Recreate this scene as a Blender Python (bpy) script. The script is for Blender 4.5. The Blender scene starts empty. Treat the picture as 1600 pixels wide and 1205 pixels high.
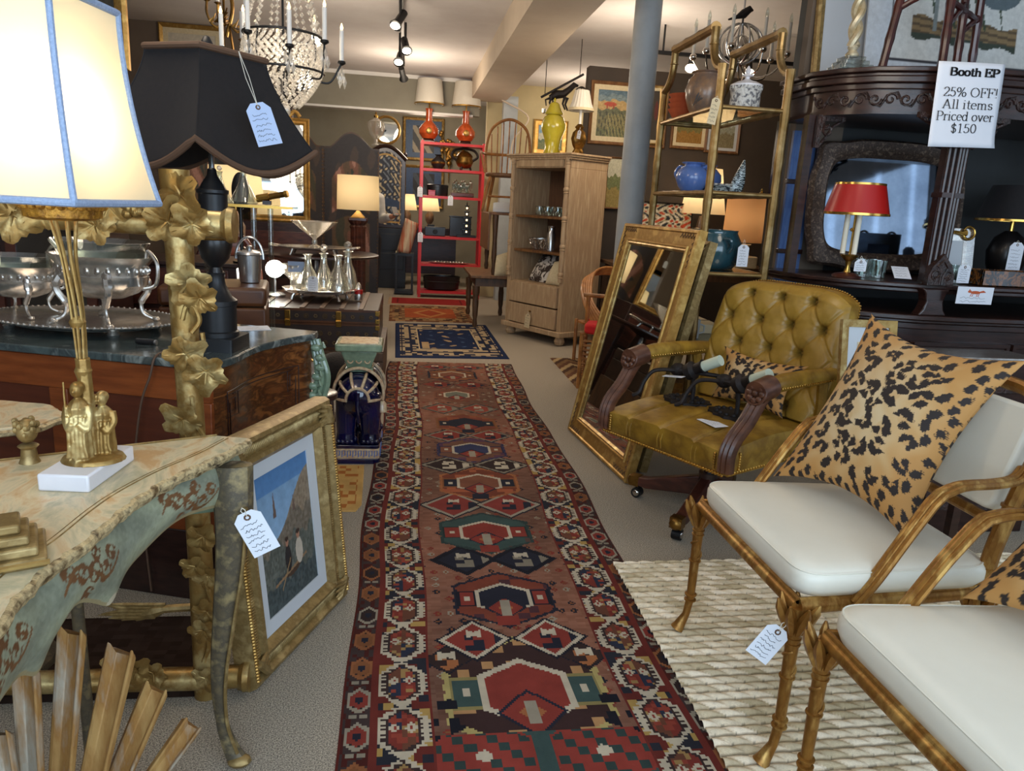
import bpy, math, random
import numpy as np
from mathutils import Vector, Matrix
PI = math.pi; R = math.radians
random.seed(7); rng = np.random.default_rng(7)
SC = bpy.context.scene; COL = SC.collection

# ---------------------------------------------------------------- camera
FPX = 1160.0
CAMPOS = Vector((0.0, 0.0, 1.40))
M3 = Matrix(((0.98949049, 0.02003096, 0.14320384), (-0.13424539, -0.24073017, 0.96126332), (0.05372851, -0.97038536, -0.23551115)))
cam = bpy.data.cameras.new('camera'); camo = bpy.data.objects.new('camera', cam); COL.objects.link(camo)
rx, ux, bx_ = M3 @ Vector((1, 0, 0)), M3 @ Vector((0, -1, 0)), M3 @ Vector((0, 0, -1))
camo.matrix_world = Matrix(((rx[0], ux[0], bx_[0], CAMPOS[0]), (rx[1], ux[1], bx_[1], CAMPOS[1]), (rx[2], ux[2], bx_[2], CAMPOS[2]), (0, 0, 0, 1)))
cam.sensor_fit = 'HORIZONTAL'; cam.sensor_width = 36.0; cam.lens = FPX / 1600 * 36.0; cam.clip_start = 0.05; cam.clip_end = 60
SC.camera = camo
def at(u, v, y):
    r = M3 @ Vector(((u - 800) / FPX, (v - 602.5) / FPX, 1)); return CAMPOS + r * (y / r[1])
def on(u, v, z):
    r = M3 @ Vector(((u - 800) / FPX, (v - 602.5) / FPX, 1)); return CAMPOS + r * ((z - CAMPOS[2]) / r[2])

# ---------------------------------------------------------------- light, world, exposure
w = bpy.data.worlds.new('daylight'); SC.world = w; w.use_nodes = True
w.node_tree.nodes['Background'].inputs[0].default_value = (0.62, 0.79, 1.0, 1); w.node_tree.nodes['Background'].inputs[1].default_value = 1.5
SC.view_settings.view_transform = 'Standard'; SC.view_settings.look = 'None'; SC.view_settings.gamma = 1; SC.view_settings.exposure = 0.0
def area(name, loc, rot, sx, sy, power, color):
    l = bpy.data.lights.new(name, 'AREA'); l.shape = 'RECTANGLE'; l.size = sx; l.size_y = sy; l.energy = power; l.color = color
    o = bpy.data.objects.new(name, l); o.location = loc; o.rotation_euler = rot; COL.objects.link(o); return o
def bulb(name, loc, power, color=(1, 0.72, 0.42), r=0.06):
    l = bpy.data.lights.new(name, 'POINT'); l.energy = power; l.color = color; l.shadow_soft_size = r
    o = bpy.data.objects.new(name, l); o.location = loc; COL.objects.link(o); return o
def spot(name, loc, target, power, color=(1, 0.78, 0.5), ang=70, r=0.04, blend=0.6):
    l = bpy.data.lights.new(name, 'SPOT'); l.energy = power; l.color = color; l.spot_size = R(ang); l.spot_blend = blend; l.shadow_soft_size = r
    o = bpy.data.objects.new(name, l); o.location = loc
    o.rotation_euler = (Vector(target) - Vector(loc)).to_track_quat('-Z', 'Y').to_euler(); COL.objects.link(o); return o
area('side_window_daylight', (5.0, .6, 1.6), (0, R(90), 0), 1.8, 2.2, 18, (0.62, 0.80, 1.0))
area('shop_window_daylight', (0.6, -1.32, 1.75), (R(-90), 0, R(180)), 5.6, 2.3, 130, (0.66, 0.83, 1.0))
WARM = (1.0, 0.83, 0.64)
bulb('ceiling_lamp_light', (-0.9, 2.6, 2.5), 24, WARM, 0.3); bulb('ceiling_lamp_light', (1.9, 3.0, 2.5), 16, WARM, 0.3)  # warm fill lights added in mid-air, without any fixtures
bulb('ceiling_lamp_light', (-0.7, 6.6, 2.5), 45, WARM, 0.3); bulb('ceiling_lamp_light', (2.0, 6.9, 2.5), 34, WARM, 0.3)  # more warm fill lights added in mid-air, without fixtures
bulb('ceiling_lamp_light', (0.0, 9.8, 2.5), 46, WARM, 0.3); bulb('ceiling_lamp_light', (0.3, 12.6, 2.5), 40, WARM, 0.3)  # more warm fill lights added in mid-air, without fixtures
bulb('ceiling_lamp_light', (2.3, 10.4, 2.5), 30, WARM, 0.3)  # another warm fill light added in mid-air, without a fixture

# ---------------------------------------------------------------- helpers
MATS = {}
def s2l(c):
    return tuple(((x / 255) / 12.92 if x <= 10.3 else (((x / 255) + 0.055) / 1.055) ** 2.4) for x in c)
class NT:
    def __init__(s, name):
        s.m = bpy.data.materials.new(name); s.m.use_nodes = True; s.t = s.m.node_tree; s.b = s.t.nodes['Principled BSDF']; s.out = s.t.nodes['Material Output']; MATS[name] = s.m
    def n(s, typ, **kw):
        nd = s.t.nodes.new(typ)
        for k, v in kw.items():
            if k in nd.inputs.keys() if isinstance(k, str) else False: nd.inputs[k].default_value = v
            else: setattr(nd, k, v)
        return nd
    def l(s, a, b): s.t.links.new(a, b)
    def coord(s, kind='Object', scale=(1, 1, 1), rot=(0, 0, 0)):
        tc = s.n('ShaderNodeTexCoord'); mp = s.n('ShaderNodeMapping'); mp.inputs['Scale'].default_value = scale; mp.inputs['Rotation'].default_value = rot
        s.l(tc.outputs[kind], mp.inputs[0]); return mp.outputs[0]
    def ramp(s, fac, stops):
        r = s.n('ShaderNodeValToRGB'); e = r.color_ramp.elements
        while len(e) < len(stops): e.new(0.5)
        for el, (p, c) in zip(e, stops): el.position = p; el.color = (*s2l(c), 1)
        s.l(fac, r.inputs[0]); return r.outputs[0]
    def noise(s, vec, scale, detail=4, rough=0.6, dist=0.0):
        n = s.n('ShaderNodeTexNoise'); n.inputs['Scale'].default_value = scale; n.inputs['Detail'].default_value = detail; n.inputs['Roughness'].default_value = rough; n.inputs['Distortion'].default_value = dist
        s.l(vec, n.inputs['Vector']); return n.outputs['Fac']
    def bump(s, h, strength=0.3, dist=0.01):
        b = s.n('ShaderNodeBump'); b.inputs['Strength'].default_value = strength; b.inputs['Distance'].default_value = dist; s.l(h, b.inputs['Height']); s.l(b.outputs[0], s.b.inputs['Normal'])
def mat(name, c, c2=None, rough=0.5, metal=0.0, scale=8, st=(1, 1, 1), bump=0.0, bscale=None, c3=None, sheen=0, coat=0, dist=0.0, bdist=0.004, lo=0.35, hi=0.65, spec=None):
    n = NT(name); n.b.inputs['Roughness'].default_value = rough; n.b.inputs['Metallic'].default_value = metal
    if spec is not None: n.b.inputs['Specular IOR Level'].default_value = spec
    if sheen: n.b.inputs['Sheen Weight'].default_value = sheen
    if coat: n.b.inputs['Coat Weight'].default_value = coat; n.b.inputs['Coat Roughness'].default_value = 0.08
    v = n.coord('Object', st) if (c2 or bump) else None
    if c2:
        st_ = [(lo, c), (hi, c2)] if not c3 else [(lo, c), ((lo + hi) / 2, c2), (hi, c3)]
        n.l(n.ramp(n.noise(v, scale, 5, 0.6, dist), st_), n.b.inputs['Base Color'])
    else: n.b.inputs['Base Color'].default_value = (*s2l(c), 1)
    if bump: n.bump(n.noise(v, bscale or scale, 4), bump, bdist)
    return n.m
def emat(name, c, e, ec=None, base=None):
    n = NT(name); n.b.inputs['Base Color'].default_value = (*s2l(base or c), 1); n.b.inputs['Emission Color'].default_value = (*s2l(ec or c), 1); n.b.inputs['Emission Strength'].default_value = e; n.b.inputs['Roughness'].default_value = 0.7; return n.m
def shademat(name, c, e, ec):   # translucent cloth of a lamp with its bulb switched on
    n = NT(name); n.b.inputs['Base Color'].default_value = (*s2l(c), 1); n.b.inputs['Roughness'].default_value = 0.85
    tr = n.n('ShaderNodeBsdfTranslucent'); tr.inputs[0].default_value = (*s2l(ec), 1); mx = n.n('ShaderNodeMixShader'); mx.inputs[0].default_value = e
    n.l(n.b.outputs[0], mx.inputs[1]); n.l(tr.outputs[0], mx.inputs[2]); n.l(mx.outputs[0], n.out.inputs[0]); return n.m
def glassmat(name, tint, refl=0.12, rough=0.02, edge=0.7, milk=0.0):
    n = NT(name); tr = n.n('ShaderNodeBsdfTransparent'); tr.inputs[0].default_value = (*s2l(tint), 1)
    gl = n.n('ShaderNodeBsdfGlossy'); gl.inputs['Roughness'].default_value = rough; gl.inputs[0].default_value = (1, 1, 1, 1)
    lw = n.n('ShaderNodeLayerWeight'); lw.inputs[0].default_value = 0.35; mr = n.n('ShaderNodeMapRange'); mr.inputs[3].default_value = refl; mr.inputs[4].default_value = edge
    n.l(lw.outputs['Facing'], mr.inputs[0]); mx = n.n('ShaderNodeMixShader'); n.l(mr.outputs[0], mx.inputs[0]); n.l(tr.outputs[0], mx.inputs[1]); n.l(gl.outputs[0], mx.inputs[2])
    if milk:
        df = n.n('ShaderNodeBsdfTranslucent'); df.inputs[0].default_value = (.95, .93, .88, 1); d2 = n.n('ShaderNodeBsdfDiffuse'); d2.inputs[0].default_value = (.95, .93, .88, 1); a = n.n('ShaderNodeMixShader'); a.inputs[0].default_value = .5; n.l(df.outputs[0], a.inputs[1]); n.l(d2.outputs[0], a.inputs[2]); m2 = n.n('ShaderNodeMixShader'); m2.inputs[0].default_value = milk; n.l(mx.outputs[0], m2.inputs[1]); n.l(a.outputs[0], m2.inputs[2]); mx = m2
    n.l(mx.outputs[0], n.out.inputs[0]); return n.m
def attrmat(name, rough=0.9, sheen=0.0, nz=0.25, scale=400, bump=0.3, metal=0, noise=0.0, nscale=6):
    n = NT(name); a = n.n('ShaderNodeAttribute'); a.attribute_name = 'Col'; n.b.inputs['Roughness'].default_value = rough; n.b.inputs['Metallic'].default_value = metal
    if rough > 0.8: n.b.inputs['Specular IOR Level'].default_value = 0.15
    v = n.coord('Object'); nf = n.noise(v, scale, 2)
    if noise:
        f2 = n.noise(v, nscale, 5); mr = n.n('ShaderNodeMapRange'); mr.inputs[1].default_value = 0.3; mr.inputs[2].default_value = 0.7; mr.inputs[3].default_value = 1 - noise; mr.inputs[4].default_value = 1 + noise; n.l(f2, mr.inputs[0])
        vm = n.n('ShaderNodeVectorMath', operation='SCALE'); n.l(a.outputs['Color'], vm.inputs[0]); n.l(mr.outputs[0], vm.inputs['Scale']); n.l(vm.outputs[0], n.b.inputs['Base Color'])
    else: n.l(a.outputs['Color'], n.b.inputs['Base Color'])
    if bump: n.bump(nf, bump, 0.003)
    return n.m

class MB:
    """collects shapes into one mesh"""
    def __init__(s): s.v = []; s.f = []; s.cols = None
    def add(s, vs, fs, m=None):
        o = len(s.v)
        s.v += [tuple(m @ Vector(p)) if m is not None else tuple(p) for p in vs]; s.f += [tuple(i + o for i in f) for f in fs]; return s
    def box(s, c, d, m=None, rz=0, taper=1.0):
        x, y, z = d[0] / 2, d[1] / 2, d[2] / 2; t = taper
        vs = [(-x, -y, -z), (x, -y, -z), (x, y, -z), (-x, y, -z), (-x * t, -y * t, z), (x * t, -y * t, z), (x * t, y * t, z), (-x * t, y * t, z)]
        mm = Matrix.Translation(c) @ Matrix.Rotation(rz, 4, 'Z'); mm = mm if m is None else m @ mm
        return s.add(vs, [(0, 3, 2, 1), (4, 5, 6, 7), (0, 1, 5, 4), (1, 2, 6, 5), (2, 3, 7, 6), (3, 0, 4, 7)], mm)
    def span(s, a, b):   # box between two corners
        return s.box([(a[i] + b[i]) / 2 for i in range(3)], [abs(b[i] - a[i]) for i in range(3)])
    def tube(s, pts, rad, n=8, closed=False, caps=True, sq=1.0, m=None):
        P = [Vector(p) for p in pts]; k = len(P); rr = list(rad) if hasattr(rad, '__len__') else [rad] * k
        vs = []; fs = []; up = None
        for i in range(k):
            t = (P[(i + 1) % k] - P[i - 1]) if closed else (P[min(i + 1, k - 1)] - P[max(i - 1, 0)])
            if t.length < 1e-9: t = Vector((0, 0, 1))
            t.normalize()
            if up is None: up = Vector((0, 0, 1)) if abs(t.z) < 0.9 else Vector((1, 0, 0))
            a = up - t * up.dot(t)
            if a.length < 1e-6: a = t.orthogonal()
            a.normalize(); b = t.cross(a); up = a
            for j in range(n):
                q = 2 * PI * j / n; vs.append(P[i] + (a * math.cos(q) + b * math.sin(q) * sq) * rr[i])
        for i in range(k if closed else k - 1):
            i2 = (i + 1) % k
            for j in range(n): fs.append((i * n + j, i * n + (j + 1) % n, i2 * n + (j + 1) % n, i2 * n + j))
        if caps and not closed: fs += [tuple(range(n - 1, -1, -1)), tuple(range((k - 1) * n, k * n))]
        return s.add(vs, fs, m)
    def cyl(s, a, b, r, r2=None, n=12, m=None): return s.tube([a, b], [r, r if r2 is None else r2], n, m=m)
    def lathe(s, prof, c=(0, 0, 0), n=24, sx=1.0, sy=1.0, m=None, flute=0, fd=0.0, caps=True, a0=0):
        vs = []; fs = []; k = len(prof)
        for (r, z) in prof:
            for j in range(n):
                q = 2 * PI * j / n + a0; rr = r * (1 + (fd * math.cos(flute * q) if flute else 0)); vs.append((c[0] + rr * math.cos(q) * sx, c[1] + rr * math.sin(q) * sy, c[2] + z))
        for i in range(k - 1):
            for j in range(n): fs.append((i * n + j, i * n + (j + 1) % n, (i + 1) * n + (j + 1) % n, (i + 1) * n + j))
        if caps: fs += [tuple(range(n - 1, -1, -1)), tuple(range((k - 1) * n, k * n))]
        return s.add(vs, fs, m)
    def ball(s, c, r, n=12, k=8, m=None):
        r = r if hasattr(r, '__len__') else (r, r, r); vs = [(c[0], c[1], c[2] - r[2])]; fs = []
        for i in range(1, k):
            t = PI * i / k
            for j in range(n): vs.append((c[0] + r[0] * math.sin(t) * math.cos(2 * PI * j / n), c[1] + r[1] * math.sin(t) * math.sin(2 * PI * j / n), c[2] - r[2] * math.cos(t)))
        vs.append((c[0], c[1], c[2] + r[2])); e = len(vs) - 1
        for j in range(n):
            fs.append((0, 1 + (j + 1) % n, 1 + j)); fs.append((e, e - n + j, e - n + (j + 1) % n))
        for i in range(k - 2):
            for j in range(n): fs.append((1 + i * n + j, 1 + i * n + (j + 1) % n, 1 + (i + 1) * n + (j + 1) % n, 1 + (i + 1) * n + j))
        return s.add(vs, fs, m)
    def prism(s, out, h0, h1, m=None, axis='z', inset=0.0):   # closed 2d outline pulled between two heights
        k = len(out); f = {'z': lambda a, b, h: (a, b, h), 'y': lambda a, b, h: (a, h, b), 'x': lambda a, b, h: (h, a, b)}[axis]
        vs = [f(a, b, h0) for a, b in out] + [f(a, b, h1) for a, b in out]
        fs = [tuple(range(k - 1, -1, -1)), tuple(range(k, 2 * k))] + [(i, (i + 1) % k, k + (i + 1) % k, k + i) for i in range(k)]
        return s.add(vs, fs, m)
    def grid(s, fn, nu, nv, m=None, wrapu=False):
        vs = [fn(i / (nu if wrapu else nu - 1), j / (nv - 1)) for j in range(nv) for i in range(nu)]; fs = []
        for j in range(nv - 1):
            for i in range(nu if wrapu else nu - 1): fs.append((j * nu + i, j * nu + (i + 1) % nu, (j + 1) * nu + (i + 1) % nu, (j + 1) * nu + i))
        return s.add(vs, fs, m)
    def frame(s, w, h, prof, m=None, cx=0.0, cz=0.0):
        """mitred frame moulding in the xz plane, w x h outside; prof = [(inset, y)...] closed section (y negative = towards viewer)"""
        vs = []; fs = []; k = len(prof)
        for (sx, sz) in ((-1, -1), (1, -1), (1, 1), (-1, 1)):
            for (i, y) in prof: vs.append((cx + sx * (w / 2 - i), y, cz + sz * (h / 2 - i)))
        for c in range(4):
            for i in range(k): fs.append((c * k + i, c * k + (i + 1) % k, ((c + 1) % 4) * k + (i + 1) % k, ((c + 1) % 4) * k + i))
        return s.add(vs, fs, m)
    def xf(s, m): s.v = [tuple(m @ Vector(p)) for p in s.v]; return s
    def build(s, name, mt, parent=None, smooth=35, bev=0.0, sub=0, seg=2, solid=0.0):
        me = bpy.data.meshes.new(name); me.from_pydata(s.v, [], s.f); me.validate(); me.update()
        o = bpy.data.objects.new(name, me); COL.objects.link(o); me.materials.append(MATS[mt] if isinstance(mt, str) else mt)
        import bmesh
        b = bmesh.new(); b.from_mesh(me); bmesh.ops.recalc_face_normals(b, faces=b.faces); b.to_mesh(me); b.free()
        if smooth:
            me.shade_smooth()
            if smooth < 180: me.set_sharp_from_angle(angle=R(smooth))
        if solid: md = o.modifiers.new('thickness', 'SOLIDIFY'); md.thickness = solid
        if bev: md = o.modifiers.new('edges', 'BEVEL'); md.width = bev; md.segments = seg; md.limit_method = 'ANGLE'; md.angle_limit = R(40)
        if sub: md = o.modifiers.new('smooth', 'SUBSURF'); md.levels = sub; md.render_levels = sub
        if parent: o.parent = parent
        return o
def cgrid(name, P, C, mt, parent=None, faces=False, smooth=180):
    """a grid mesh from an array of points (nv,nu,3) with a pattern colour array (sRGB 0-255): per point, or per face when faces"""
    nv, nu = P.shape[:2]; me = bpy.data.meshes.new(name); idx = np.arange(nu * nv).reshape(nv, nu)
    q = np.stack([idx[:-1, :-1], idx[:-1, 1:], idx[1:, 1:], idx[1:, :-1]], -1).reshape(-1, 4)
    me.from_pydata(P.reshape(-1, 3).tolist(), [], q.tolist()); me.update()
    c = np.clip(C, 0, 255) / 255.0; c = np.where(c <= 0.04045, c / 12.92, ((c + 0.055) / 1.055) ** 2.4)
    if faces:
        c = np.repeat(c.reshape(-1, 3), 4, 0); a = me.color_attributes.new('Col', 'FLOAT_COLOR', 'CORNER')
    else:
        c = c.reshape(-1, 3); a = me.color_attributes.new('Col', 'FLOAT_COLOR', 'POINT')
    a.data.foreach_set('color', np.concatenate([c, np.ones((len(c), 1))], 1).astype(np.float32).ravel())
    if smooth: me.shade_smooth()
    o = bpy.data.objects.new(name, me); COL.objects.link(o); me.materials.append(MATS[mt])
    if parent: o.parent = parent
    return o
def tag(o, label, cat, group=None):
    o['label'] = label; o['category'] = cat
    if group: o['group'] = group
    return o
def thing(name, label, cat, loc=(0, 0, 0), rz=0.0, group=None):
    o = bpy.data.objects.new(name, None); COL.objects.link(o); o.empty_display_size = 0.1; o.location = loc; o.rotation_euler = (0, 0, rz); return tag(o, label, cat, group)
def struct(o): o['kind'] = 'structure'; return o
def kids(o): return [c for c in COL.objects if c.parent == o]
def dup(o, loc, rz=None, label=None, group=None, scale=None):
    def cp(src, par):
        c = src.copy(); COL.objects.link(c); c.parent = par
        for ch in kids(src): cp(ch, c)
        return c
    c = cp(o, None); c.location = loc
    if rz is not None: c.rotation_euler = (0, 0, rz)
    if label: c['label'] = label
    if group: c['group'] = group
    if scale: c.scale = (scale,) * 3
    return c
def T(x, y, z): return Matrix.Translation((x, y, z))
def RX(a): return Matrix.Rotation(a, 4, 'X')
def RY(a): return Matrix.Rotation(a, 4, 'Y')
def RZ(a): return Matrix.Rotation(a, 4, 'Z')
def arc(c, r, a0, a1, n=12, sx=1, sy=1): return [(c[0] + r * sx * math.cos(R(a0 + (a1 - a0) * i / n)), c[1] + r * sy * math.sin(R(a0 + (a1 - a0) * i / n))) for i in range(n + 1)]
def rrect(w, h, r, n=5):
    p = []
    for cx, cy, a in ((w / 2 - r, h / 2 - r, 0), (-w / 2 + r, h / 2 - r, 90), (-w / 2 + r, -h / 2 + r, 180), (w / 2 - r, -h / 2 + r, 270)): p += arc((cx, cy), r, a, a + 90, n)
    return p
def bez(p, n=16):   # smooth curve through the points
    P = [Vector(q) for q in p]; P = [P[0] * 2 - P[1]] + P + [P[-1] * 2 - P[-2]]; out = []
    for i in range(1, len(P) - 2):
        a, b, c, d = P[i - 1:i + 3]
        for k in range(n):
            t = k / n; out.append(0.5 * ((2 * b) + (c - a) * t + (2 * a - 5 * b + 4 * c - d) * t * t + (3 * b - a - 3 * c + d) * t ** 3))
    return out + [P[-2]]
def scribble(mb, x0, z0, w, h, rows, y=0.0, t=0.0009, m=None, seed=0):
    """illegible pen strokes in the xz plane"""
    r = random.Random(seed)
    for k in range(rows):
        z = z0 + h * (k + 0.5) / rows; x = x0 + r.uniform(0, .12) * w; pts = []
        while x < x0 + w * r.uniform(.75, 1): pts.append((x, y, z + r.uniform(-.28, .28) * h / rows)); x += w * r.uniform(.03, .07)
        for a, b in zip(pts, pts[1:]):
            dx, dz = b[0] - a[0], b[2] - a[2]; L = math.hypot(dx, dz); nx, nz = -dz / L * t / 2, dx / L * t / 2
            mb.add([(a[0] + nx, y, a[2] + nz), (a[0] - nx, y, a[2] - nz), (b[0] - nx, y, b[2] - nz), (b[0] + nx, y, b[2] + nz)], [(0, 1, 2, 3)], m)
# ---------------------------------------------------------------- materials
mat('carpet', (196, 184, 164), (112, 105, 96), 0.95, 0, 260, bump=0.6, bscale=500, lo=.4, hi=.6, spec=.1)
mat('ceiling_paint', (224, 220, 218), (214, 208, 206), 0.9, 0, 2)
mat('beam_paint', (203, 188, 168), (196, 180, 160), 0.8, 0, 3)
mat('taupe_paint', (112, 98, 84), (104, 90, 78), 0.8, 0, 3)
mat('dark_taupe_paint', (70, 59, 50), (62, 53, 45), 0.8, 0, 3)
mat('khaki_paint', (150, 145, 128), (140, 134, 118), 0.8, 0, 2)
mat('cream_paint', (212, 196, 152), (200, 184, 142), 0.8, 0, 2)
mat('charcoal_paint', (58, 60, 60), (50, 52, 53), 0.7, 0, 3)
mat('grey_paint', (176, 182, 184), (160, 166, 170), 0.5, 0, 4)
mat('white_paint', (235, 232, 225), None, 0.5)
mat('paper', (226, 230, 238), None, 0.7)
mat('kraft_paper', (214, 196, 158), None, 0.8)
mat('ink', (40, 44, 60), None, 0.8)
mat('black_ink', (18, 18, 20), None, 0.8)
mat('string', (220, 214, 200), None, 0.9)
mat('gilt', (190, 150, 80), (166, 126, 62), 0.42, 0.68, 12, bump=0.15, bscale=40, c3=(206, 170, 100))
mat('pale_gilt', (206, 184, 128), (150, 116, 62), 0.4, 0.68, 11, bump=0.3, bscale=40, c3=(168, 140, 84))
mat('antique_gilt', (164, 138, 88), (136, 112, 68), 0.46, 0.55, 18, bump=0.2, bscale=60, c3=(182, 158, 108)); mat('silver_gilt', (214, 204, 176), (176, 158, 120), .4, .5, 12); mat('daylight_tinted_paper', (186, 204, 236), None, .7)  # last one: white tag paper with blue daylight put into its colour
mat('chair_gilt', (168, 122, 58), (140, 96, 42), 0.38, 0.65, 22, st=(1, 1, .35), bump=0.2, bscale=70, c3=(196, 156, 88))
mat('brass', (206, 164, 84), None, 0.22, 0.95)
mat('bamboo_brass', (172, 142, 92), (146, 116, 68), 0.36, 0.8, 5, c3=(190, 164, 116))
mat('old_brass', (150, 112, 52), (96, 66, 28), 0.35, 0.85, 16)
mat('silver', (232, 228, 220), (200, 192, 184), 0.24, 0.92, 30, bump=0.08, bscale=60)
mat('steel', (196, 198, 200), None, 0.25, 0.95)
mat('chrome', (214, 210, 204), None, 0.08, 1.0)
mat('black_metal', (22, 22, 24), None, 0.45, 0.3)
mat('iron', (46, 38, 36), (26, 22, 22), 0.6, 0.4, 30, bump=0.3, bscale=60)
mat('mirror', (214, 218, 216), None, 0.02, 1.0)
mat('old_mirror', (128, 140, 156), (104, 116, 132), 0.05, 1.0, 5)
glassmat('glass', (236, 242, 240), .1, .02, .65); glassmat('crystal', (244, 242, 236), .3, .04, .8, .28); glassmat('cut_glass', (246, 246, 240), .22, .05, .75, .05); glassmat('shelf_glass', (200, 206, 196), .12, .02, .5); glassmat('dark_glass', (70, 64, 56), .2, .03, .6)
mat('cherry_wood', (150, 78, 36), (112, 52, 22), 0.4, 0, 3, st=(1, 1, 9), coat=.2, spec=.3)
mat('dark_cherry', (98, 44, 22), (80, 34, 18), 0.45, 0, 3, st=(1, 1, 9))
mat('walnut', (112, 62, 28), (68, 34, 16), 0.3, 0, 3.5, st=(2, 2, 6), coat=.4, c3=(134, 80, 38), dist=1.5)
mat('dark_wood', (58, 35, 29), (34, 19, 17), 0.3, 0, 9, st=(1, 1, 5), coat=.18, bump=.12, bscale=40)
mat('carved_wood', (62, 38, 31), (26, 15, 14), 0.33, 0, 26, coat=.2, bump=1.0, bscale=55, bdist=.012)
mat('mahogany', (92, 48, 34), (58, 28, 22), 0.35, 0, 8, st=(1, 1, 4), coat=.2)
mat('arm_wood', (106, 66, 46), (72, 42, 30), 0.38, 0, 12, st=(1, 1, 3), coat=.15)
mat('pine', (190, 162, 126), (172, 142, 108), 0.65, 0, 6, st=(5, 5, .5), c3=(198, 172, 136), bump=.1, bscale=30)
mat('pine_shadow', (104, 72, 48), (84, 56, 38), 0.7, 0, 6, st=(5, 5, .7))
mat('oak', (132, 92, 54), (98, 64, 36), 0.5, 0, 6, st=(4, 4, 1))
mat('old_oak', (96, 68, 44), (66, 46, 30), 0.5, 0, 6, st=(4, 4, 1))
mat('rattan', (184, 124, 62), (136, 84, 36), 0.45, 0, 12, coat=.15)
mat('bamboo_red', (72, 26, 22), (42, 14, 14), 0.3, 0, 16, coat=.4)
mat('black_lacquer', (17, 15, 17), (26, 23, 23), 0.34, 0, 8, coat=.15)
mat('red_lacquer', (196, 36, 38), None, 0.4, 0, coat=.2)
mat('green_marble', (82, 94, 92), (58, 66, 66), 0.18, 0, 7, c3=(150, 156, 150), dist=2, lo=.3, hi=.75, coat=.3)
mat('white_marble', (236, 234, 236), (222, 220, 224), 0.35, 0, 4)
mat('cream_leather', (232, 228, 212), (226, 221, 204), 0.42, 0, 3, bump=.05, bscale=300)
mat('ochre_leather', (160, 122, 40), (124, 90, 28), 0.38, 0, 5, c3=(172, 136, 56), bump=.12, bscale=160)
mat('black_cloth', (32, 28, 29), (26, 24, 26), 0.7, 0, 60, bump=.1, bscale=400, spec=.3, sheen=.08)
mat('brown_trim', (96, 70, 52), None, 0.7)
mat('blue_trim', (160, 178, 206), (140, 158, 190), 0.6, 0, 200, bump=.5, bscale=300)
mat('cream_cloth', (222, 206, 166), (210, 192, 150), 0.85, 0, 40, st=(30, 30, 1))
mat('white_shade', (226, 220, 206), (218, 210, 194), 0.6, 0, 20, st=(20, 20, 1))
mat('red_tole', (172, 22, 20), None, 0.3, 0, coat=.4)
mat('red_cloth', (206, 30, 30), None, 0.85)
mat('cream_wax', (240, 230, 206), None, 0.5)
mat('tole_black', (26, 28, 32), (34, 34, 36), 0.4, 0.2, 20)
mat('blue_glaze', (10, 16, 66), (6, 9, 34), 0.08, 0, 6, coat=.8)
mat('sage_glaze', (138, 158, 130), (116, 134, 110), 0.18, 0, 30, coat=.6, bump=.3, bscale=50)
mat('cream_glaze', (206, 186, 150), (176, 140, 110), 0.25, 0, 40, coat=.4)
mat('periwinkle_glaze', (98, 128, 190), (86, 116, 180), 0.22, 0, 4, coat=.5)
mat('teal_glaze', (48, 84, 92), (36, 68, 78), 0.16, 0, 6, coat=.7)
mat('terracotta', (196, 92, 50), (176, 78, 42), 0.6, 0, 8)
mat('orange_glaze', (196, 88, 40), (160, 62, 26), 0.2, 0, 16, coat=.6)
mat('yellow_glaze', (200, 186, 60), (186, 168, 44), 0.2, 0, 6, coat=.6)
mat('brown_glaze', (152, 116, 84), (116, 96, 84), 0.3, 0, 7, coat=.3, c3=(160, 122, 88))
mat('relief_white', (110, 110, 114), (214, 212, 206), 0.5, 0, 46, bump=1.0, bscale=46, bdist=.012, lo=.42, hi=.52)
mat('zebra_shell', (30, 40, 46), (176, 190, 194), 0.25, 0, 14, st=(1, 1, 3), dist=3, lo=.46, hi=.54)
mat('tortoise', (30, 16, 8), (128, 76, 24), 0.2, 0, 30, dist=1.5, lo=.45, hi=.6, coat=.5)
mat('blue_reflection_panel', (84, 114, 166), (62, 90, 144), 0.5, 0, 10, st=(6, 6, 1))
mat('trunk_canvas', (54, 38, 30), (42, 29, 24), 0.4, 0, 8, coat=.15)
mat('trunk_mark', (98, 76, 44), None, 0.5)
mat('brown_leather', (96, 58, 30), (74, 42, 22), 0.35, 0, 8)
mat('black_fur', (18, 14, 14), (34, 26, 24), 0.9, 0, 60, bump=1, bscale=90)
mat('linen_mat', (196, 200, 204), None, 0.8)
mat('burlap', (196, 142, 88), (150, 98, 56), 0.85, 0, 60, st=(1, 1, 1), bump=.4, bscale=90)
mat('skin', (196, 140, 112), None, 0.6)
mat('shirt_cloth', (206, 202, 192), (190, 186, 178), 0.85, 0, 12)
mat('trouser_cloth', (30, 30, 34), None, 0.85)
mat('hair', (50, 34, 26), None, 0.7)
mat('cushion_cream', (216, 200, 164), (204, 188, 150), 0.9, 0, 40)
mat('cowhide', (60, 46, 38), (214, 206, 196), 0.9, 0, 11, lo=.47, hi=.53, dist=1)
mat('stripe_cloth', (190, 110, 80), (206, 186, 156), 0.9, 0, 26, st=(1, .05, .05), lo=.45, hi=.55)
mat('screen_leather', (44, 38, 40), (92, 64, 40), 0.45, 0, 5, c3=(56, 42, 34), bump=.15, bscale=30, lo=.35, hi=.8)
mat('crackle_frame', (96, 78, 64), (58, 44, 38), 0.5, 0.15, 40, bump=.6, bscale=90, c3=(130, 110, 92))
shademat('ivory_shade', (236, 228, 206), .55, (255, 240, 206)); shademat('lit_shade', (226, 208, 166), .5, (248, 228, 186)); shademat('lit_burlap', (186, 138, 90), .28, (236, 196, 146))
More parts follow.
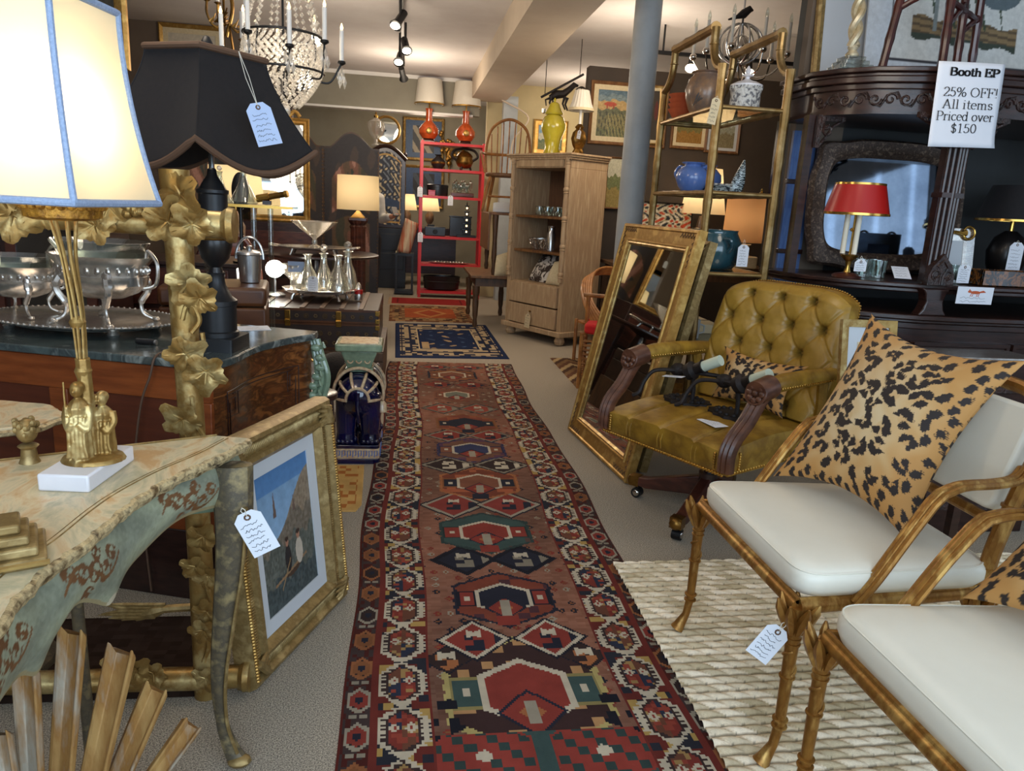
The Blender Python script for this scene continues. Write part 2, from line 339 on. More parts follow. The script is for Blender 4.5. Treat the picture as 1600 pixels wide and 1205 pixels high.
emat('bulb_glow', (255, 240, 210), 14); emat('bulb_white', (255, 252, 240), 30); emat('flame_tip', (255, 214, 150), 5)
attrmat('rug_wool', .95, 0, bump=.35, scale=500, noise=.16, nscale=9); attrmat('sisal_fibre', .9, 0, bump=.5, scale=260, noise=.1, nscale=40)
attrmat('leopard_velvet', .75, .2, bump=.15, scale=500); attrmat('picture_paint', .55, 0, bump=0, noise=.12, nscale=30); attrmat('tufted_leather', .36, 0, bump=.12, scale=160, noise=.12, nscale=12)
attrmat('painted_wood', .5, 0, bump=.25, scale=120, noise=.14, nscale=22); attrmat('glazed_paint', .15, 0, bump=0)
# ---------------------------------------------------------------- the room
def slab(name, a, b, mt): return struct(MB().span(a, b).build(name, mt, smooth=0))
slab('floor', (-4.2, -1.6, -.06), (5.2, 15.2, 0), 'carpet')
slab('ceiling', (-4.2, -1.6, 3.12), (5.2, 15.2, 3.2), 'ceiling_paint')
slab('wall_left', (-4.2, -1.6, 0), (-4.1, 15.2, 3.12), 'taupe_paint')
slab('wall_right', (5.1, 1.8, 0), (5.2, 15.2, 3.12), 'taupe_paint')
for i, (a, b) in enumerate((((5.1, -1.6, 0), (5.2, -.6, 3.12)), ((5.1, -.6, 0), (5.2, 1.8, .6)), ((5.1, -.6, 2.6), (5.2, 1.8, 3.12)))): slab('wall_side_%d' % (i + 1), a, b, 'taupe_paint')
struct(MB().span((5.1, -.6, .6), (5.2, -.2, 2.6)).span((5.1, .15, .6), (5.2, .75, 2.6)).span((5.1, 1.0, .6), (5.2, 1.35, 2.6)).build('trim_8', 'taupe_paint', smooth=0))  # unseen strips added to narrow the window and dim its mirror reflection
struct(MB().span((5.12, -.6, 1.58), (5.18, 1.8, 1.62)).span((5.12, .57, .6), (5.18, .63, 2.6)).build('window_2', 'white_paint', smooth=0))
slab('wall_back', (-4.1, 14.2, 0), (5.1, 14.3, 3.12), 'khaki_paint')
# shop front behind the camera: sill, lintel, mullions and panes of the display windows
slab('wall_front', (-4.1, -1.5, 0), (5.1, -1.4, .45), 'white_paint')
slab('trim_1', (-4.1, -1.5, 2.95), (5.1, -1.4, 3.12), 'white_paint')
for i, (a, b) in enumerate(((-4.1, -2.4), (3.6, 5.1))): slab('trim_%d' % (i + 2), (a, -1.5, .45), (b, -1.4, 2.95), 'white_paint')
wf = MB()
for x in (-2.35, -.4, 1.6, 3.55): wf.span((x - .04, -1.5, .45), (x + .04, -1.42, 2.95))
struct(wf.build('window_1', 'white_paint', smooth=0))
slab('wall_partition', (-4.1, 5.6, 0), (-2.06, 5.72, 3.12), 'taupe_paint')
slab('wall_recess', (-4.1, 9.15, 0), (-1.5, 9.3, 3.12), 'taupe_paint')
slab('beam', (.86, -1.4, 2.84), (1.35, 11.4, 3.12), 'beam_paint')
slab('trim_4', (-1.5, 11.4, 2.63), (1.0, 11.55, 3.12), 'khaki_paint')
slab('trim_5', (-1.5, 11.37, 3.07), (.9, 11.4, 3.12), 'white_paint'); slab('trim_6', (-1.5, 11.36, 2.61), (.9, 11.58, 2.64), 'white_paint')
slab('wall_niche', (1.12, 11.5, 0), (5.1, 11.62, 3.12), 'cream_paint')
slab('pillar', (1.32, 11.1, 0), (1.52, 11.32, 2.9), 'grey_paint')
slab('wall_divider', (1.86, 8.2, 0), (5.1, 8.34, 2.87), 'dark_taupe_paint')
slab('wall_booth', (2.33, 4.52, 0), (5.1, 4.64, 3.12), 'charcoal_paint')
slab('trim_7', (2.31, 4.46, 0), (2.62, 4.525, 3.12), 'taupe_paint')
co = MB().lathe([(.105, 0), (.105, 3.12)], (1.815, 6.1, 0), 24).lathe([(.13, 0), (.13, .12), (.112, .16)], (1.815, 6.1, 0), 24); struct(co.build('column', 'grey_paint'))
MB().tube(bez([(1.28, 11.08, 2.84), (1.66, 11.0, 2.62), (1.47, 11.06, 2.3), (1.44, 11.06, 1.9)], 6), .012, 6).build('conduit', 'beam_paint'); struct(bpy.data.objects['conduit'])

# ---------------------------------------------------------------- rugs
def hash2(a, b, k=1.0): x = np.sin(a * 12.9898 * k + b * 78.233) * 43758.5453; return x - np.floor(x)
def lay(name, A, B, D, nu, nv, colfn, mt, h=.007, faces=True, wob=None, zfn=None, parent=None):
    """A near-left, B near-right, D far-left corner on the floor; colfn(s,t) with s,t in metres"""
    A, B, D = [np.array((p[0], p[1])) for p in (A, B, D)]; W, L = np.linalg.norm(B - A), np.linalg.norm(D - A)
    s = np.linspace(0, 1, nu); t = np.linspace(0, 1, nv); S, Tt = np.meshgrid(s, t)
    P = A + S[..., None] * (B - A) + Tt[..., None] * (D - A)
    if wob: P[..., 0] += wob(S, Tt * L)
    z = np.full(S.shape, h); z[0] = z[-1] = .001; z[:, 0] = z[:, -1] = .001
    if zfn is not None: z = z + zfn(S * W, Tt * L, W, L)
    Sc, Tc = np.meshgrid((s[:-1] + s[1:]) / 2, (t[:-1] + t[1:]) / 2) if faces else (S, Tt)
    return cgrid(name, np.concatenate([P, z[..., None]], -1), colfn(Sc * W, Tc * L, W, L), mt, parent, faces, 0 if faces else 180)
def C(*c): return np.array(c, float)
RED, RUST, BRN, NAVY, TEAL, CRM, ORG, DRK = C(140, 50, 40), C(128, 74, 52), C(112, 72, 54), C(34, 36, 50), C(58, 80, 76), C(190, 176, 150), C(166, 98, 54), C(52, 36, 34)
def runner(S, Tt, W, L):
    x = (S - W / 2); y = Tt + 1.25; c = np.empty(S.shape + (3,)); ax = np.abs(x); side = np.sign(x)
    n1 = hash2(np.floor(S / .03), np.floor(Tt / .012)); n2 = np.sin(y * 3.1 + np.sin(x * 9)) * .5 + .5
    c[:] = BRN * .92 + (RUST - BRN * .5) * n2[..., None] * .5 + n1[..., None] * 16
    def put(m, col): c[m] = col
    fm = ax < .29
    dots = fm & (hash2(np.floor(x / .045), np.floor(y / .05), 1.7) > .62) & (np.abs((x / .045) % 1 - .5) + np.abs((y / .05) % 1 - .5) < .36)
    dk = hash2(np.floor(x / .045), np.floor(y / .05), 4.1); put(dots & (dk > .7), CRM * .78); put(dots & (dk <= .7) & (dk > .35), RED * .95); put(dots & (dk <= .35), NAVY * .9); ctr = dots & (np.abs((x / .045) % 1 - .5) + np.abs((y / .05) % 1 - .5) < .16); put(ctr, ORG * .8)
    def dia(cx, cy, a, b): return np.abs(x - cx) / a + np.abs(y - cy) / b
    def pair(v, dx, a, b, fill, line, mid=None):
        cy = on(770, v, 0).y
        for sg in (-1, 1):
            d = dia(sg * dx, cy, a, b); put(d < 1.1, NAVY * .8); put(d < 1.0, line); put(d < .84, fill)
            put((d < .84) & (hash2(np.floor((x - sg * dx) / .035), np.floor((y - cy) / .03), 2.3) > .8), mid if mid is not None else NAVY)
            put((np.abs(x - sg * dx) < .028) & (np.abs(y - cy - b * .3) < .01 + np.abs(x - sg * dx) * .5), CRM)
    def hexa(v, a, b, outl, fill, core, corel, horn):
        cy = on(770, v, 0).y; X, Y = np.abs(x), np.abs(y - cy)
        saw = .03 * np.abs(((x + y) / .05) % 1 - .5) * 2
        def hx(k): return np.maximum(X / (a * k), X / (a * k) * .5 + Y / (b * k) * .8)
        put(hx(1) + saw < 1.0, outl); put(hx(.92) + saw < 1.0, fill)
        put((hx(.92) < 1) & (hash2(np.floor(x / .04), np.floor(y / .04), 3.1) > .78) & (dia(0, cy, 9, 9) > 0), outl * .7 + RED * .4)
        for sg in (-1, 1):
            hb = (np.abs(x - sg * a * .72) < a * .2) & (np.abs(y - cy) < b * .33); put(hb, outl * .8); hb = (np.abs(x - sg * a * .72) < a * .15) & (np.abs(y - cy) < b * .27); put(hb, horn); put((np.abs(x - sg * a * .72) < a * .05) & (np.abs(y - cy) < b * .08), CRM)
        put(hx(.56) < 1, corel); put(hx(.47) < 1, core)
        d = dia(0, cy - b * .42, a * .42, b * .46); put(d < 1, NAVY); put(d < .86, RED); put(d < .4, ORG); put((d < .86) & (np.abs(x) < .02) & (np.abs(y - cy + b * .42) < .05), CRM * .8)
        put((X < a * .2) & (Y < b * 1.12) & (y < cy - b * .75), horn)
    hexa(1085, .25, .23, C(176, 158, 92), C(60, 38, 36), RED, CRM, TEAL)
    pair(1002, .13, .12, .11, RED, CRM); pair(1032, .225, .075, .07, DRK, DRK, ORG)
    hexa(938, .19, .16, NAVY, C(128, 58, 40), NAVY, CRM, RED); pair(877, .12, .13, .12, NAVY, NAVY * .7, CRM * .7)
    hexa(834, .2, .17, TEAL * .8, TEAL, RED, CRM, RED); pair(791, .13, .15, .15, C(140, 52, 44), CRM * .8)
    hexa(757, .2, .19, ORG, C(124, 58, 38), RUST, CRM, NAVY); pair(729, .14, .15, .13, DRK, CRM * .7, CRM)
    hexa(705, .2, .18, C(50, 48, 84), BRN, C(48, 54, 90), CRM, RUST); pair(683, .13, .14, .12, RED, CRM * .7, NAVY)
    hexa(664, .2, .18, ORG * .8, C(128, 62, 44), NAVY, NAVY, NAVY); pair(641, .13, .14, .13, C(150, 60, 44), CRM * .6, CRM * .7)
    hexa(620, .17, .17, RUST, C(120, 70, 50), C(110, 112, 96), CRM, RUST); pair(604, .13, .14, .12, RED * .9, RUST, NAVY); hexa(589, .2, .2, NAVY, ORG * .8, RUST, CRM, RUST); pair(577, .14, .13, .12, RED, CRM * .6)
    # big stepped medallions beside the near end
    for sg in (-1, 1):
        d = np.maximum(np.abs(x - sg * .16) / .17, (np.abs(x - sg * .16) / .17 * .6 + np.abs(y - on(770, 1185, 0).y) / .2)); ph = (np.floor(x / .03) + np.floor(y / .03)) % 3
        put(fm & (d < 1) & (y < on(770, 1150, 0).y), TEAL); put(fm & (d < .8) & (y < on(770, 1150, 0).y), RED * 1.05); put(fm & (d < .75) & (ph == 0) & (y < on(770, 1150, 0).y), TEAL * .8); put(fm & (d < .12), CRM)
    e = fm & (ax > .2) & (hash2(np.floor(ax / .03), np.floor(y / .035), 1.3) > .5) & (np.abs(y - on(770, 1120, 0).y) < .1 - (.29 - ax) * .5); put(e, NAVY * .7)
    put((ax > .283) & (ax < .293), RED * .8)
    # lattice border
    bm = (ax >= .293) & (ax < .445); a = (ax - .369) / .076; b = (y / .205) % 1; tri = 1 - np.abs(b * 2 - 1); wv = np.clip(tri * 1.45, 0, .84)
    put(bm, NAVY * .7 + 14); ins = bm & (np.abs(a) < wv)
    q = ((a > 0).astype(int) + (b > .5).astype(int) + (np.floor(y / .205)).astype(int)) % 3
    inn = bm & (np.abs(a) < wv - .3); put(ins, C(58, 42, 40)); put(inn & (q == 0), RED * .92); put(inn & (q == 1), C(40, 46, 66)); put(inn & (q == 2), RUST * .85); put(inn & (hash2(np.floor(a * 5), np.floor(y / .016), 2.2) > .72), C(150, 60, 44)); put(inn & (hash2(np.floor(a * 5), np.floor(y / .016), 3.3) > .86), C(160, 124, 70))
    put(bm & ~ins & (hash2(np.floor(a * 3), np.floor(y / .03), 1.9) > .6), RED * .75); put(bm & ~ins & (hash2(np.floor(a * 3), np.floor(y / .03), 2.9) > .8), C(176, 140, 70))
    put(bm & (np.abs(np.abs(a) - wv) < .13 + .06 * np.sign(np.sin(y * 330))), CRM); put(bm & (np.abs(np.abs(a) - .3) + np.abs(b - .55) * 2.4 < .24), CRM); put(bm & (np.abs(np.abs(a) - .3) + np.abs(b - .55) * 2.4 < .08), RED)
    put(bm & (np.abs(b - .02) < .09) & (np.abs(a) < .5) & (np.abs(np.abs(a) - b * 2) < .22), CRM)
    # outer border
    om = ax >= .445; b2 = (y / .15) % 1; a2 = (ax - .49) / .034; k2 = np.floor(y / .15); put(om, DRK + 12); put(om & (hash2(np.floor(a2 * 2), np.floor(y / .02), 1.1) > .6), RED * .55)
    h2 = np.maximum(np.abs(a2), np.abs(a2) * .5 + np.abs(b2 - .5) * 2.6); cc = hash2(k2, side, 1.0)
    put(om & (h2 < 1), DRK); put(om & (h2 < 1) & (h2 > .72) & (cc > .5), CRM * .8); put(om & (h2 < 1) & (h2 > .72) & (cc <= .5), ORG * .9); put(om & (h2 < .7) & (cc > .66), RED); put(om & (h2 < .7) & (cc <= .33), ORG * .8); put(om & (h2 < .3), NAVY)
    put(om & (np.abs(b2 - .02) < .07) & (np.abs(np.abs(a2) - .4) < .3) & (cc > .3), CRM * .75)
    put((np.abs(ax - .447) < .008) | (ax > .529), RED * .8)
    g = c.mean(-1, keepdims=True); return (c * .86 + g * .14) * .92
rg = lay('runner_rug', (-.17, 1.25), (.905, 1.25), (-.135, 6.5), 150, 700, runner, 'rug_wool', .008, wob=lambda S, t: .012 * np.sin(t * 2.3 + S * 2) + .006 * np.sin(t * 6.1))
tag(rg, 'long red and brown tribal runner rug with white lattice borders down the aisle', 'rug')
def chinese(S, Tt, W, L):
    x, y = S - W / 2, Tt - L / 2; ex, ey = W / 2 - np.abs(x), L / 2 - np.abs(y); c = np.empty(S.shape + (3,)); c[:] = C(24, 38, 70); n = hash2(np.floor(S / .05), np.floor(Tt / .06), 1.3)
    e = np.minimum(ex, ey * .6); m = (e > .05) & (e < .25); c[m] = C(170, 150, 118); c[m & (n > .58)] = C(28, 36, 60); c[(np.abs(e - .155) < .012) | (np.abs(e - .06) < .006) | (np.abs(e - .245) < .008)] = C(30, 34, 56); c[np.abs(e - .235) < .006] = C(186, 168, 136)
    f = e >= .26; nn = np.sin(x * 23 + np.sin(y * 9) * 2) * np.sin(y * 13 + x * 5); c[f & (nn > .8)] = C(166, 140, 104); c[f & (nn < -.9)] = C(60, 80, 110); c[f & (np.abs(x + .25) < .05) & (y < -.2)] = C(166, 140, 104); return c
rg = lay('rug', (-.09, 6.68), (.97, 6.74), (-.12, 8.62), 90, 150, chinese, 'rug_wool', .008); tag(rg, 'navy blue rug with beige border beyond the long runner', 'rug')
def persian(S, Tt, W, L):
    x, y = S - W / 2, Tt - L / 2; e = np.minimum(W / 2 - np.abs(x), (L / 2 - np.abs(y)) * .7); c = np.empty(S.shape + (3,)); n = hash2(np.floor(S / .04), np.floor(Tt / .05), 1.9)
    c[:] = C(110, 70, 46); c[n > .5] = C(150, 118, 80); m = (e > .06) & (e < .13); c[m] = C(70, 50, 40); c[m & (n > .5)] = C(150, 120, 80); c[e > .2] = C(158, 78, 44); d = np.abs(x) / .22 + np.abs(y) / .36; c[(d < 1)] = C(176, 120, 70); c[(d < .7)] = C(150, 66, 40); return c
rg = lay('rug', (-.2, 8.78), (.82, 8.82), (-.22, 10.15), 80, 110, persian, 'rug_wool', .007); tag(rg, 'orange centred rug with patterned tan borders beyond the navy rug', 'rug')
def plainred(S, Tt, W, L):
    c = np.empty(S.shape + (3,)); c[:] = C(150, 44, 42); e = np.minimum(W / 2 - np.abs(S - W / 2), L / 2 - np.abs(Tt - L / 2)); c[e < .05] = C(176, 150, 120); c[(e > .12) & (e < .14)] = C(110, 34, 34); return c
rg = lay('rug', (-.25, 10.25), (.9, 10.25), (-.25, 10.98), 50, 50, plainred, 'rug_wool', .007); tag(rg, 'plain red rug in front of the red metal shelves', 'rug')
rg = lay('rug', (-.9, 12.6), (-.1, 12.6), (-.9, 14.0), 50, 70, lambda S, T_, W, L: np.where((np.sin(T_ * 40) > .2)[..., None], C(150, 70, 52), C(176, 140, 106)) * np.ones(S.shape + (1,)), 'rug_wool', .007); tag(rg, 'red and tan striped rug at the back near the person', 'rug')
def flat(S, Tt, W, L):
    c = np.empty(S.shape + (3,)); k = np.floor((Tt + np.abs((S / .3) % 1 - .5) * .5) / .09).astype(int) % 4
    for i, q in enumerate((C(120, 92, 62), C(74, 52, 40), C(170, 146, 106), C(96, 64, 46))): c[k == i] = q
    return c
rg = lay('rug', (1.37, 5.25), (2.6, 5.3), (1.37, 6.85), 70, 90, flat, 'rug_wool', .007); tag(rg, 'brown and beige flatweave rug behind the leaning gilt mirrors', 'rug')
def matfn(S, Tt, W, L):
    c = np.empty(S.shape + (3,)); c[:] = C(196, 156, 92); n = hash2(np.floor(S / .03), np.floor(Tt / .04), 1.4); e = np.minimum(W / 2 - np.abs(S - W / 2), L / 2 - np.abs(Tt - L / 2)); c[(e > .03) & (n > .55)] = C(170, 104, 50); return c
rg = lay('mat', (-.4, 3.22), (-.185, 3.22), (-.42, 3.84), 40, 70, matfn, 'rug_wool', .006, wob=lambda S, t: -.05 * (S - .5) * np.clip(1 - t / .08, 0, 1)); tag(rg, 'small tan and orange mat in front of the blue elephant stool', 'mat')
rg = lay('rug', (-1.75, 1.93), (-.52, 1.93), (-1.75, 2.36), 40, 20, lambda S, T_, W, L: (C(52, 38, 30) + (hash2(np.floor(S / .02), np.floor(T_ / .02))[..., None] - .5) * 14), 'rug_wool', .006); tag(rg, 'plain dark brown sheet laid on the floor under the vine leaf frame by the commode', 'rug')  # flat dark brown sheet covering the floor here
# chunky braided jute rug: rows of plaits as relief
SA = np.array((.85, 2.665)); SB = np.array((on(1133, 1205, 0).x, on(1133, 1205, 0).y)); SD = np.array((2.75, 2.70))
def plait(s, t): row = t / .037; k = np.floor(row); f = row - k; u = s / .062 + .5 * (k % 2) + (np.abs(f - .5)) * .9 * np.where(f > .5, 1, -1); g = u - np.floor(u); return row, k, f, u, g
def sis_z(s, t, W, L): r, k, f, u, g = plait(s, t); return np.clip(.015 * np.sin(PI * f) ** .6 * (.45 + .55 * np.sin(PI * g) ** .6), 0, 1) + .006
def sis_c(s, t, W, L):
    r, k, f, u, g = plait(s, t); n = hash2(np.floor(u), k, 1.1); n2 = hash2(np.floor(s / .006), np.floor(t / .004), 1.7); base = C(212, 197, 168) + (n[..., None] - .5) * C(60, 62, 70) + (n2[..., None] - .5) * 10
    gap = (np.sin(PI * f) ** .6 * (.4 + .6 * np.sin(PI * g) ** .5)); return base * np.where(gap < .34, .74, 1.04)[..., None]  # gaps between plaits darkened, their shade put into the fibre colour
dirn = (SB - SA) / np.linalg.norm(SB - SA); SE = SA + dirn * 2.05
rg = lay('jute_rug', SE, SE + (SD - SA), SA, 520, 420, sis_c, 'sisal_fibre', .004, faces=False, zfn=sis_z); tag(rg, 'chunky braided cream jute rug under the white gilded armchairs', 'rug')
# ---------------------------------------------------------------- leopard cloth
def leopard(w, h, n, seed, stretch=1.0):
    r = np.random.default_rng(seed); u = np.linspace(0, w, n); v = np.linspace(0, h, n); U, V = np.meshgrid(u, v)
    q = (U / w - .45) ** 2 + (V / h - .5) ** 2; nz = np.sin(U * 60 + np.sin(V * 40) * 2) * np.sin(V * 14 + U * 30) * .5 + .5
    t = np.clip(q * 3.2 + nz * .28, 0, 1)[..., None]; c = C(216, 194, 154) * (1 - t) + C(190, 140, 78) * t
    jag = .0016 * np.sin(U * 900 + V * 260) + .0012 * np.sin(V * 1100 - U * 300) + .004 * np.sin(U * 170 + V * 90) * np.sin(V * 210)
    pts = []
    for _ in range(6000):
        p = r.uniform((0, 0), (w, h)); ed = min(p[0], p[1], w - p[0], h - p[1]) / min(w, h); rad = .014 + .025 * min(1, ed * 3.2) * r.uniform(.7, 1.2)
        if all((p[0] - a) ** 2 + (p[1] - b) ** 2 > ((rad + k) * .97) ** 2 for a, b, k in pts): pts.append((p[0], p[1], rad))
    dark = np.zeros(U.shape, bool)
    for (x, y, rad) in pts:
        i0, i1 = np.searchsorted(u, (x - rad * 1.5, x + rad * 1.5)); j0, j1 = np.searchsorted(v, (y - rad * 1.5, y + rad * 1.5)); sl = (slice(j0, j1), slice(i0, i1))
        X, Y = U[sl] - x, V[sl] - y; a = r.uniform(-.5, .5) + PI / 2.3; xr, yr = X * np.cos(a) + Y * np.sin(a), -X * np.sin(a) + Y * np.cos(a)
        J = jag[sl]
        if rad < .024: m = np.hypot(xr / 1.3, yr * 1.3) + J < rad * .78
        else:
            d = np.hypot(xr / 1.1, yr); th = np.arctan2(yr, xr); g0 = r.uniform(-PI, PI); gw = r.uniform(.3, .9)
            gap = np.abs((th - g0 + PI) % (2 * PI) - PI) < gw; g2 = np.abs((th - g0 - 2.2 + PI) % (2 * PI) - PI) < .22; wd = rad * (.36 + .1 * np.sin(th * 3 + g0))
            m = (np.abs(d - rad * .62) + J < wd) & ~gap & ~(g2 & (r.random() > .4)); inner = (d < rad * .5); c[sl][inner] = c[sl][inner] * .86 + C(176, 116, 50) * .14
            if r.random() > .7: m |= np.hypot(xr, yr) + J < rad * .2
        dark[sl] |= m
    c[dark] = C(40, 30, 26); return c
def pillow(label, cat, c00, c10, c01, c11, puff, seed, n=150, group=None, name='leopard_pillow'):
    """corners: bottom-left, bottom-right, top-left, top-right in world space; puffed square pillow"""
    c00, c10, c01, c11 = [np.array(tuple(p), float) for p in (c00, c10, c01, c11)]; u = np.linspace(0, 1, n); U, V = np.meshgrid(u, u)
    nrm = np.cross(c10 - c00, c01 - c00); nrm /= np.linalg.norm(nrm)
    pin = .11; Us = U + pin * (.5 - U) * 2 * (1 - (2 * V - 1) ** 2) * .9; Vs = V + pin * (.5 - V) * 2 * (1 - (2 * U - 1) ** 2) * .9
    B = ((1 - Us) * (1 - Vs))[..., None] * c00 + (Us * (1 - Vs))[..., None] * c10 + ((1 - Us) * Vs)[..., None] * c01 + (Us * Vs)[..., None] * c11
    f = (np.clip(1 - (2 * U - 1) ** 2, 0, 1) * np.clip(1 - (2 * V - 1) ** 2, 0, 1)) ** .52; wr = 1 + .06 * np.sin(U * 9 + V * 4) * (1 - f)
    w, h = np.linalg.norm(c10 - c00), np.linalg.norm(c01 - c00); base = c00 * 0 + (c00 + c10) / 2
    F = B + (f * puff * wr)[..., None] * nrm; K = B - (f * puff * .8)[..., None] * nrm
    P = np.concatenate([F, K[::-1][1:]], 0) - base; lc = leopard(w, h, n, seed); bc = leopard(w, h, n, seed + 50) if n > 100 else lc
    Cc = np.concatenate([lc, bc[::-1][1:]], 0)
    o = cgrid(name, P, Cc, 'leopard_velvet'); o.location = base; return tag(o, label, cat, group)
# ---------------------------------------------------------------- white gilded armchairs
def tagcard(label, top, w=.05, h=.09, ry=0.0, rz=0.0, tilt=0.0, seed=1, mt='paper', strlen=.05, rows=6, name='price_tag', cat='tag'):
    """a price tag hung by its string from the point top"""
    t = thing(name, label, cat, top, rz); m = RY(ry) @ RX(tilt); c = w * .25
    out = [(-w / 2, -h), (w / 2, -h), (w / 2, -c), (w / 2 - c, 0), (-w / 2 + c, 0), (-w / 2, -c)]
    mm = T(0, 0, 0) @ m @ T(0, 0, -strlen)
    MB().prism(out, -.0006, .0006, mm, 'y').build('card', mt, t, smooth=0)
    hl = MB().tube([(.006 * math.cos(a), -.001, -.014 + .006 * math.sin(a)) for a in np.linspace(0, 2 * PI, 9)[:-1]], .0022, 5, True, m=mm); hl.build('eyelet', 'brown_trim', t)
    MB().tube([(0, 0, 0), (.004, -.002, -strlen * .5), (0, -.002, -strlen - .012)], .0011, 5, m=m).tube([(0, .002, 0), (-.006, .001, -strlen * .5), (0, -.001, -strlen - .012)], .0011, 5, m=m).build('string', 'string', t)
    s = MB(); scribble(s, -w * .42, -h * .94, w * .84, h * .72, rows, -.0012, .0011, mm, seed); s.build('handwriting', 'ink', t, smooth=0); return t
def gilt_chair(label, loc, rz):
    t = thing('gilded_armchair', label, 'chair', loc, rz)
    fx, fy, bx, by = .315, -.275, .26, .27; zr = .455
    def leg(x, y, front):
        sx = 1 if x > 0 else -1; b = MB(); oy = -.035 if front else .05; pts = [(x * 1.0, y + oy, .006), (x, y + oy * .8, .02), (x, y + oy * .25, .06), (x, y, .12), (x, y, .25), (x, y, .38), (x, y, zr)]
        b.tube(pts, [.024, .019, .0125, .0135, .0155, .0175, .019], 12, m=None)
        for z in (.115, .135, .26, .355, .37): b.lathe([(.012, -.005), (.0205, -.002), (.0205, .002), (.012, .005)], (x, y, z), 12)
        b.tube([(x + .0175 * math.cos(a), y + .0175 * math.sin(a), .27 + .07 * a / 6) for a in np.linspace(0, 6, 18)], .004, 5)
        b.build('leg', 'chair_gilt', t)
        lf = MB()   # carved leaves clasping the rail
        for k in range(7):
            a = 2 * PI * k / 7; lf.tube([(x + .016 * math.cos(a), y + .016 * math.sin(a), .385), (x + .03 * math.cos(a), y + .03 * math.sin(a), .425), (x + .043 * math.cos(a), y + .043 * math.sin(a), .452), (x + .05 * math.cos(a), y + .05 * math.sin(a), .474)], [.007, .014, .0115, .003], 6)
        lf.build('leaf_carving', 'chair_gilt', t)
    for x, y, f in ((-fx, fy, 1), (fx, fy, 1), (-bx, by, 0), (bx, by, 0)): leg(x, y, f)
    rl = MB(); ring = [(-fx, fy, zr), (fx, fy, zr), (bx, by, zr), (-bx, by, zr)]
    for i in range(4):
        a, b2 = Vector(ring[i]), Vector(ring[(i + 1) % 4]); rl.tube([a, b2], .019, 12)
        rl.tube([a + Vector((0, 0, .016)), b2 + Vector((0, 0, .016))], .009, 8)
    rl.build('seat_rail', 'chair_gilt', t)
    def cush(z0, z1, ins):
        o = []; cor = [(-fx + ins, fy + ins * .4), (fx - ins, fy + ins * .4), (bx - ins + .02, by - ins), (-bx + ins - .02, by - ins)]
        for i in range(4):
            p0, p1, p2 = Vector(cor[i - 1]), Vector(cor[i]), Vector(cor[(i + 1) % 4]); r = .075
            a, c = p1 + (p0 - p1).normalized() * r, p1 + (p2 - p1).normalized() * r
            for k in range(9): q = k / 8; o.append(tuple(a * (1 - q) ** 2 + p1 * 2 * q * (1 - q) + c * q * q))
        return o
    cu = MB(); lv = [(.476, .02), (.48, .0), (.5, -.012), (.525, -.012), (.54, -.004), (.549, .014), (.553, .04), (.556, .1)]; k = 36
    vs = []
    for z, ins in lv: vs += [(x, y, z) for x, y in cush(0, 0, ins)]
    fs = [(i * k + j, i * k + (j + 1) % k, (i + 1) * k + (j + 1) % k, (i + 1) * k + j) for i in range(len(lv) - 1) for j in range(k)] + [tuple(range(k - 1, -1, -1)), tuple(range((len(lv) - 1) * k, len(lv) * k))]
    cu.add(vs, fs); co = cu.build('seat_cushion', 'cream_leather', t, smooth=180)
    MB().tube([(x, y, .541) for x, y in cush(0, 0, -.004)], .0022, 5, True).build('seam', 'cream_leather', co)
    for sg in (-1, 1):   # ribbed arms
        b = MB(); path = [Vector(p) for p in bez([(sg * .318, -.13, .462), (sg * .32, -.085, .53), (sg * .317, -.02, .64), (sg * .312, .035, .725)], 6)] + [Vector(p) for p in bez([(sg * .31, .06, .752), (sg * .3, .12, .768), (sg * .285, .22, .768), (sg * .275, .285, .775), (sg * .268, .315, .80)], 6)]
        for dx, dz in ((-.0135, 0), (0, .005), (.0135, 0)): b.tube([p + Vector((dx, 0, dz)) for p in path], .0088, 8)
        b.build('arm', 'chair_gilt', t)
    for sg in (-1, 1):
        b = MB(); path = bez([(sg * bx, by, zr), (sg * .262, .285, .6), (sg * .268, .33, .8), (sg * .272, .385, .965)], 6); b.tube(path, .021, 10)
        for q in (3, 9, 12): b.lathe([(.016, -.006), (.0265, -.003), (.0265, .003), (.016, .006)], path[q], 12)
        b.build('back_post', 'chair_gilt', t)
    m = T(0, .288, .6) @ RX(R(-15)); cr = MB()
    cr.tube([(-.27, .0, .37), (-.13, .0, .395), (0, 0, .4), (.13, 0, .395), (.27, 0, .37)], .019, 10, m=m); cr.build('crest_rail', 'chair_gilt', t); MB().tube([(-.26, 0, .04), (.26, 0, .04)], .015, 10, m=m).build('back_rail', 'chair_gilt', t)
    MB().prism(rrect(.45, .29, .03), -.028, .02, m @ T(0, 0, .21), 'y').build('back_pad', 'cream_leather', t, bev=.012, seg=3)
    return t
gilt_chair('white cushioned gilded armchair with a whole leopard pillow, beside the leather chair', (1.25, 1.855, .018), R(-90))
gilt_chair('white cushioned gilded armchair cut off by the lower right corner', (1.245, 1.085, .018), R(-90))
pillow('large leopard print pillow standing on the farther white armchair', 'pillow', (1.2, 2.15, .585), (1.335, 1.66, .585), (1.53, 2.27, 1.115), (1.625, 1.715, 1.075), .105, 3, 230)
pillow('leopard print pillow partly seen at the right edge of the photo', 'pillow', (1.27, 1.375, .585), (1.36, .86, .585), (1.6, 1.41, 1.1), (1.66, .92, 1.1), .105, 9, 130)
tagcard('white handwritten tag on string around the armchair leg above the jute rug', (.948, 1.535, .435), .062, .1, R(32), R(-20), R(-8), 3, strlen=.02)

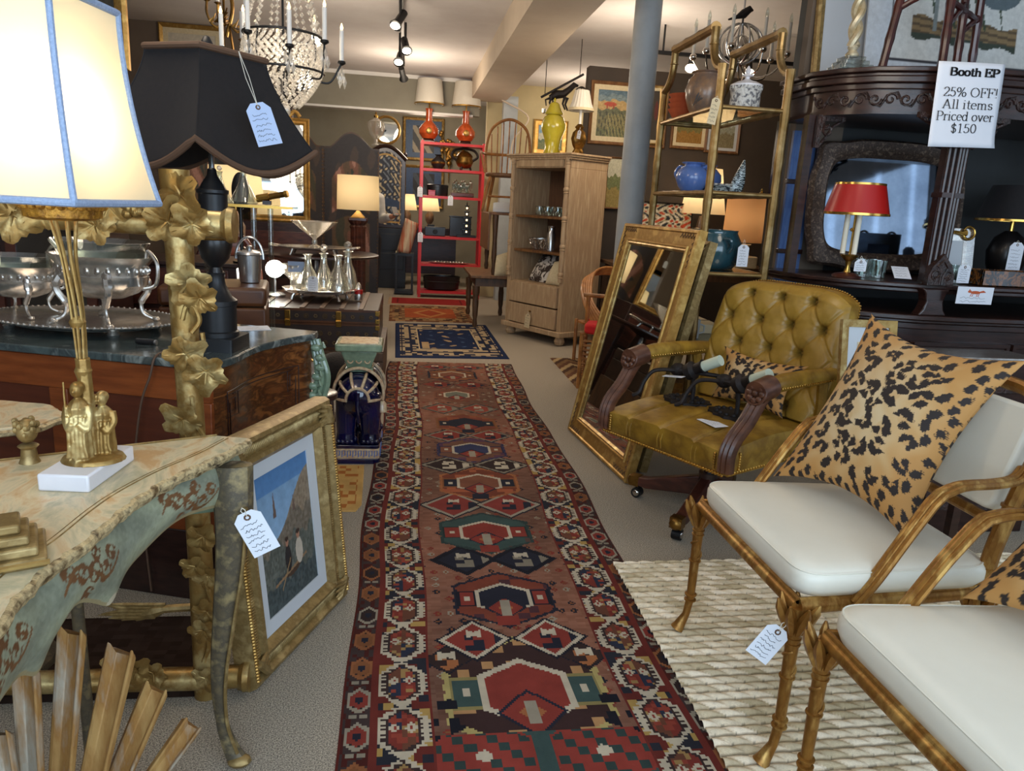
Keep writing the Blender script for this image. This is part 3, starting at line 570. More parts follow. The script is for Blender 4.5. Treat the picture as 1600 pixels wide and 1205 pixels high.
# ---------------------------------------------------------------- tufted leather desk chair
DC = thing('leather_desk_chair', 'ochre tufted leather swivel chair with carved wooden arms and nailhead trim', 'chair', (1.44, 3.17, 0), R(-61.3))
bs = MB().cyl((0, 0, .1), (0, 0, .22), .05, .045, 16).cyl((0, 0, .22), (0, 0, .34), .025, .025, 12).cyl((0, 0, .3), (0, 0, .36), .1, .14, 16); bs.build('swivel_post', 'dark_wood', DC)
for k in range(4):
    a = R(20 + 90 * k); m = RZ(a); lg = MB(); out = [(.03, .2), (.03, .1), (.3, .062), (.36, .07), (.36, .11), (.3, .115)]
    lg.prism(out, -.026, .026, m, 'y'); l = lg.build('leg', 'mahogany', DC, bev=.006)
    MB().box((.365, 0, .088), (.05, .056, .05), m).ball((.388, 0, .085), (.02, .03, .028), 10, 6, m).build('brass_cap', 'old_brass', l)
    cs = MB().cyl((.35, -.02, .026), (.35, .02, .026), .026, .026, 16, m=m).cyl((.35, 0, .03), (.35, 0, .07), .008, .008, 8, m=m); cs.build('caster', 'black_metal', l); MB().ball((.35, -.021, .026), (.017, .006, .017), 10, 6, m).ball((.35, .021, .026), (.017, .006, .017), 10, 6, m).build('hub', 'chrome', l)
# seat with pull-over channels
def seatpt(u, v):
    x = (u - .5) * .7; y = -.34 + v * .66; z = .485 + .03 * math.sin(PI * min(1, max(0, v))) + .02 * math.sin(PI * u); g = 0
    for cx in (-.19, .0, .19): g += math.exp(-((x - cx) / .01) ** 2)
    return (x, y, z - .012 * min(1, g))
sm = MB(); pr = []
def spt(u, v):   # v: 0 bottom edge of front .. .25 top of roll .. 1 back
    if v < .25:
        q = v / .25; a = q * PI / 2; x, _, z = seatpt(u, 0); return (x, -.34 - .035 * math.sin(PI * (1 - q * .5)) + .0 * a, .372 + (z - .372) * q)
    return seatpt(u, (v - .25) / .75)
sm.grid(spt, 71, 40)
for sg in (-1, 1): sm.grid(lambda u, v: (sg * (.35 + .012 * math.sin(PI * v)), -.34 + u * .66, .372 + v * (seatpt(0, u)[2] - .372)), 30, 6)
sm.grid(lambda u, v: ((u - .5) * .7, .32, .372 + v * .11), 10, 4); sm.span((-.345, -.335, .37), (.345, .315, .375)); st_ = sm.build('seat', 'ochre_leather', DC, smooth=70)
ch = MB()
for cx in (-.19, .0, .19):
    for d in (-.011, .011): ch.tube([(cx + d, -.372, .40), (cx + d, -.378, .44), (cx + d, -.366, .478), (cx + d, -.33, .494), (cx + d, -.2, .514)], .0035, 6)
ch.build('piping', 'ochre_leather', st_)
nl = MB()
def nail(p, d): nl.ball(p, .0078, 7, 5)
for i in range(47): nail((-.345 + .69 * i / 46, -.376, .385), 0)
for i in range(34): nail((.352, -.34 + .6 * i / 33, .385), 0); nail((-.352, -.34 + .6 * i / 33, .385), 0)
for sg in (-1, 1):
    for i in range(7): nail((sg * .35, -.372, .4 + .011 * i), 0); nail((sg * .305, -.38, .4 + .011 * i), 0); nail((sg * .357, -.33 + .0 * i, .4 + .011 * i), 0); nail((sg * .36, -.29, .4 + .011 * i), 0)
nl.build('nailhead_trim', 'brass', st_)
# tufted back
nb, mb2 = 150, 130; U, V = np.meshgrid(np.linspace(-1, 1, nb), np.linspace(0, 1, mb2))
wid = .335 + .02 * np.sin(PI * V); top = .60 - .06 * np.abs(U) ** 5 + .0 * V; X = U * wid; Zb = V * top
bp = []
for r_ in range(5):
    for c_ in range(-3, 4):
        x = (c_ + (.5 if r_ % 2 else 0)) * .17; z = .06 + r_ * .12
        if abs(x) < .3 and z < .56: bp.append((x, z))
d = np.full(X.shape, 9.0)
for x, z in bp: d = np.minimum(d, np.hypot(X - x, (Zb - z) * .95))
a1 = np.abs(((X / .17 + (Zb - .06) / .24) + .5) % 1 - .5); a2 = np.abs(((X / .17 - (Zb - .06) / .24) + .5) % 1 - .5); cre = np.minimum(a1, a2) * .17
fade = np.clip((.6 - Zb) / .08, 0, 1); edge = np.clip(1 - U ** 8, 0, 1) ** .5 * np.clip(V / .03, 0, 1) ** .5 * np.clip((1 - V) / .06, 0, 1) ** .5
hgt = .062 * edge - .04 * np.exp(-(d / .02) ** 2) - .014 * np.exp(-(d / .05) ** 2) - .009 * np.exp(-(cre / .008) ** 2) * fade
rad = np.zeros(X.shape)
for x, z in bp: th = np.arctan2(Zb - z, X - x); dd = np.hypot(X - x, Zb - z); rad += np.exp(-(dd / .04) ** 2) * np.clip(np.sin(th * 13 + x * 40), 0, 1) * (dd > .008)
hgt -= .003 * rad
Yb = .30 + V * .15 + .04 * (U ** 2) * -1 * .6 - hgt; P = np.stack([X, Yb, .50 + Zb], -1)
wn = hash2(np.floor(X / .02), np.floor(Zb / .02)) * 8; colr = C(156, 120, 44) + wn[..., None]; k_ = np.exp(-(d / .012) ** 2)[..., None] + rad[..., None] * .3; colr = colr * (1 - .5 * np.clip(k_, 0, 1))  # button wells and folds darkened, their shade put into the leather colour
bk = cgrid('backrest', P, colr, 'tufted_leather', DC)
bb = MB(); vs = []
oe = [(float(X[j, 0]), float(.50 + Zb[j, 0]), float(Yb[j, 0])) for j in range(0, mb2, 6)] + [(float(X[-1, i]), float(.5 + Zb[-1, i]), float(Yb[-1, i])) for i in range(0, nb, 6)] + [(float(X[j, -1]), float(.5 + Zb[j, -1]), float(Yb[j, -1])) for j in range(mb2 - 1, -1, -6)]
k = len(oe); sd = MB(); sd.add([(x, y, z) for x, z, y in oe] + [(x * 1.0, .30 + (z - .5) / .6 * .15 + .075, z) for x, z, y in oe], [(i, i + 1, k + i + 1, k + i) for i in range(k - 1)] + [tuple(range(k, 2 * k))]); sd.build('back_panel', 'ochre_leather', DC, smooth=50)
for x, z in bp:
    j = int(np.argmin((X - x) ** 2 + (Zb - z) ** 2)); p = P.reshape(-1, 3)[j]; MB().ball((p[0], p[1] - .002, p[2]), (.011, .006, .011), 10, 6).build('button', 'ochre_leather', bk)
bn = MB()
for i in range(0, k - 1):
    x, z, y = oe[i]; x2, z2, y2 = oe[i + 1]
    for q in (0, .5): bn.ball((x + (x2 - x) * q, .30 + (z - .5) / .6 * .15 + .068, z + (z2 - z) * q + (.003 if abs(x) < .33 else 0)), .006, 6, 4)
bn.build('nailhead_trim', 'brass', bk)
for sg in (-1, 1):
    aw = MB(); path = bez([(sg * .352, -.365, .40), (sg * .352, -.366, .47), (sg * .354, -.34, .53), (sg * .356, -.27, .60), (sg * .358, -.215, .675), (sg * .358, -.16, .73)], 5)
    for dx in (-.02, 0, .02): aw.tube([p + Vector((dx, -.004 if dx == 0 else 0, 0)) for p in path], [.016] * len(path), 8, sq=1.5)
    ar = aw.build('arm', 'arm_wood', DC)
    MB().cyl((sg * .358, -.236, .716), (sg * .358, -.14, .735), .05, .05, 20, m=None).build('scroll', 'arm_wood', ar)
    ro = MB(); mm = T(sg * .358, -.236, .716) @ RX(R(-14))
    for q in range(8): ro.ball((.03 * math.cos(q * PI / 4), -.004, .03 * math.sin(q * PI / 4)), (.013, .008, .013), 8, 6, mm)
    ro.ball((0, -.006, 0), (.012, .009, .012), 8, 6, mm).tube([(.046 * math.cos(q * PI / 10), 0, .046 * math.sin(q * PI / 10)) for q in range(20)], .006, 6, True, m=mm); ro.build('rosette', 'arm_wood', ar)
    pd = MB(); pd.tube([(sg * .358, -.15, .735), (sg * .36, -.05, .745), (sg * .36, .1, .745), (sg * .355, .25, .74), (sg * .34, .36, .74)], [.035, .038, .038, .036, .03], 12); pd.tube([(sg * .357, .25, .73), (sg * .35, .28, .6), (sg * .345, .28, .48)], .025, 8); pd.build('arm_pad', 'ochre_leather', ar)
    for dx in (-.037, .038):
        an = MB()
        for i in range(24): an.ball((sg * (.358 + dx), -.13 + .4 * i / 23, .73), .005, 6, 4)
        an.build('nailhead_trim', 'brass', ar)
def dcw(x, y, z): a = R(-61.3); return Vector((1.44 + x * math.cos(a) - y * math.sin(a), 3.17 + x * math.sin(a) + y * math.cos(a), z))
pillow('small leopard print pillow with white piping on the ochre leather chair', 'pillow', dcw(-.17, .17, .53), dcw(.25, .15, .53), dcw(-.2, .27, .775), dcw(.28, .25, .77), .06, 21, 110)
# iron sconces lying on the seat
def sconce(label, x, y, rz, ax):
    t = thing('iron_sconce', label, 'sconce', dcw(x, y, .525), R(-61.3) + rz); t.scale = (1.35,) * 3
    pl = MB(); pl.prism([(.085 * math.cos(q * PI / 12) * (1.08 if q % 2 else .95), .06 * math.sin(q * PI / 12) * (1.08 if q % 2 else .95)) for q in range(24)], 0, .012)
    for q in range(14): pl.ball((.06 * math.cos(q * PI / 7), .042 * math.sin(q * PI / 7), .013), .009, 6, 4)
    pl.build('backplate', 'iron', t)
    MB().tube(bez([(.02, 0, .01), (.02, 0, .06), (.01, -.01, .105), (-.05, -.02, .11), (-.115, -.05, .1), (-.14, -.07, .06), (-.145, -.09, .02), (-.165, -.1, .004)], 6), .0075, 8).tube([(-.03, -.02, .115), (.12, .02, .115)], .008, 8).build('arm', 'iron', t)
    cp = MB(); mm = T(.02 + ax, .0, .125) @ RY(R(62)); cp.lathe([(.008, -.05), (.03, -.035), (.034, -.01), (.02, 0), (.022, .03), (.026, .035)], (0, 0, 0), 14, m=mm); cp.ball((-.05, .0, .11), (.03, .028, .025), 10, 6); cp.build('candle_cup', 'iron', t)
    MB().cyl((0, 0, .03), (0, 0, .105), .019, .019, 16, m=mm).build('candle_sleeve', 'relief_cream', t); return t
mat('relief_cream', (196, 206, 186), None, .5)
sconce('dark iron candle sconce on the leather seat, nearer the left wooden arm', -.16, -.02, R(8), .0)
sconce('dark iron candle sconce on the leather seat, nearer the right wooden arm', .1, -.02, R(-6), .02)
def card(label, c, w, d, rz, mt='paper', seed=1, tilt=0, rows=4, name='price_tag', cat='tag', ry=0):
    t = thing(name, label, cat, c, rz); m = RX(tilt) @ RY(ry); MB().box((0, 0, 0), (w, d, .0012), m).build('card', mt, t, smooth=0)
    s = MB(); scribble(s, -w * .42, -d * .42, w * .84, d * .84, rows, 0, .001, m @ T(0, 0, .0012) @ RX(R(-90)), seed); s.build('handwriting', 'ink', t, smooth=0); return t
card('white paper tag lying across the left iron sconce', dcw(-.19, -.1, .655), .1, .045, R(-45), seed=5, ry=R(-6)); card('white paper card lying on the leather seat below the right sconce', dcw(.13, -.19, .524), .13, .07, R(-75), seed=6)

# ---------------------------------------------------------------- leaning gilt mirror and the frame behind it
def lean(bl, br, tl):
    bl, br, tl = Vector(bl), Vector(br), Vector(tl); x = (br - bl); w_ = x.length; x.normalize(); z = tl - bl; z = z - x * z.dot(x); h_ = z.length; z.normalize(); y = z.cross(x); c = (bl + br) / 2
    return Matrix(((x[0], y[0], z[0], c[0]), (x[1], y[1], z[1], c[1]), (x[2], y[2], z[2], c[2]), (0, 0, 0, 1))), w_, h_
def setm(o, m): o.matrix_world = m; return o
m, w_, h_ = lean((1.07, 4.53, .004), (1.176, 3.57, .004), (1.345, 4.56, 1.33))
lm = thing('leaning_mirror', 'large rectangular gilt framed mirror leaning beside the ochre leather chair', 'mirror'); setm(lm, m)
MB().frame(w_, h_, [(0, .03), (0, -.012), (.008, -.02), (.018, -.02), (.024, -.012), (.085, -.006), (.09, -.014), (.098, -.014), (.104, -.004), (.104, .03)], cz=h_ / 2).build('frame', 'gilt', lm, smooth=25)
MB().frame(w_ - .2, h_ - .2, [(0, .01), (0, -.006), (.012, -.01), (.022, .0), (.022, .01)], cz=h_ / 2).build('inner_slip', 'pale_gilt', lm, smooth=25)
for sx in (-1, 1):   # incised trellis corners
    for sz in (0, 1):
        fg = MB()
        for i in range(6):
            x0 = sx * (w_ / 2 - .03); z0 = .03 if sz == 0 else h_ - .03; dz = 1 if sz == 0 else -1
            for (ex, ez) in ((-sx, 0), (0, dz)):
                p = Vector((x0 + ex * .03 * i, -.0125, z0 + ez * .03 * i)); fg.tube([p + Vector((-.018, 0, -.018)), p + Vector((.018, 0, .018))], .0018, 4).tube([p + Vector((-.018, 0, .018)), p + Vector((.018, 0, -.018))], .0018, 4)
        fg.build('trellis_carving', 'brown_trim', lm)
MB().span((-w_ / 2 + .11, .004, .11), (w_ / 2 - .11, .008, h_ - .11)).build('mirror_glass', 'mirror', lm, smooth=0)
MB().span((-w_ / 2 + .01, .03, .01), (w_ / 2 - .01, .036, h_ - .01)).build('backing', 'old_oak', lm, smooth=0)
m, w2, h2 = lean((1.23, 4.6, .004), (1.31, 3.74, .004), (1.5, 4.62, 1.27))
fr = thing('gilded_picture_frame', 'pale gilded picture frame leaning behind the large gilt mirror', 'frame'); setm(fr, m)
MB().frame(w2, h2, [(0, .03), (0, -.015), (.02, -.025), (.035, -.01), (.06, -.02), (.075, -.005), (.075, .03)], cz=h2 / 2).build('frame', 'antique_gilt', fr, smooth=25); MB().span((-w2 / 2 + .07, .01, .07), (w2 / 2 - .07, .016, h2 - .07)).build('backing', 'old_oak', fr, smooth=0)

# ---------------------------------------------------------------- gilt bamboo etagere
EX0, EX1, EY0, EY1 = 1.70, 2.10, 4.2, 5.18
et = thing('bamboo_etagere', 'tall gilt metal bamboo etagere with glass shelves and pagoda top', 'etagere', ((EX0 + EX1) / 2, (EY0 + EY1) / 2, 0))
hx, hy = (EX1 - EX0) / 2, (EY1 - EY0) / 2; SH = (.28, .65, 1.085, 1.545, 2.01)
def bamboo(b, a, c, r=.019, knots=4):
    a, c = Vector(a), Vector(c); pts = []; rr = []
    n = knots * 4
    for i in range(n + 1): pts.append(a.lerp(c, i / n)); rr.append(r * (1.0 if i % 4 else 1.16))
    b.tube(pts, rr, 10)
for sx in (-1, 1):
    for sy in (-1, 1): b = MB(); bamboo(b, (sx * hx, sy * hy, 0), (sx * hx, sy * hy, 2.22), .024, 9); b.build('post', 'bamboo_brass', et)
for z in SH:
    b = MB()
    for sx in (-1, 1): bamboo(b, (sx * hx, -hy, z - .012), (sx * hx, hy, z - .012), .014, 5)
    for sy in (-1, 1): bamboo(b, (-hx, sy * hy, z - .012), (hx, sy * hy, z - .012), .012, 2)
    r_ = b.build('shelf_rail', 'bamboo_brass', et); MB().span((-hx + .01, -hy + .01, z - .006), (hx - .01, hy - .01, z)).build('glass_shelf', 'shelf_glass', et, smooth=0)
for sx in (-1, 1):
    b = MB()
    for sy in (-1, 1):
        b.tube(bez([(sx * hx, sy * hy, 2.2), (sx * hx, sy * (hy - .06), 2.215), (sx * hx, sy * (hy - .12), 2.26), (sx * hx, sy * (hy - .155), 2.33), (sx * hx, sy * (hy - .16), 2.44)], 6), .023, 10)
        b.lathe([(.018, -.006), (.028, -.002), (.028, .002), (.018, .006)], (sx * hx, sy * (hy - .16), 2.35), 12)
    bamboo(b, (sx * hx, -(hy - .16), 2.44), (sx * hx, hy - .16, 2.44), .027, 3); b.build('pagoda_rail', 'bamboo_brass', et)
# ---------------------------------------------------------------- dark carved cabinet with the booth sign
def bow(ins, back=4.42, right=4.25):
    f = [(2.15, 4.06), (2.22, 3.92), (2.36, 3.77), (2.55, 3.68), (2.74, 3.62), (3.0, 3.6), (3.4, 3.6), (4.25, 3.6)]
    pts = [(Vector(p)) for p in f]; out = []
    for i, p in enumerate(pts):
        d = (pts[min(i + 1, len(pts) - 1)] - pts[max(i - 1, 0)]).normalized(); out.append((p.x - d.y * ins, p.y + d.x * ins) if i else (p.x + ins, p.y + ins * .5))
    out[0] = (2.15 + ins, out[0][1]); return out + [(right, back), (2.15 + ins, back)]
cb = thing('carved_cabinet', 'tall dark carved cabinet with bowed open shelves behind the ochre chair', 'cabinet', (0, 0, 0)); cb.location = (3.1, 4.0, 0)
TI = T(-3.1, -4.0, 0)
def cp(name, b, mt='dark_wood', par=None, **k): return b.xf(TI).build(name, mt, par or cb, **k)
cp('cornice', MB().prism(bow(0), 2.165, 2.19).prism(bow(.02), 2.145, 2.165).prism(bow(.012), 2.115, 2.147).prism(bow(.035), 2.085, 2.116), bev=.005, smooth=30)
fz = cp('frieze', MB().prism(bow(.05), 1.985, 2.087).prism(bow(.04), 1.965, 1.985), smooth=30)
def alongbow(ins, n):   # points along the bowed front with their direction
    p = [Vector(q) for q in bow(ins)[:-2]]; L = [0]
    for a, b in zip(p, p[1:]): L.append(L[-1] + (b - a).length)
    out = []
    for i in range(n):
        s = L[-1] * (i + .5) / n; j = max(k for k in range(len(L) - 1) if L[k] <= s); d = (p[j + 1] - p[j]).normalized(); out.append((p[j] + d * (s - L[j]), d))
    return out
cv = MB()
for i, (p, d) in enumerate(alongbow(.05, 30)):
    sp = [(p.x + d.x * r * math.cos(a), p.y + d.y * r * math.cos(a) - .004, 2.037 + r * math.sin(a) * (1 if i % 2 else -1)) for a, r in ((q * .55, .034 * (1 - q / 16)) for q in range(15))]; cv.tube(sp, .0062, 5)
    cv.tube([(p.x + d.x * x, p.y + d.y * x - .004, 2.037 + z * (1 if i % 2 else -1)) for x, z in ((-.045, -.03), (-.02, .02), (.03, .035), (.05, .0))], .005, 5)
cp('scroll_carving', cv, 'carved_wood', fz); bpy.data.objects['scroll_carving']['kind'] = 'stuff'
for x, y in ((2.185, 4.07), (2.185, 4.38), (2.79, 3.66), (3.75, 3.66)):
    b = MB()
    if x > 2.5:
        for k in range(5): b.cyl((x - .048 + .024 * k, y - .012 - .008 * (2 - abs(k - 2)), 1.14), (x - .048 + .024 * k, y - .012 - .008 * (2 - abs(k - 2)), 1.965), .0115, n=8)
        b.span((x - .055, y - .01, 1.12), (x + .055, y + .045, 1.97)); b.span((x - .062, y - .035, 1.56), (x + .062, y + .05, 1.585))
    else: b.span((x - .022, y - .03, 1.11), (x + .022, y + .03, 1.97))
    po = cp('post', b, smooth=30)
    if x > 2.5:
        q = MB().prism([(-.075, 0), (.075, 0), (.075, .05), (.055, .1), (.02, .14), (0, .165), (-.02, .14), (-.055, .1), (-.075, .05)], -.012, .03, T(x, y - .05, 1.11), 'y')
        for sg in (-1, 1): q.tube([(x + sg * (.03 + .024 * math.cos(a) * (1 - a / 12)), y - .063, 1.165 + .024 * math.sin(a) * (1 - a / 12)) for a in np.linspace(-1.5, 6.5, 22)], .0055, 5).tube([(x + sg * .006, y - .063, 1.115), (x + sg * .008, y - .063, 1.16), (x + sg * .03, y - .063, 1.2)], .005, 5)
        q.tube([(x - .03, y - .063, 1.205), (x, y - .063, 1.24), (x + .03, y - .063, 1.205)], .008, 6); cp('carved_foot', q, 'carved_wood', po)
        s = MB().prism([(-.085, 0), (.085, 0), (.06, .035), (.05, .075), (.062, .12), (.08, .145), (-.08, .145), (-.062, .12), (-.05, .075), (-.06, .035)], -.03, .04, T(x, y - .02, .945), 'y'); cp('shelf_support', s, bev=.008)
def fret(x, y, sg, w=.17, h=.2):
    b = MB(); r_ = random.Random(int(x * 100) + sg)
    b.prism([(0, 0), (sg * w, 0), (sg * w, -.025), (sg * .03, -.03), (sg * .025, -h), (0, -h)] if sg > 0 else [(0, 0), (0, -h), (sg * .025, -h), (sg * .03, -.03), (sg * w, -.025), (sg * w, 0)], -.012, .012, T(x, y, 1.968), 'y')
    for k in range(9):
        a = r_.uniform(.03, w * .8); z = r_.uniform(.03, h * .8)
        if a / w + z / h < .95:
            c0 = (x + sg * a, y - .004, 1.968 - z); rr = r_.uniform(.014, .028); b.tube([(c0[0] + rr * math.cos(t_), c0[1], c0[2] + rr * math.sin(t_)) for t_ in np.linspace(r_.uniform(0, 3), 6, 12)], .0065, 5)
    b.tube([(x + sg * w, y, 1.95), (x + sg * w * .62, y, 1.915), (x + sg * w * .4, y, 1.86), (x + sg * .02, y, 1.968 - h)], .009, 6); cp('fretwork_bracket', b, 'carved_wood')
fret(2.2, 4.02, 1, .16, .17); fret(2.735, 3.65, -1, .2, .16); fret(2.845, 3.65, 1, .2, .16)
cp('shelf', MB().prism(bow(.02), 1.085, 1.11).prism(bow(.045), 1.06, 1.085), bev=.006, smooth=30)
cp('counter_top', MB().prism(bow(-.01), .918, .945).prism(bow(.012), .9, .918).prism(bow(.03), .865, .9), bev=.005, smooth=30)
bo = cp('base', MB().prism(bow(.05), .06, .866), 'dark_wood', smooth=30)
for k, (x0, x1) in enumerate(((2.72, 3.3), (3.32, 3.95))):
    dr = cp('drawer', MB().span((x0, 3.625, .62), (x1, 3.66, .8)), bev=.006); c2 = MB()
    for i in range(8):
        cx = x0 + (x1 - x0) * (i + .5) / 8; c2.tube([(cx + .028 * math.cos(a) * (1 - a / 11), 3.62, .71 + .03 * math.sin(a) * (1 - a / 11) * (1 if i % 2 else -1)) for a in np.linspace(-1, 7, 18)], .0065, 5)
    cp('scroll_carving', c2, 'carved_wood', dr); bpy.data.objects[dr.children[0].name]['kind'] = 'stuff'
    cp('drawer_frame', MB().frame(x1 - x0, .18, [(0, 0), (0, -.012), (.02, -.012), (.026, 0)], T((x0 + x1) / 2, 3.628, .71)), 'dark_wood', dr)
c2 = MB()
for i, (p, d) in enumerate(alongbow(.05, 26)): c2.tube([(p.x + d.x * .03 * math.cos(a) * (1 - a / 11), p.y + d.y * .03 * math.cos(a) - .003, .71 + .04 * math.sin(a) * (1 - a / 11) * (1 if i % 2 else -1)) for a in np.linspace(-1, 7, 16)], .006, 5)
cp('base_carving', c2, 'carved_wood', bo); bpy.data.objects['base_carving']['kind'] = 'stuff'
def flower(p, s, b):
    for k in range(6): a = k * PI / 3; b.ball((p[0] + s * math.cos(a), p[1], p[2] + s * math.sin(a)), (s * .6, .006, s * .6), 7, 5)
# panel behind the left post; blue window reflection put into its colour
bl = thing('panel', 'narrow dark railed panel, painted with blue window reflection, between etagere and carved cabinet', 'panel', (2.37, 4.45, 0)); MB().span((-.075, -.012, 0), (.075, .012, 1.93)).build('board', 'blue_reflection_panel', bl, smooth=0)
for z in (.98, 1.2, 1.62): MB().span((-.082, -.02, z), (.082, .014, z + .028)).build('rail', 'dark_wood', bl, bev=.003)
# carved mirror leaning inside the cabinet
cm = thing('carved_mirror', 'scalloped silver brown carved mirror inside the dark cabinet behind the red lamp', 'mirror', (2.9, 4.3, 1.112)); cm.rotation_euler = (R(-5), 0, 0)
def cart(w, h, k, n=96):
    o = []
    for i in range(n):
        a = 2 * PI * i / n; c, s = math.cos(a), math.sin(a); e = .42; x = w / 2 * math.copysign(abs(c) ** e, c); z = h / 2 * math.copysign(abs(s) ** e, s)
        f = 1 + k * (.5 * math.cos(8 * a) + .35 * math.cos(4 * a + PI)) ; o.append((x * f, z * f))
    return o
W_, H_ = 1.02, .78; lay_ = [(cart(W_, H_, .05), .02), (cart(W_, H_, .05), -.004), (cart(W_ - .03, H_ - .03, .05), -.03), (cart(W_ - .12, H_ - .12, .03), -.022), (cart(W_ - .17, H_ - .17, .02), -.034), (cart(W_ - .2, H_ - .2, .012), -.02), (cart(W_ - .22, H_ - .22, .01), .0)]
b = MB(); n = 96; b.add([(x, y, z + H_ / 2 * 1.03) for o, y in lay_ for x, z in o], [(i * n + j, i * n + (j + 1) % n, (i + 1) * n + (j + 1) % n, (i + 1) * n + j) for i in range(len(lay_) - 1) for j in range(n)]); b.build('frame', 'crackle_frame', cm, smooth=40)
MB().prism([(x, z + H_ / 2 * 1.03) for x, z in cart(W_ - .2, H_ - .2, .012)], -.002, .012, None, 'y').build('mirror_glass', 'old_mirror', cm, smooth=0)
# red tole lamp
rl = thing('bouillotte_lamp', 'small red metal shaded lamp with ivory candle sleeves on the cabinet shelf', 'lamp', at(1322, 432, 3.86)); rl.location.z = 1.111
MB().lathe([(.075, 0), (.078, .012), (.06, .022), (.02, .03)], n=32).build('base', 'mahogany', rl); MB().lathe([(.02, .028), (.012, .06), (.018, .09), (.045, .115), (.05, .125), (.02, .13)], n=20).cyl((0, 0, .12), (0, 0, .42), .006, n=8).lathe([(.012, .25), (.02, .26), (.012, .27)], n=12).build('stem', 'brass', rl)
for k in range(3): a = R(30 + 120 * k); MB().cyl((.038 * math.cos(a), .038 * math.sin(a), .13), (.038 * math.cos(a), .038 * math.sin(a), .39), .014, n=14).build('candle_sleeve', 'cream_wax', rl)
sh = MB().lathe([(.165, .345), (.168, .345), (.128, .50), (.125, .50), (.164, .347)], n=48, caps=False).build('shade', 'red_tole', rl); MB().lathe([(.163, .338), (.17, .338), (.17, .35), (.163, .35)], n=48, caps=False).build('rim', 'brass', sh); MB().lathe([(.123, .495), (.13, .495), (.129, .506), (.123, .506)], n=48, caps=False).build('rim', 'brass', sh)
tagcard('small white tag hanging from the red shaded lamp', rl.location + Vector((.02, -.085, .125)), .07, .065, strlen=.018, seed=11, rows=4)
card('white price card lying at the edge of the cabinet shelf', at(1408, 426, 3.74), .085, .12, R(-20), seed=12, tilt=R(28))
def tumbler(loc, label, group=None):
    t = thing('glass_tumbler', label, 'glass', loc, 0, group); MB().lathe([(.034, 0), (.036, .002), (.04, .1), (.0385, .1), (.0345, .012), (.001, .01)], n=20, caps=False).build('glass_body', 'glass', t); return t
t0 = tumbler((2.55, 3.92, 1.111), 'clear glass tumbler before the carved mirror on the cabinet shelf', 'glass tumblers left of the cabinet post')
for x, y in ((2.63, 3.9), (2.66, 3.98), (2.59, 4.0)): dup(t0, (x, y, 1.111))
t1 = tumbler((2.94, 3.78, 1.111), 'clear glass tumbler beside the tortoiseshell tray', 'glass tumblers right of the cabinet post')
for x, y in ((3.02, 3.8), (3.03, 3.9)): dup(t1, (x, y, 1.111))
# photo frame with a brass snaffle bit
pf = thing('photo_frame', 'silver ribbed photo frame topped by a brass horse bit', 'photo frame', (3.1, 3.95, 1.111)); pf.rotation_euler = (R(-8), 0, 0)
MB().frame(.3, .3, [(0, .012), (0, -.008), (.07, -.008), (.07, .012)], cz=.15).build('frame', 'silver', pf, smooth=25); b = MB()
for i in range(30): b.span((.1, -.011, .012 + i * .0092), (.146, -.007, .016 + i * .0092)); b.span((-.146, -.011, .012 + i * .0092), (-.1, -.007, .016 + i * .0092))
q = b.build('ribbing', 'steel', pf, smooth=0); q['kind'] = 'stuff'; MB().span((-.09, -.004, .06), (.09, 0, .24)).build('mount', 'linen_mat', pf, smooth=0)
b = MB()
for sg in (-1, 1): b.tube([(sg * .1 + .036 * math.cos(a), -.02, .275 + .036 * math.sin(a)) for a in np.linspace(0, 2 * PI, 20)[:-1]], .007, 8, True).tube([(sg * .075, -.024, .275), (sg * .05, -.024, .272), (sg * .012, -.024, .278), (0, -.024, .275)], [.02, .01, .008, .01], 8)
b.build('horse_bit', 'brass', pf)
tr = thing('tray', 'rectangular tortoiseshell box tray on the right of the cabinet shelf', 'tray', (3.27, 3.72, 1.111)); b = MB().frame(.36, .2, [(0, -.04), (0, .04), (.012, .04), (.012, -.04)], T(0, 0, .0) @ RX(R(-90)) @ T(0, -.04, -.1)); MB().span((-.18, -.05, 0), (.18, -.038, .085)).span((-.18, .1, 0), (.18, .112, .085)).span((-.18, -.05, 0), (-.168, .112, .085)).span((.168, -.05, 0), (.18, .112, .085)).span((-.18, -.05, 0), (.18, .112, .008)).build('box', 'tortoise', tr, bev=.002)
tagcard('white tag with red dot standing between tumblers on the shelf', Vector((3.0, 3.7, 1.23)), .075, .1, strlen=.01, seed=14); tagcard('large white tag beside the silver ribbed photo frame', Vector((3.42, 3.85, 1.36)), .09, .16, strlen=.01, seed=15)
# hand written card with the fox drawing
fc = thing('price_card', 'white card with a small brown fox drawing under the cabinet shelf', 'card', at(1523, 462, 3.55), R(0)); MB().span((-.105, -.001, -.045), (.105, .001, .045)).build('card', 'paper', fc, smooth=0)
b = MB().ball((0, -.0015, .016), (.03, .001, .0085), 12, 6).ball((-.034, -.0015, .02), (.011, .001, .007), 10, 6).tube([(.026, -.0015, .018), (.045, -.0015, .022), (.06, -.0015, .018)], [.004, .006, .001], 6, sq=.2).prism([(-.04, .024), (-.036, .034), (-.03, .025)], -.002, -.001, None, 'y')
for x in (-.022, -.012, .014, .024): b.tube([(x, -.0015, .012), (x - .006, -.0015, -.006)], .0018, 5)
b.build('fox_drawing', 'terracotta', fc); b = MB(); scribble(b, -.09, -.04, .18, .036, 2, -.0014, .0013, None, 16); b.build('handwriting', 'ink', fc, smooth=0)
MB().span((-.07, .0, -.003), (.07, .03, .0)).build('shelf_clip', 'paper', fc)
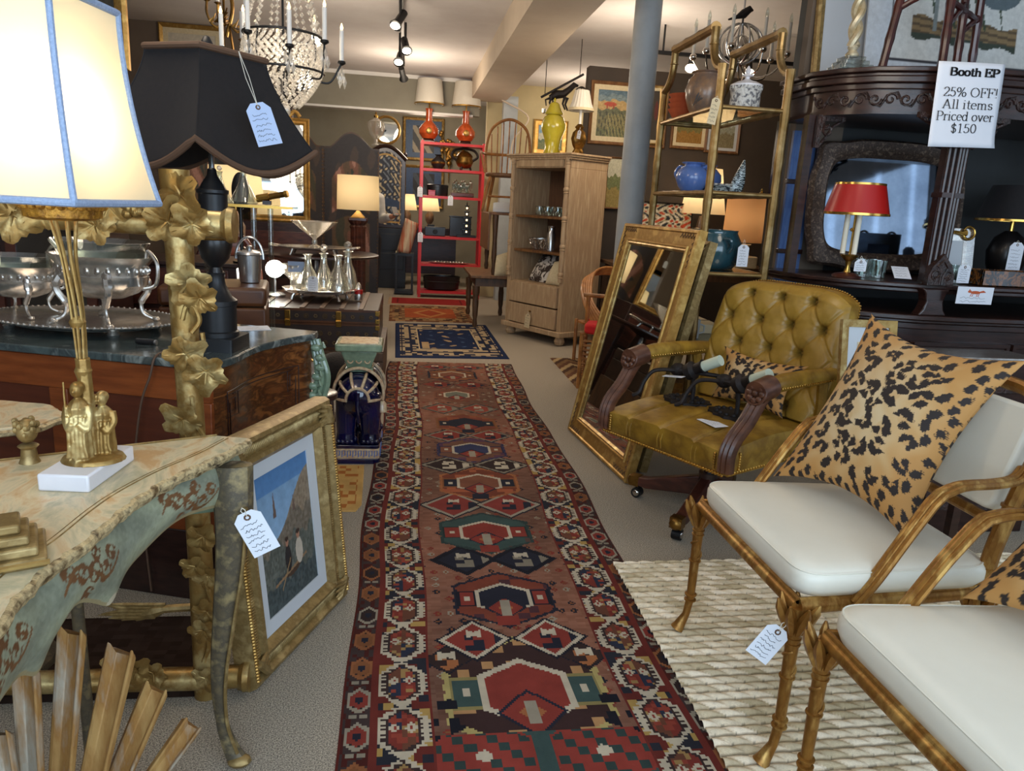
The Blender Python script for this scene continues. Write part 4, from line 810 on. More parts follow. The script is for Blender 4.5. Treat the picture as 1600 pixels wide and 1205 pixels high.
# round dark lamp partly seen at the right edge and small picture behind the pillow
dl = thing('table_lamp', 'dark round lamp partly seen at the right edge of the cabinet shelf', 'lamp', (3.58, 4.1, 1.111)); MB().lathe([(.06, 0), (.07, .02), (.1, .1), (.11, .18), (.08, .26), (.03, .3)], n=28).build('body', 'black_lacquer', dl); MB().lathe([(.2, .36), (.203, .36), (.14, .56), (.137, .56)], n=32, caps=False).build('shade', 'black_cloth', dl); MB().lathe([(.199, .355), (.206, .355), (.205, .367), (.199, .367)], n=32, caps=False).build('gold_rim', 'brass', dl); MB().cyl((0, 0, .3), (0, 0, .4), .012, n=10).build('socket', 'brass', dl)
sp = thing('small_picture', 'small pale framed picture behind the large leopard pillow', 'picture', at(1362, 540, 2.72)); sp.location.z = .77; sp.rotation_euler = (R(-10), 0, 0); MB().frame(.24, .26, [(0, .01), (0, -.012), (.03, -.008), (.03, .01)], cz=.13).build('frame', 'pale_gilt', sp, smooth=25); MB().span((-.1, 0, .02), (.1, .004, .24)).build('mount', 'linen_mat', sp, smooth=0)
pb = MB().span((-.045, -.004, .07), (.045, 0, .17)).build('print', 'kraft_paper', sp, smooth=0)
st = thing('side_table', 'dark wooden side table hidden behind the large leopard pillow', 'table', (2.07, 2.72, 0)); MB().box((0, 0, .76), (.42, .36, .02)).build('table_top', 'dark_wood', st, bev=.004)
for sx in (-1, 1):
    for sy in (-1, 1): MB().box((sx * .18, sy * .15, .375), (.035, .035, .75)).build('leg', 'dark_wood', st)
tr2 = thing('metal_tray', 'narrow silver tray edge behind the large leopard pillow', 'tray', (2.66, 3.1, .83)); MB().prism(rrect(.5, .22, .05), 0, .012).build('plate', 'silver', tr2, bev=.003)
bx = thing('storage_box', 'dark wooden box holding the narrow silver tray behind the pillow', 'box', (2.66, 3.1, .0)); MB().span((-.3, -.15, 0), (.3, .15, .83)).build('body', 'dark_wood', bx, bev=.006); MB().frame(.5, .6, [(0, 0), (0, -.012), (.03, -.012), (.036, 0)], T(0, -.15, .42)).build('panel_moulding', 'carved_wood', bx)
# on top of the cabinet: twisted candlestick, bamboo stool, framed prints
cs = thing('candlestick', 'twisted silver candlestick on stepped glass base above the carved cabinet', 'candlestick', (2.31, 3.96, 2.191)); MB().prism(rrect(.17, .17, .01), 0, .022).prism(rrect(.14, .14, .01), .022, .044).prism(rrect(.11, .11, .01), .044, .066).build('glass_base', 'glass', cs, bev=.003)
MB().lathe([(.03, .066), (.035, .08), (.02, .1), (.028, .115), (.02, .125)], n=20).build('collar', 'silver_gilt', cs); b = MB()
for k in range(2): b.tube([(.017 * math.cos(z * 32 + k * PI), .017 * math.sin(z * 32 + k * PI), .12 + z) for z in np.linspace(0, .5, 60)], .02, 8)
b.build('twisted_shaft', 'silver_gilt', cs); MB().lathe([(.02, .62), (.045, .64), (.03, .66), (.018, .7)], n=20).build('nozzle', 'pale_gilt', cs)
gf = thing('gilded_picture_frame', 'dark gilt frame edge standing behind the twisted candlestick', 'frame', (2.60, 4.38, 2.191)); gf.rotation_euler = (R(-6), 0, 0); MB().frame(.55, .6, [(0, .02), (0, -.01), (.015, -.02), (.04, -.012), (.045, .02)], cz=.3).build('frame', 'antique_gilt', gf, smooth=25); MB().span((-.24, .0, .04), (.24, .01, .56)).build('backing', 'linen_mat', gf, smooth=0)
pr = thing('bird_print', 'large cream bird print on a log leaning above the carved cabinet', 'print', (3.28, 4.28, 2.192)); pr.rotation_euler = (R(-6), 0, 0)
Wp, Hp = 1.4, .78; nx, nz = 170, 100; X, Z = np.meshgrid(np.linspace(-Wp / 2, Wp / 2, nx), np.linspace(0, Hp, nz)); cc = np.empty(X.shape + (3,)); cc[:] = C(204, 212, 220)
ln = (np.abs(Z - .13) < .006) & (X > -.55) & (X < .38) | (np.abs(X - .38) < .006) & (Z > .13) | (np.abs(X + .55) < .006) & (Z > .13); cc[ln] = C(60, 60, 66); inn = (X > -.54) & (X < .37) & (Z > .14); cc[inn] = C(214, 216, 212)
lg = (np.abs(Z - .3 + .05 * X) < .06 + .012 * np.sin(X * 30)) & (X > -.42) & (X < .26); cc[lg] = C(140, 118, 84); cc[lg & (np.sin(Z * 160 + X * 20) > .3)] = C(96, 80, 60); cc[lg & (Z < .27 - .05 * X)] = C(60, 70, 60)
gr = (Z > .33) & (Z < .62) & (np.abs(X + .1 + .12 * np.sin(X * 50 + Z * 10)) < .14) & (np.sin(X * 160 + Z * 40) > .4); cc[gr] = C(60, 76, 56); bd = ((X - .12) / .14) ** 2 + ((Z - .55) / .1) ** 2 < 1; cc[bd] = C(96, 110, 116); bd = ((X + .28) / .012) ** 2 < 1; cc[bd & (Z > .3) & (Z < .55)] = C(130, 140, 140); bd = ((X + .24) / .08) ** 2 + ((Z - .58) / .06) ** 2 < 1; cc[bd] = C(150, 160, 164)
cgrid('printed_sheet', np.stack([X, np.full(X.shape, -.003), Z + .02], -1), cc, 'picture_paint', pr, smooth=0); MB().span((-Wp / 2, 0, 0), (Wp / 2, .01, Hp + .04)).build('backing', 'linen_mat', pr, smooth=0)
bs = thing('bamboo_stool', 'dark red bamboo stool standing on top of the carved cabinet', 'stool', (2.78, 3.9, 2.191))
LG = [(-.34, -.02, 1.0), (-.13, -.2, 1.0), (.1, .0, 1.0), (.31, .16, 1.0)]; tops = [(-.25, .0), (-.1, -.13), (.07, .0), (.24, .1)]
for (x, y, _), (tx, ty) in zip(LG, tops): b = MB(); bamboo(b, (x, y, 0), (tx, ty, .62), .021, 4); b.build('leg', 'bamboo_red', bs)
def lp(i, z): (x, y, _), (tx, ty) = LG[i], tops[i]; return (x + (tx - x) * z / .62, y + (ty - y) * z / .62, z)
for i, j, z, z2 in ((0, 1, .3, .44), (1, 3, .32, .32), (1, 2, .2, .36), (2, 3, .22, .34)): b = MB(); bamboo(b, lp(i, z), lp(j, z2), .015, 3); b.build('stretcher', 'bamboo_red', bs)
MB().prism(rrect(.56, .4, .1), .61, .64).build('seat', 'bamboo_red', bs, bev=.006)
# the booth sign; serif capitals drawn stroke by stroke with a broad nib
GL = {  # glyph: width, strokes as point lists; 'a' entries are arcs (cx, cz, rx, rz, from, to)
 'B': (.68, [[(.14, 0), (.14, 1)], ('a', .3, .76, .24, .24, 90, -90), ('a', .3, .27, .3, .27, 90, -90), [(.14, 1), (.3, 1)], [(.14, .53), (.32, .53)], [(.14, 0), (.3, 0)]]), 'E': (.64, [[(.14, 0), (.14, 1)], [(.04, 1), (.56, 1), (.58, .82)], [(.14, .53), (.42, .53)], [(.04, 0), (.56, 0), (.6, .2)], [(.42, .64), (.42, .42)]]),
 'P': (.6, [[(.14, 0), (.14, 1)], ('a', .3, .73, .25, .27, 90, -90), [(.04, 1), (.3, 1)], [(.14, .46), (.3, .46)], [(.04, 0), (.26, 0)]]), 'F': (.58, [[(.14, 0), (.14, 1)], [(.04, 1), (.54, 1), (.56, .82)], [(.14, .53), (.4, .53)], [(.04, 0), (.26, 0)], [(.4, .64), (.4, .42)]]),
 'O': (.78, [('a', .39, .5, .32, .5, 0, 360)]), 'A': (.74, [[(.1, 0), (.36, 1)], [(.36, 1), (.62, 0)], [(.18, .34), (.54, .34)], [(.02, 0), (.2, 0)], [(.5, 0), (.72, 0)]]),
 'o': (.5, [('a', .25, .33, .2, .33, 0, 360)]), 't': (.34, [[(.16, .9), (.16, .12)], ('a', .27, .12, .11, .12, 180, 310), [(.02, .66), (.32, .66)]]), 'h': (.56, [[(.12, 0), (.12, 1)], ('a', .28, .43, .16, .22, 180, 0), [(.44, .44), (.44, 0)], [(.03, 0), (.21, 0)], [(.35, 0), (.54, 0)], [(.03, 1), (.12, 1)]]),
 'l': (.28, [[(.13, 0), (.13, 1)], [(.03, 0), (.23, 0)], [(.03, 1), (.13, 1)]]), 'i': (.28, [[(.13, 0), (.13, .64)], [(.03, 0), (.23, 0)], [(.03, .64), (.13, .64)], [(.1, .9), (.16, .9)], [(.1, .94), (.16, .94)]]),
 'e': (.47, [('a', .24, .33, .19, .33, 10, 310), [(.06, .38), (.42, .38)]]), 'm': (.84, [[(.12, 0), (.12, .64)], [(.03, .64), (.12, .64)], ('a', .25, .43, .14, .22, 180, 0), [(.4, .44), (.4, 0)], ('a', .54, .43, .14, .22, 180, 0), [(.68, .44), (.68, 0)], [(.03, 0), (.21, 0)], [(.31, 0), (.49, 0)], [(.59, 0), (.78, 0)]]),
 's': (.4, [('a', .2, .49, .13, .16, 20, 270), ('a', .2, .17, .14, .17, 90, -160)]), 'r': (.38, [[(.12, 0), (.12, .64)], [(.03, .64), (.12, .64)], ('a', .26, .44, .14, .2, 170, 50), [(.03, 0), (.22, 0)]]), 'c': (.44, [('a', .24, .33, .19, .33, 45, 315)]),
 'd': (.54, [('a', .22, .33, .18, .33, 0, 360), [(.4, 0), (.4, 1)], [(.3, 1), (.4, 1)], [(.4, 0), (.5, 0)]]), 'v': (.5, [[(.08, .64), (.25, 0)], [(.25, 0), (.42, .64)], [(0, .64), (.18, .64)], [(.33, .64), (.5, .64)]]),
 '2': (.5, [('a', .24, .73, .18, .26, 170, -30), [(.4, .6), (.05, .03)], [(.05, .02), (.42, .02), (.46, .16)]]), '5': (.5, [[(.4, .98), (.14, .98), (.1, .56)], ('a', .22, .32, .2, .31, 120, -150)]), '1': (.5, [[(.25, 0), (.25, 1)], [(.12, 0), (.38, 0)], [(.25, 1), (.12, .9)]]), '0': (.5, [('a', .25, .5, .19, .5, 0, 360)]),
 '%': (.82, [('a', .19, .74, .14, .24, 0, 360), ('a', .61, .25, .14, .24, 0, 360), [(.2, 0), (.6, 1)]]), '!': (.3, [[(.15, .3), (.15, 1)], [(.12, 0), (.18, 0)], [(.12, .05), (.18, .05)]]), '$': (.5, [('a', .25, .7, .15, .22, 20, 270), ('a', .25, .25, .16, .24, 90, -160), [(.25, -.1), (.25, 1.08)]]), ' ': (.26, [])}
def lettering(mb, text, cx, z0, h, heavy=1.0, wide=1.0, y=-.002):
    ws = [GL[c][0] * h * wide for c in text]; x = cx - sum(ws) / 2
    for c, w_ in zip(text, ws):
        for st_ in GL[c][1]:
            p = [(st_[1] + st_[3] * math.cos(R(a)), st_[2] + st_[4] * math.sin(R(a))) for a in np.linspace(st_[5], st_[6], 18)] if st_[0] == 'a' else st_
            P_ = [Vector((x + q[0] * h * wide, z0 + q[1] * h)) for q in p]
            for a, b in zip(P_, P_[1:]):
                d = b - a
                if d.length < 1e-6: continue
                d.normalize(); t = h * (.05 + .085 * abs(d.y)) * heavy / 2; n_ = Vector((-d.y, d.x)) * t; e = d * t * .4; a2, b2 = a - e, b + e
                mb.add([(a2.x + n_.x, y, a2.y + n_.y), (a2.x - n_.x, y, a2.y - n_.y), (b2.x - n_.x, y, b2.y - n_.y), (b2.x + n_.x, y, b2.y + n_.y)], [(0, 1, 2, 3)])
        x += w_
sg = thing('booth_sign', 'white paper sign reading Booth EP 25% OFF taped to the carved cabinet', 'sign', (2.74, 3.598, 2.2)); sg.rotation_euler = (R(-1), R(-2.2), R(2))
MB().grid(lambda u, v: ((u - .5) * .372, -.006 * math.sin(PI * u) - .012 * (v < .2) * (1 - v / .2) ** 2 * u, -.395 + .4 * v), 16, 16).build('paper_sheet', 'paper', sg, solid=.0006)
b = MB(); lettering(b, 'Booth EP', .015, -.058, .035, 2.55, 1.95, -.009); b.build('heading', 'black_ink', sg, smooth=0); b = MB(); lettering(b, '25% OFF!', .01, -.155, .042, .95, 1.7, -.0092); lettering(b, 'All items', .0, -.212, .042, .95, 1.75, -.0092); lettering(b, 'Priced over', -.006, -.268, .042, .95, 1.6, -.009); lettering(b, '$150', -.005, -.325, .042, .95, 1.75, -.009)
b.build('lettering', 'black_ink', sg, smooth=0)
# ---------------------------------------------------------------- things on the bamboo etagere
def eloc(x, y, z): return (x, y, z)
def pot(name, label, cat, prof, loc, mt, n=32, part='body', rz=0, group=None, **k):
    t = thing(name, label, cat, loc, rz, group); MB().lathe(prof, n=n, caps=False, **k).build(part, mt, t, smooth=50); return t
Z1, Z2, Z3, Z4 = 2.01, 1.545, 1.085, .65
j = pot('lidded_jar', 'white relief moulded biscuit jar with knob lid on the top glass shelf', 'jar', [(.02, 0), (.08, 0), (.085, .01), (.088, .03), (.086, .1), (.092, .13), (.09, .145), (.0, .146)], (1.97, 4.47, Z1), 'relief_white')
MB().lathe([(.093, .145), (.094, .155), (.06, .172), (.03, .18), (.014, .19), (.012, .2), (.034, .205), (.03, .213), (.012, .22), (.018, .235), (.01, .25), (.003, .262)], n=28).build('lid', 'white_marble', j); b = MB()
for k in range(30): a = k * PI / 15; b.cyl((.091 * math.cos(a), .091 * math.sin(a), .128), (.093 * math.cos(a), .093 * math.sin(a), .146), .0035, n=5); b.cyl((.083 * math.cos(a), .083 * math.sin(a), .004), (.088 * math.cos(a), .088 * math.sin(a), .03), .0035, n=5)
b.build('ribbed_band', 'relief_white', j)['kind'] = 'stuff'
v = pot('vase', 'large brown glazed vase with painted leaves on the top glass shelf', 'vase', [(.02, 0), (.07, 0), (.1, .05), (.125, .12), (.128, .17), (.11, .23), (.085, .255), (.085, .262), (.1, .27), (.098, .275), (.075, .262)], (1.86, 4.83, Z1), 'brown_glaze')
b = MB()
for k in range(5): b.tube([(-.1 + .012 * k, -.075 - .008 * k, .06 + .012 * k), (-.085 + .015 * k, -.092 - .006 * k, .12), (-.06 + .018 * k, -.1 - .004 * k, .18)], [.002, .005, .001], 5)
b.build('painted_leaves', 'tole_black', v)
bw = pot('bowl', 'terracotta bowl, lowest of the stack on the top glass shelf', 'bowl', [(.03, 0), (.055, 0), (.1, .07), (.098, .07), (.05, .008)], (1.8, 5.05, Z1), 'terracotta', group='stacked terracotta bowls')
for k, nm in enumerate(('second', 'third', 'topmost')): dup(bw, (1.8, 5.05, Z1 + .03 * (k + 1) + .004), 0, 'terracotta bowl, %s of the stack on the top glass shelf' % nm)
def handled(label, loc, rz):
    t = pot('vase', label, 'vase', [(.02, 0), (.06, 0), (.085, .03), (.105, .08), (.1, .12), (.075, .148), (.055, .158), (.052, .166), (.075, .178), (.073, .181), (.045, .165)], loc, 'periwinkle_glaze', rz=rz)
    for sg in (-1, 1): MB().tube(bez([(sg * .07, 0, .15), (sg * .1, 0, .155), (sg * .125, 0, .12), (sg * .115, 0, .09), (sg * .1, 0, .085)], 5), .009, 8).build('handle', 'periwinkle_glaze', t)
    return t
handled('blue two handled pottery vase, nearer of the pair on the glass shelf', (1.79, 4.72, Z2), R(-50)); handled('blue two handled pottery vase half hidden behind its larger twin', (1.95, 4.9, Z2), R(30))
pt = thing('patterned_box', 'low black and white patterned box behind the blue vases', 'box', (1.94, 4.68, Z2)); MB().span((-.08, -.06, 0), (.08, .06, .05)).build('box', 'zebra_shell', pt, bev=.003); MB().span((-.082, -.062, .05), (.082, .062, .06)).build('lid', 'relief_white', pt)
sh = thing('shell', 'tall dark banded shell standing upright on the glass shelf', 'shell', (1.93, 4.36, Z2)); MB().grid(lambda u, v: ((.05 - .04 * v) * math.cos(2 * PI * u) * math.sin(PI * (.12 + .86 * v)) ** .5 * 1.1 + .035 * v, .028 * math.sin(2 * PI * u) * math.sin(PI * (.12 + .86 * v)) ** .5, .19 * v), 24, 18, wrapu=True).build('shell_body', 'zebra_shell', sh, solid=.0)
MB().cyl((0, 0, 0), (0, 0, .006), .04, n=16).build('stand', 'black_metal', sh)
fn = pot('finial', 'tiny brass finial at the edge of the second glass shelf', 'ornament', [(.01, 0), (.012, .004), (.005, .012), (.009, .02), (.002, .03)], (2.05, 4.26, Z2), 'brass', n=12)
tv = thing('vase', 'large teal glazed lobed vase with tag on the third glass shelf', 'vase', (1.9, 4.52, Z3)); MB().lathe([(.02, 0), (.11, 0), (.135, .03), (.152, .09), (.15, .14), (.125, .19), (.12, .2), (.124, .215), (.105, .215), (.1, .19)], n=40, flute=4, fd=.03, caps=False, sx=1.05).build('body', 'teal_glaze', tv, smooth=60)
MB().tube(bez([(.0, -.152, .17), (.02, -.185, .165), (.03, -.18, .13), (.02, -.16, .1)], 5), .012, 8).build('handle', 'teal_glaze', tv)
tv.scale = (1.1,) * 3
tagcard('pale tag with black string on the teal lobed vase', Vector((2.0, 4.3, Z3 + .19)), .07, .13, strlen=.03, seed=31, mt='paper')
bk = thing('book', 'dark hardback books lying beside the teal vase', 'book', (1.8, 4.9, Z3)); MB().span((-.07, -.1, 0), (.07, .1, .035)).build('cover', 'mahogany', bk); MB().span((-.066, -.101, .004), (.071, .099, .031)).build('pages', 'paper', bk)
dup(bk, (1.8, 4.9, Z3 + .036), R(8), 'dark hardback book on top of another beside the teal vase'); bk['label'] = 'dark hardback book under another beside the teal vase'
tagcard('long cream tag hanging on the near post of the bamboo etagere', at(1121, 150, 4.16), .05, .14, R(8), strlen=.01, seed=32, mt='kraft_paper', rows=5)
# picture tiles
def painting(label, loc, w, h, fn, fmt='oak', fw=.05, rx=0, rz=0, nx=90, nz=70, liner=None, cat='painting', name='painting', prof=None):
    t = thing(name, label, cat, loc); t.rotation_euler = (rx, 0, rz)
    MB().frame(w, h, prof or [(0, .02), (0, -.012), (fw * .3, -.02), (fw * .8, -.01), (fw, -.004), (fw, .02)], cz=h / 2).build('frame', fmt, t, smooth=25); a, b2 = w - 2 * fw, h - 2 * fw
    if liner: lw = liner[1]; MB().frame(a, b2, [(0, .012), (0, -.004), (lw, -.004), (lw, .012)], cz=h / 2).build('liner', liner[0], t, smooth=0); a -= 2 * lw; b2 -= 2 * lw
    X, Z = np.meshgrid(np.linspace(0, 1, nx), np.linspace(0, 1, nz)); cgrid('canvas', np.stack([(X - .5) * a, np.full(X.shape, .002), h / 2 + (Z - .5) * b2], -1), fn(X, Z), 'picture_paint', t, smooth=0)
    MB().span((-w / 2 + .01, .012, .01), (w / 2 - .01, .02, h - .01)).build('backing', 'old_oak', t, smooth=0); return t
def bands(*st):   # horizontal colour bands with a ragged edge
    def f(X, Z):
        c = np.empty(X.shape + (3,)); zz = Z + .03 * np.sin(X * 17) + .02 * np.sin(X * 41 + Z * 9)
        for lo_, col in st: c[zz >= lo_] = col
        n = hash2(np.floor(X * 40), np.floor(Z * 40), 1.1); return c + (n[..., None] - .5) * 26
    return f
def cows(X, Z):
    c = bands((-1, C(92, 96, 60)), (.18, C(110, 104, 66)), (.45, C(90, 92, 64)), (.6, C(176, 146, 92)), (.78, C(110, 128, 132)), (.9, C(84, 108, 122)))(X, Z)
    g = (np.sin(X * 90 + Z * 14) * np.sin(X * 37 - Z * 20) > .3) & (Z < .55); c[g] = C(60, 62, 44); g = (np.sin(X * 120 + Z * 24) > .7) & (Z < .5) & (np.abs(X - .45) < .3); c[g] = C(150, 140, 90)
    for x, z, s in ((.2, .7, .1), (.62, .72, .07), (.85, .7, .08)): c[(((X - x) / s) ** 2 + ((Z - z) / (s * .5)) ** 2 < 1)] = C(170, 66, 40); c[(np.abs(np.abs(X - x) - s * .5) < .012) & (Z < z) & (Z > z - .1)] = C(150, 60, 40)
    return c
painting('framed painting of red cows in long grass on the dark partition', (2.32, 8.19, 2.09), .86, .64, cows, 'oak', .035, liner=('cushion_cream', .05))
painting('framed landscape of rough grass hanging on the partition behind the etagere', (3.02, 8.19, 2.1), .42, .52, bands((-1, C(150, 110, 50)), (.3, C(120, 110, 60)), (.5, C(80, 90, 70)), (.7, C(140, 160, 150))), 'oak', .03, liner=('cushion_cream', .035))
painting('pale misty landscape on the partition behind the white lidded jar', (3.4, 8.19, 2.08), .4, .5, bands((-1, C(130, 120, 90)), (.4, C(150, 150, 130)), (.6, C(180, 184, 176))), 'oak', .03, liner=('linen_mat', .03))
painting('tall picture of a red coated figure beside the grey column', (2.62, 8.18, 2.12), .22, .6, lambda X, Z: np.where((((X - .5) / .16) ** 2 + ((Z - .6) / .2) ** 2 < 1)[..., None], C(96, 40, 34), C(60, 52, 44) + 0 * X[..., None]), 'pale_gilt', .02, liner=('cushion_cream', .03))
def abstract(X, Z):
    n = np.sin(X * 31 + np.sin(Z * 23) * 2.6) * np.sin(Z * 27 + X * 13 + np.sin(X * 17) * 2); c = np.empty(X.shape + (3,)); c[:] = C(190, 176, 140); c[Z < .35] = C(170, 160, 70); c[(Z < .2)] = C(140, 170, 156); c[(n > .3) & (Z > .3)] = C(190, 70, 36); c[(n < -.5) & (Z > .25)] = C(40, 44, 50); c[(np.abs(n) < .08) & (Z > .3)] = C(220, 214, 200); return c + (hash2(np.floor(X * 50), np.floor(Z * 50))[..., None] - .5) * 40
tb = thing('console_table', 'dark wooden console table in front of the brown partition', 'table', (3.0, 7.6, 0)); MB().box((0, 0, .88), (1.9, .5, .035)).build('table_top', 'old_oak', tb, bev=.004); MB().box((0, 0, .8), (1.8, .44, .12)).build('apron', 'old_oak', tb)
for sx in (-1, 1):
    for sy in (-1, 1): MB().box((sx * .9, sy * .2, .37), (.05, .05, .74), taper=1.3).build('leg', 'old_oak', tb)
painting('bright abstract painting of red and white marks leaning behind the etagere', (2.62, 7.68, .9), .72, .62, abstract, 'black_metal', .012, R(-6))
ur = pot('urn', 'brass ginger jar on the console behind the etagere', 'urn', [(.02, 0), (.09, 0), (.1, .02), (.14, .12), (.15, .22), (.12, .3), (.08, .33), (.085, .35), (.07, .37), (.0, .38)], (2.92, 7.42, .9), 'old_brass')
bl_ = thing('table_lamp', 'cream square based lamp with lit burlap shade behind the etagere', 'lamp', (3.41, 7.4, .9)); MB().prism(rrect(.3, .24, .03), 0, .12).build('plinth', 'cushion_cream', bl_, bev=.01); MB().lathe([(.1, .12), (.07, .16), (.06, .2), (.1, .24)], n=24).build('neck', 'cushion_cream', bl_); MB().lathe([(.2, .26), (.19, .72)], n=32, caps=False).build('shade', 'lit_burlap', bl_); bulb('table_lamp_light', (3.41, 7.4, 1.4), 3, (1, .72, .46), .04); MB().ball((0, 0, .5), .03).build('bulb', 'bulb_glow', bl_)
cl_ = thing('table_lamp', 'tall lamp with large cream conical shade on the console behind the etagere', 'lamp', (3.09, 7.74, .9)); MB().lathe([(.07, 0), (.08, .03), (.05, .1), (.07, .3), (.03, .5)], n=24).build('body', 'brown_glaze', cl_); MB().lathe([(.235, .52), (.16, .98)], n=36, caps=False).build('shade', 'lit_shade', cl_); MB().lathe([(.012, .98), (.018, 1.0), (.005, 1.03)], n=12).build('finial', 'brass', cl_); bulb('table_lamp_light', (3.09, 7.74, 1.65), 4, WARM, .05); MB().ball((0, 0, .7), .03).build('bulb', 'bulb_glow', cl_)
painting('green and gold landscape leaning low behind the blue vases', (2.3, 8.18, 1.42), .36, .55, bands((-1, C(150, 130, 70)), (.4, C(110, 116, 70)), (.65, C(190, 186, 160))), 'oak', .02)
# rattan armchair with red cushion
rc = thing('rattan_chair', 'curved rattan armchair with red cushion behind the leaning mirror', 'chair', (1.95, 6.55, 0), R(10))
b = MB()
for k in range(5): r_ = .34 - .02 * k; b.tube(bez([(-r_, -.25, .36 + .02 * k), (-r_ - .05, 0, .62), (-r_ + .08, .28, .78 + .01 * k), (0, .36, .82 + .014 * k), (r_ - .08, .28, .78 + .01 * k), (r_ + .05, 0, .62), (r_, -.25, .36 + .02 * k)], 6), .014, 8)
b.build('back_hoop', 'rattan', rc)['kind'] = 'stuff'
for sx in (-1, 1):
    for sy in (-1, 1): MB().tube([(sx * .32, sy * .28, 0), (sx * .32, sy * .28, .4)], .017, 8).build('leg', 'rattan', rc)
b = MB()
for k in range(18): b.tube([(-.32, -.28 + .033 * k, .38), (.32, -.28 + .033 * k, .38)], .011, 6)
b.build('seat_weave', 'rattan', rc)['kind'] = 'stuff'; MB().prism(rrect(.56, .5, .1), .395, .48).build('cushion', 'red_cloth', rc, bev=.02, seg=3)
rs = thing('rattan_stand', 'low rattan magazine stand with red cushion left of the gilt mirror', 'stand', (1.58, 5.75, 0), R(-20)); b = MB()
for x, y in ((-.16, -.14), (.16, -.14), (-.16, .14), (.16, .14)): MB().tube([(x, y, 0), (x, y, .72 if y > 0 else .45)], .017, 8).build('leg', 'rattan', rs)
MB().tube([(-.2, .14, .72), (.2, .14, .72)], .017, 8).build('top_rail', 'rattan', rs)
for k in range(9): b.tube([(-.17, -.14 + .0 * k, .1 + .036 * k), (.17, -.14, .1 + .036 * k)], .009, 6); b.tube([(-.16, -.14, .1 + .036 * k), (-.16, .14, .1 + .036 * k)], .009, 6)
b.build('slats', 'rattan', rs)['kind'] = 'stuff'; MB().prism(rrect(.3, .26, .06), .44, .52).build('cushion', 'red_cloth', rs, bev=.02, seg=3)
mg = pot('mug', 'pale ceramic mug standing low behind the ochre chair', 'mug', [(.03, 0), (.045, .002), (.05, .12), (.046, .12), (.04, .01)], (1.78, 4.42, Z4), 'grey_paint', n=20); MB().tube([(.05, 0, .09), (.08, 0, .08), (.08, 0, .04), (.047, 0, .03)], .006, 6).build('handle', 'grey_paint', mg)
pt = thing('parcel', 'flat tan parcel on the low glass shelf behind the ochre chair', 'parcel', (1.9, 4.8, Z4)); MB().span((-.15, -.2, 0), (.15, .2, .06)).build('wrapping', 'kraft_paper', pt, bev=.004); MB().span((-.152, -.01, -.001), (.152, .01, .062)).build('tape', 'brown_trim', pt)

# ---------------------------------------------------------------- pine bookcase and what it holds
PA, PB = Vector((1.10, 8.205)), Vector((1.577, 7.446)); dx = (PB - PA); PW = dx.length; ang = math.atan2(dx.y, dx.x); PD = .52; PH = 1.93
pc = thing('pine_bookcase', 'tall limed pine open bookcase with two drawers beside the aisle', 'bookcase', (PA.x, PA.y, 0), ang)
def ploc(x, y, z): c, s = math.cos(ang), math.sin(ang); return Vector((PA.x + x * c - y * s, PA.y + x * s + y * c, z))
for x in (0.05, PW - .05):
    for y in (.05, PD - .05): MB().lathe([(.02, 0), (.045, .01), (.058, .045), (.045, .08), (.05, .1)], (x, y, 0), 20).build('bun_foot', 'pine', pc)
MB().span((-.03, -.035, .095), (PW + .03, PD, .15)).build('plinth', 'pine', pc, bev=.008); MB().span((0, 0, .15), (.06, PD, PH - .14)).build('side_panel', 'pine', pc, bev=.004); MB().span((PW - .06, 0, .15), (PW, PD, PH - .14)).build('side_panel', 'pine', pc, bev=.004)
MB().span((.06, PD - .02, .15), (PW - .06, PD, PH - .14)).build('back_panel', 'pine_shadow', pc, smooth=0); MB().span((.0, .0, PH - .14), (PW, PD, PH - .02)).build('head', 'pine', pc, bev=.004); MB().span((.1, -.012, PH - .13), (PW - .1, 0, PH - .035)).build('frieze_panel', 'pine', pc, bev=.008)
MB().span((-.05, -.055, PH - .02), (PW + .05, PD, PH)).span((-.035, -.04, PH - .04), (PW + .035, PD, PH - .02)).span((-.02, -.025, PH - .06), (PW + .02, PD, PH - .04)).build('cornice', 'pine', pc, bev=.005)
SZ = (.62, .95, 1.31)
for z in SZ[1:]: MB().span((.06, .03, z - .025), (PW - .06, PD - .02, z)).build('shelf', 'oak', pc, smooth=0)
MB().span((.06, .02, .585), (PW - .06, PD - .02, .61)).build('shelf', 'pine', pc, smooth=0)
for x in (.035, PW - .035):
    b = MB(); pr = [(.024, .66)]
    for k in range(5): z = .7 + k * .28; pr += [(.024, z), (.03, z + .008), (.022, z + .016), (.03, z + .03), (.03, z + .05), (.022, z + .062), (.026, z + .1), (.024, z + .25)]
    b.lathe(pr[:-1] + [(.024, PH - .14)], (x, -.012, 0), 14); b.build('turned_column', 'pine', pc)
for z0, z1 in ((.16, .37), (.385, .6)):
    d_ = MB().span((.07, -.02, z0), (PW - .07, .02, z1)).build('drawer', 'pine', pc, bev=.006)
    if z0 < .2: MB().ball((PW / 2, -.035, .31), (.012, .014, .012)).build('knob', 'old_brass', d_)
tagcard('cream tag hanging from the lower drawer of the pine bookcase', ploc(PW / 2, -.05, .31), .085, .15, R(6), ang, strlen=.03, seed=41, mt='kraft_paper', rows=4)
gl = thing('glass_tumbler', 'clear stemless glass on the upper shelf of the pine bookcase', 'glass', ploc(.3, .15, SZ[2]), 0, 'stemless glasses on the upper pine shelf'); MB().lathe([(.02, 0), (.04, .008), (.052, .05), (.045, .1), (.043, .1), (.049, .05), (.038, .012)], n=20, caps=False).build('glass_body', 'glass', gl)
for x, y in ((.46, .12), (.55, .2), (.62, .12), (.7, .2), (.77, .13), (.4, .24)): dup(gl, ploc(x, y, SZ[2]))
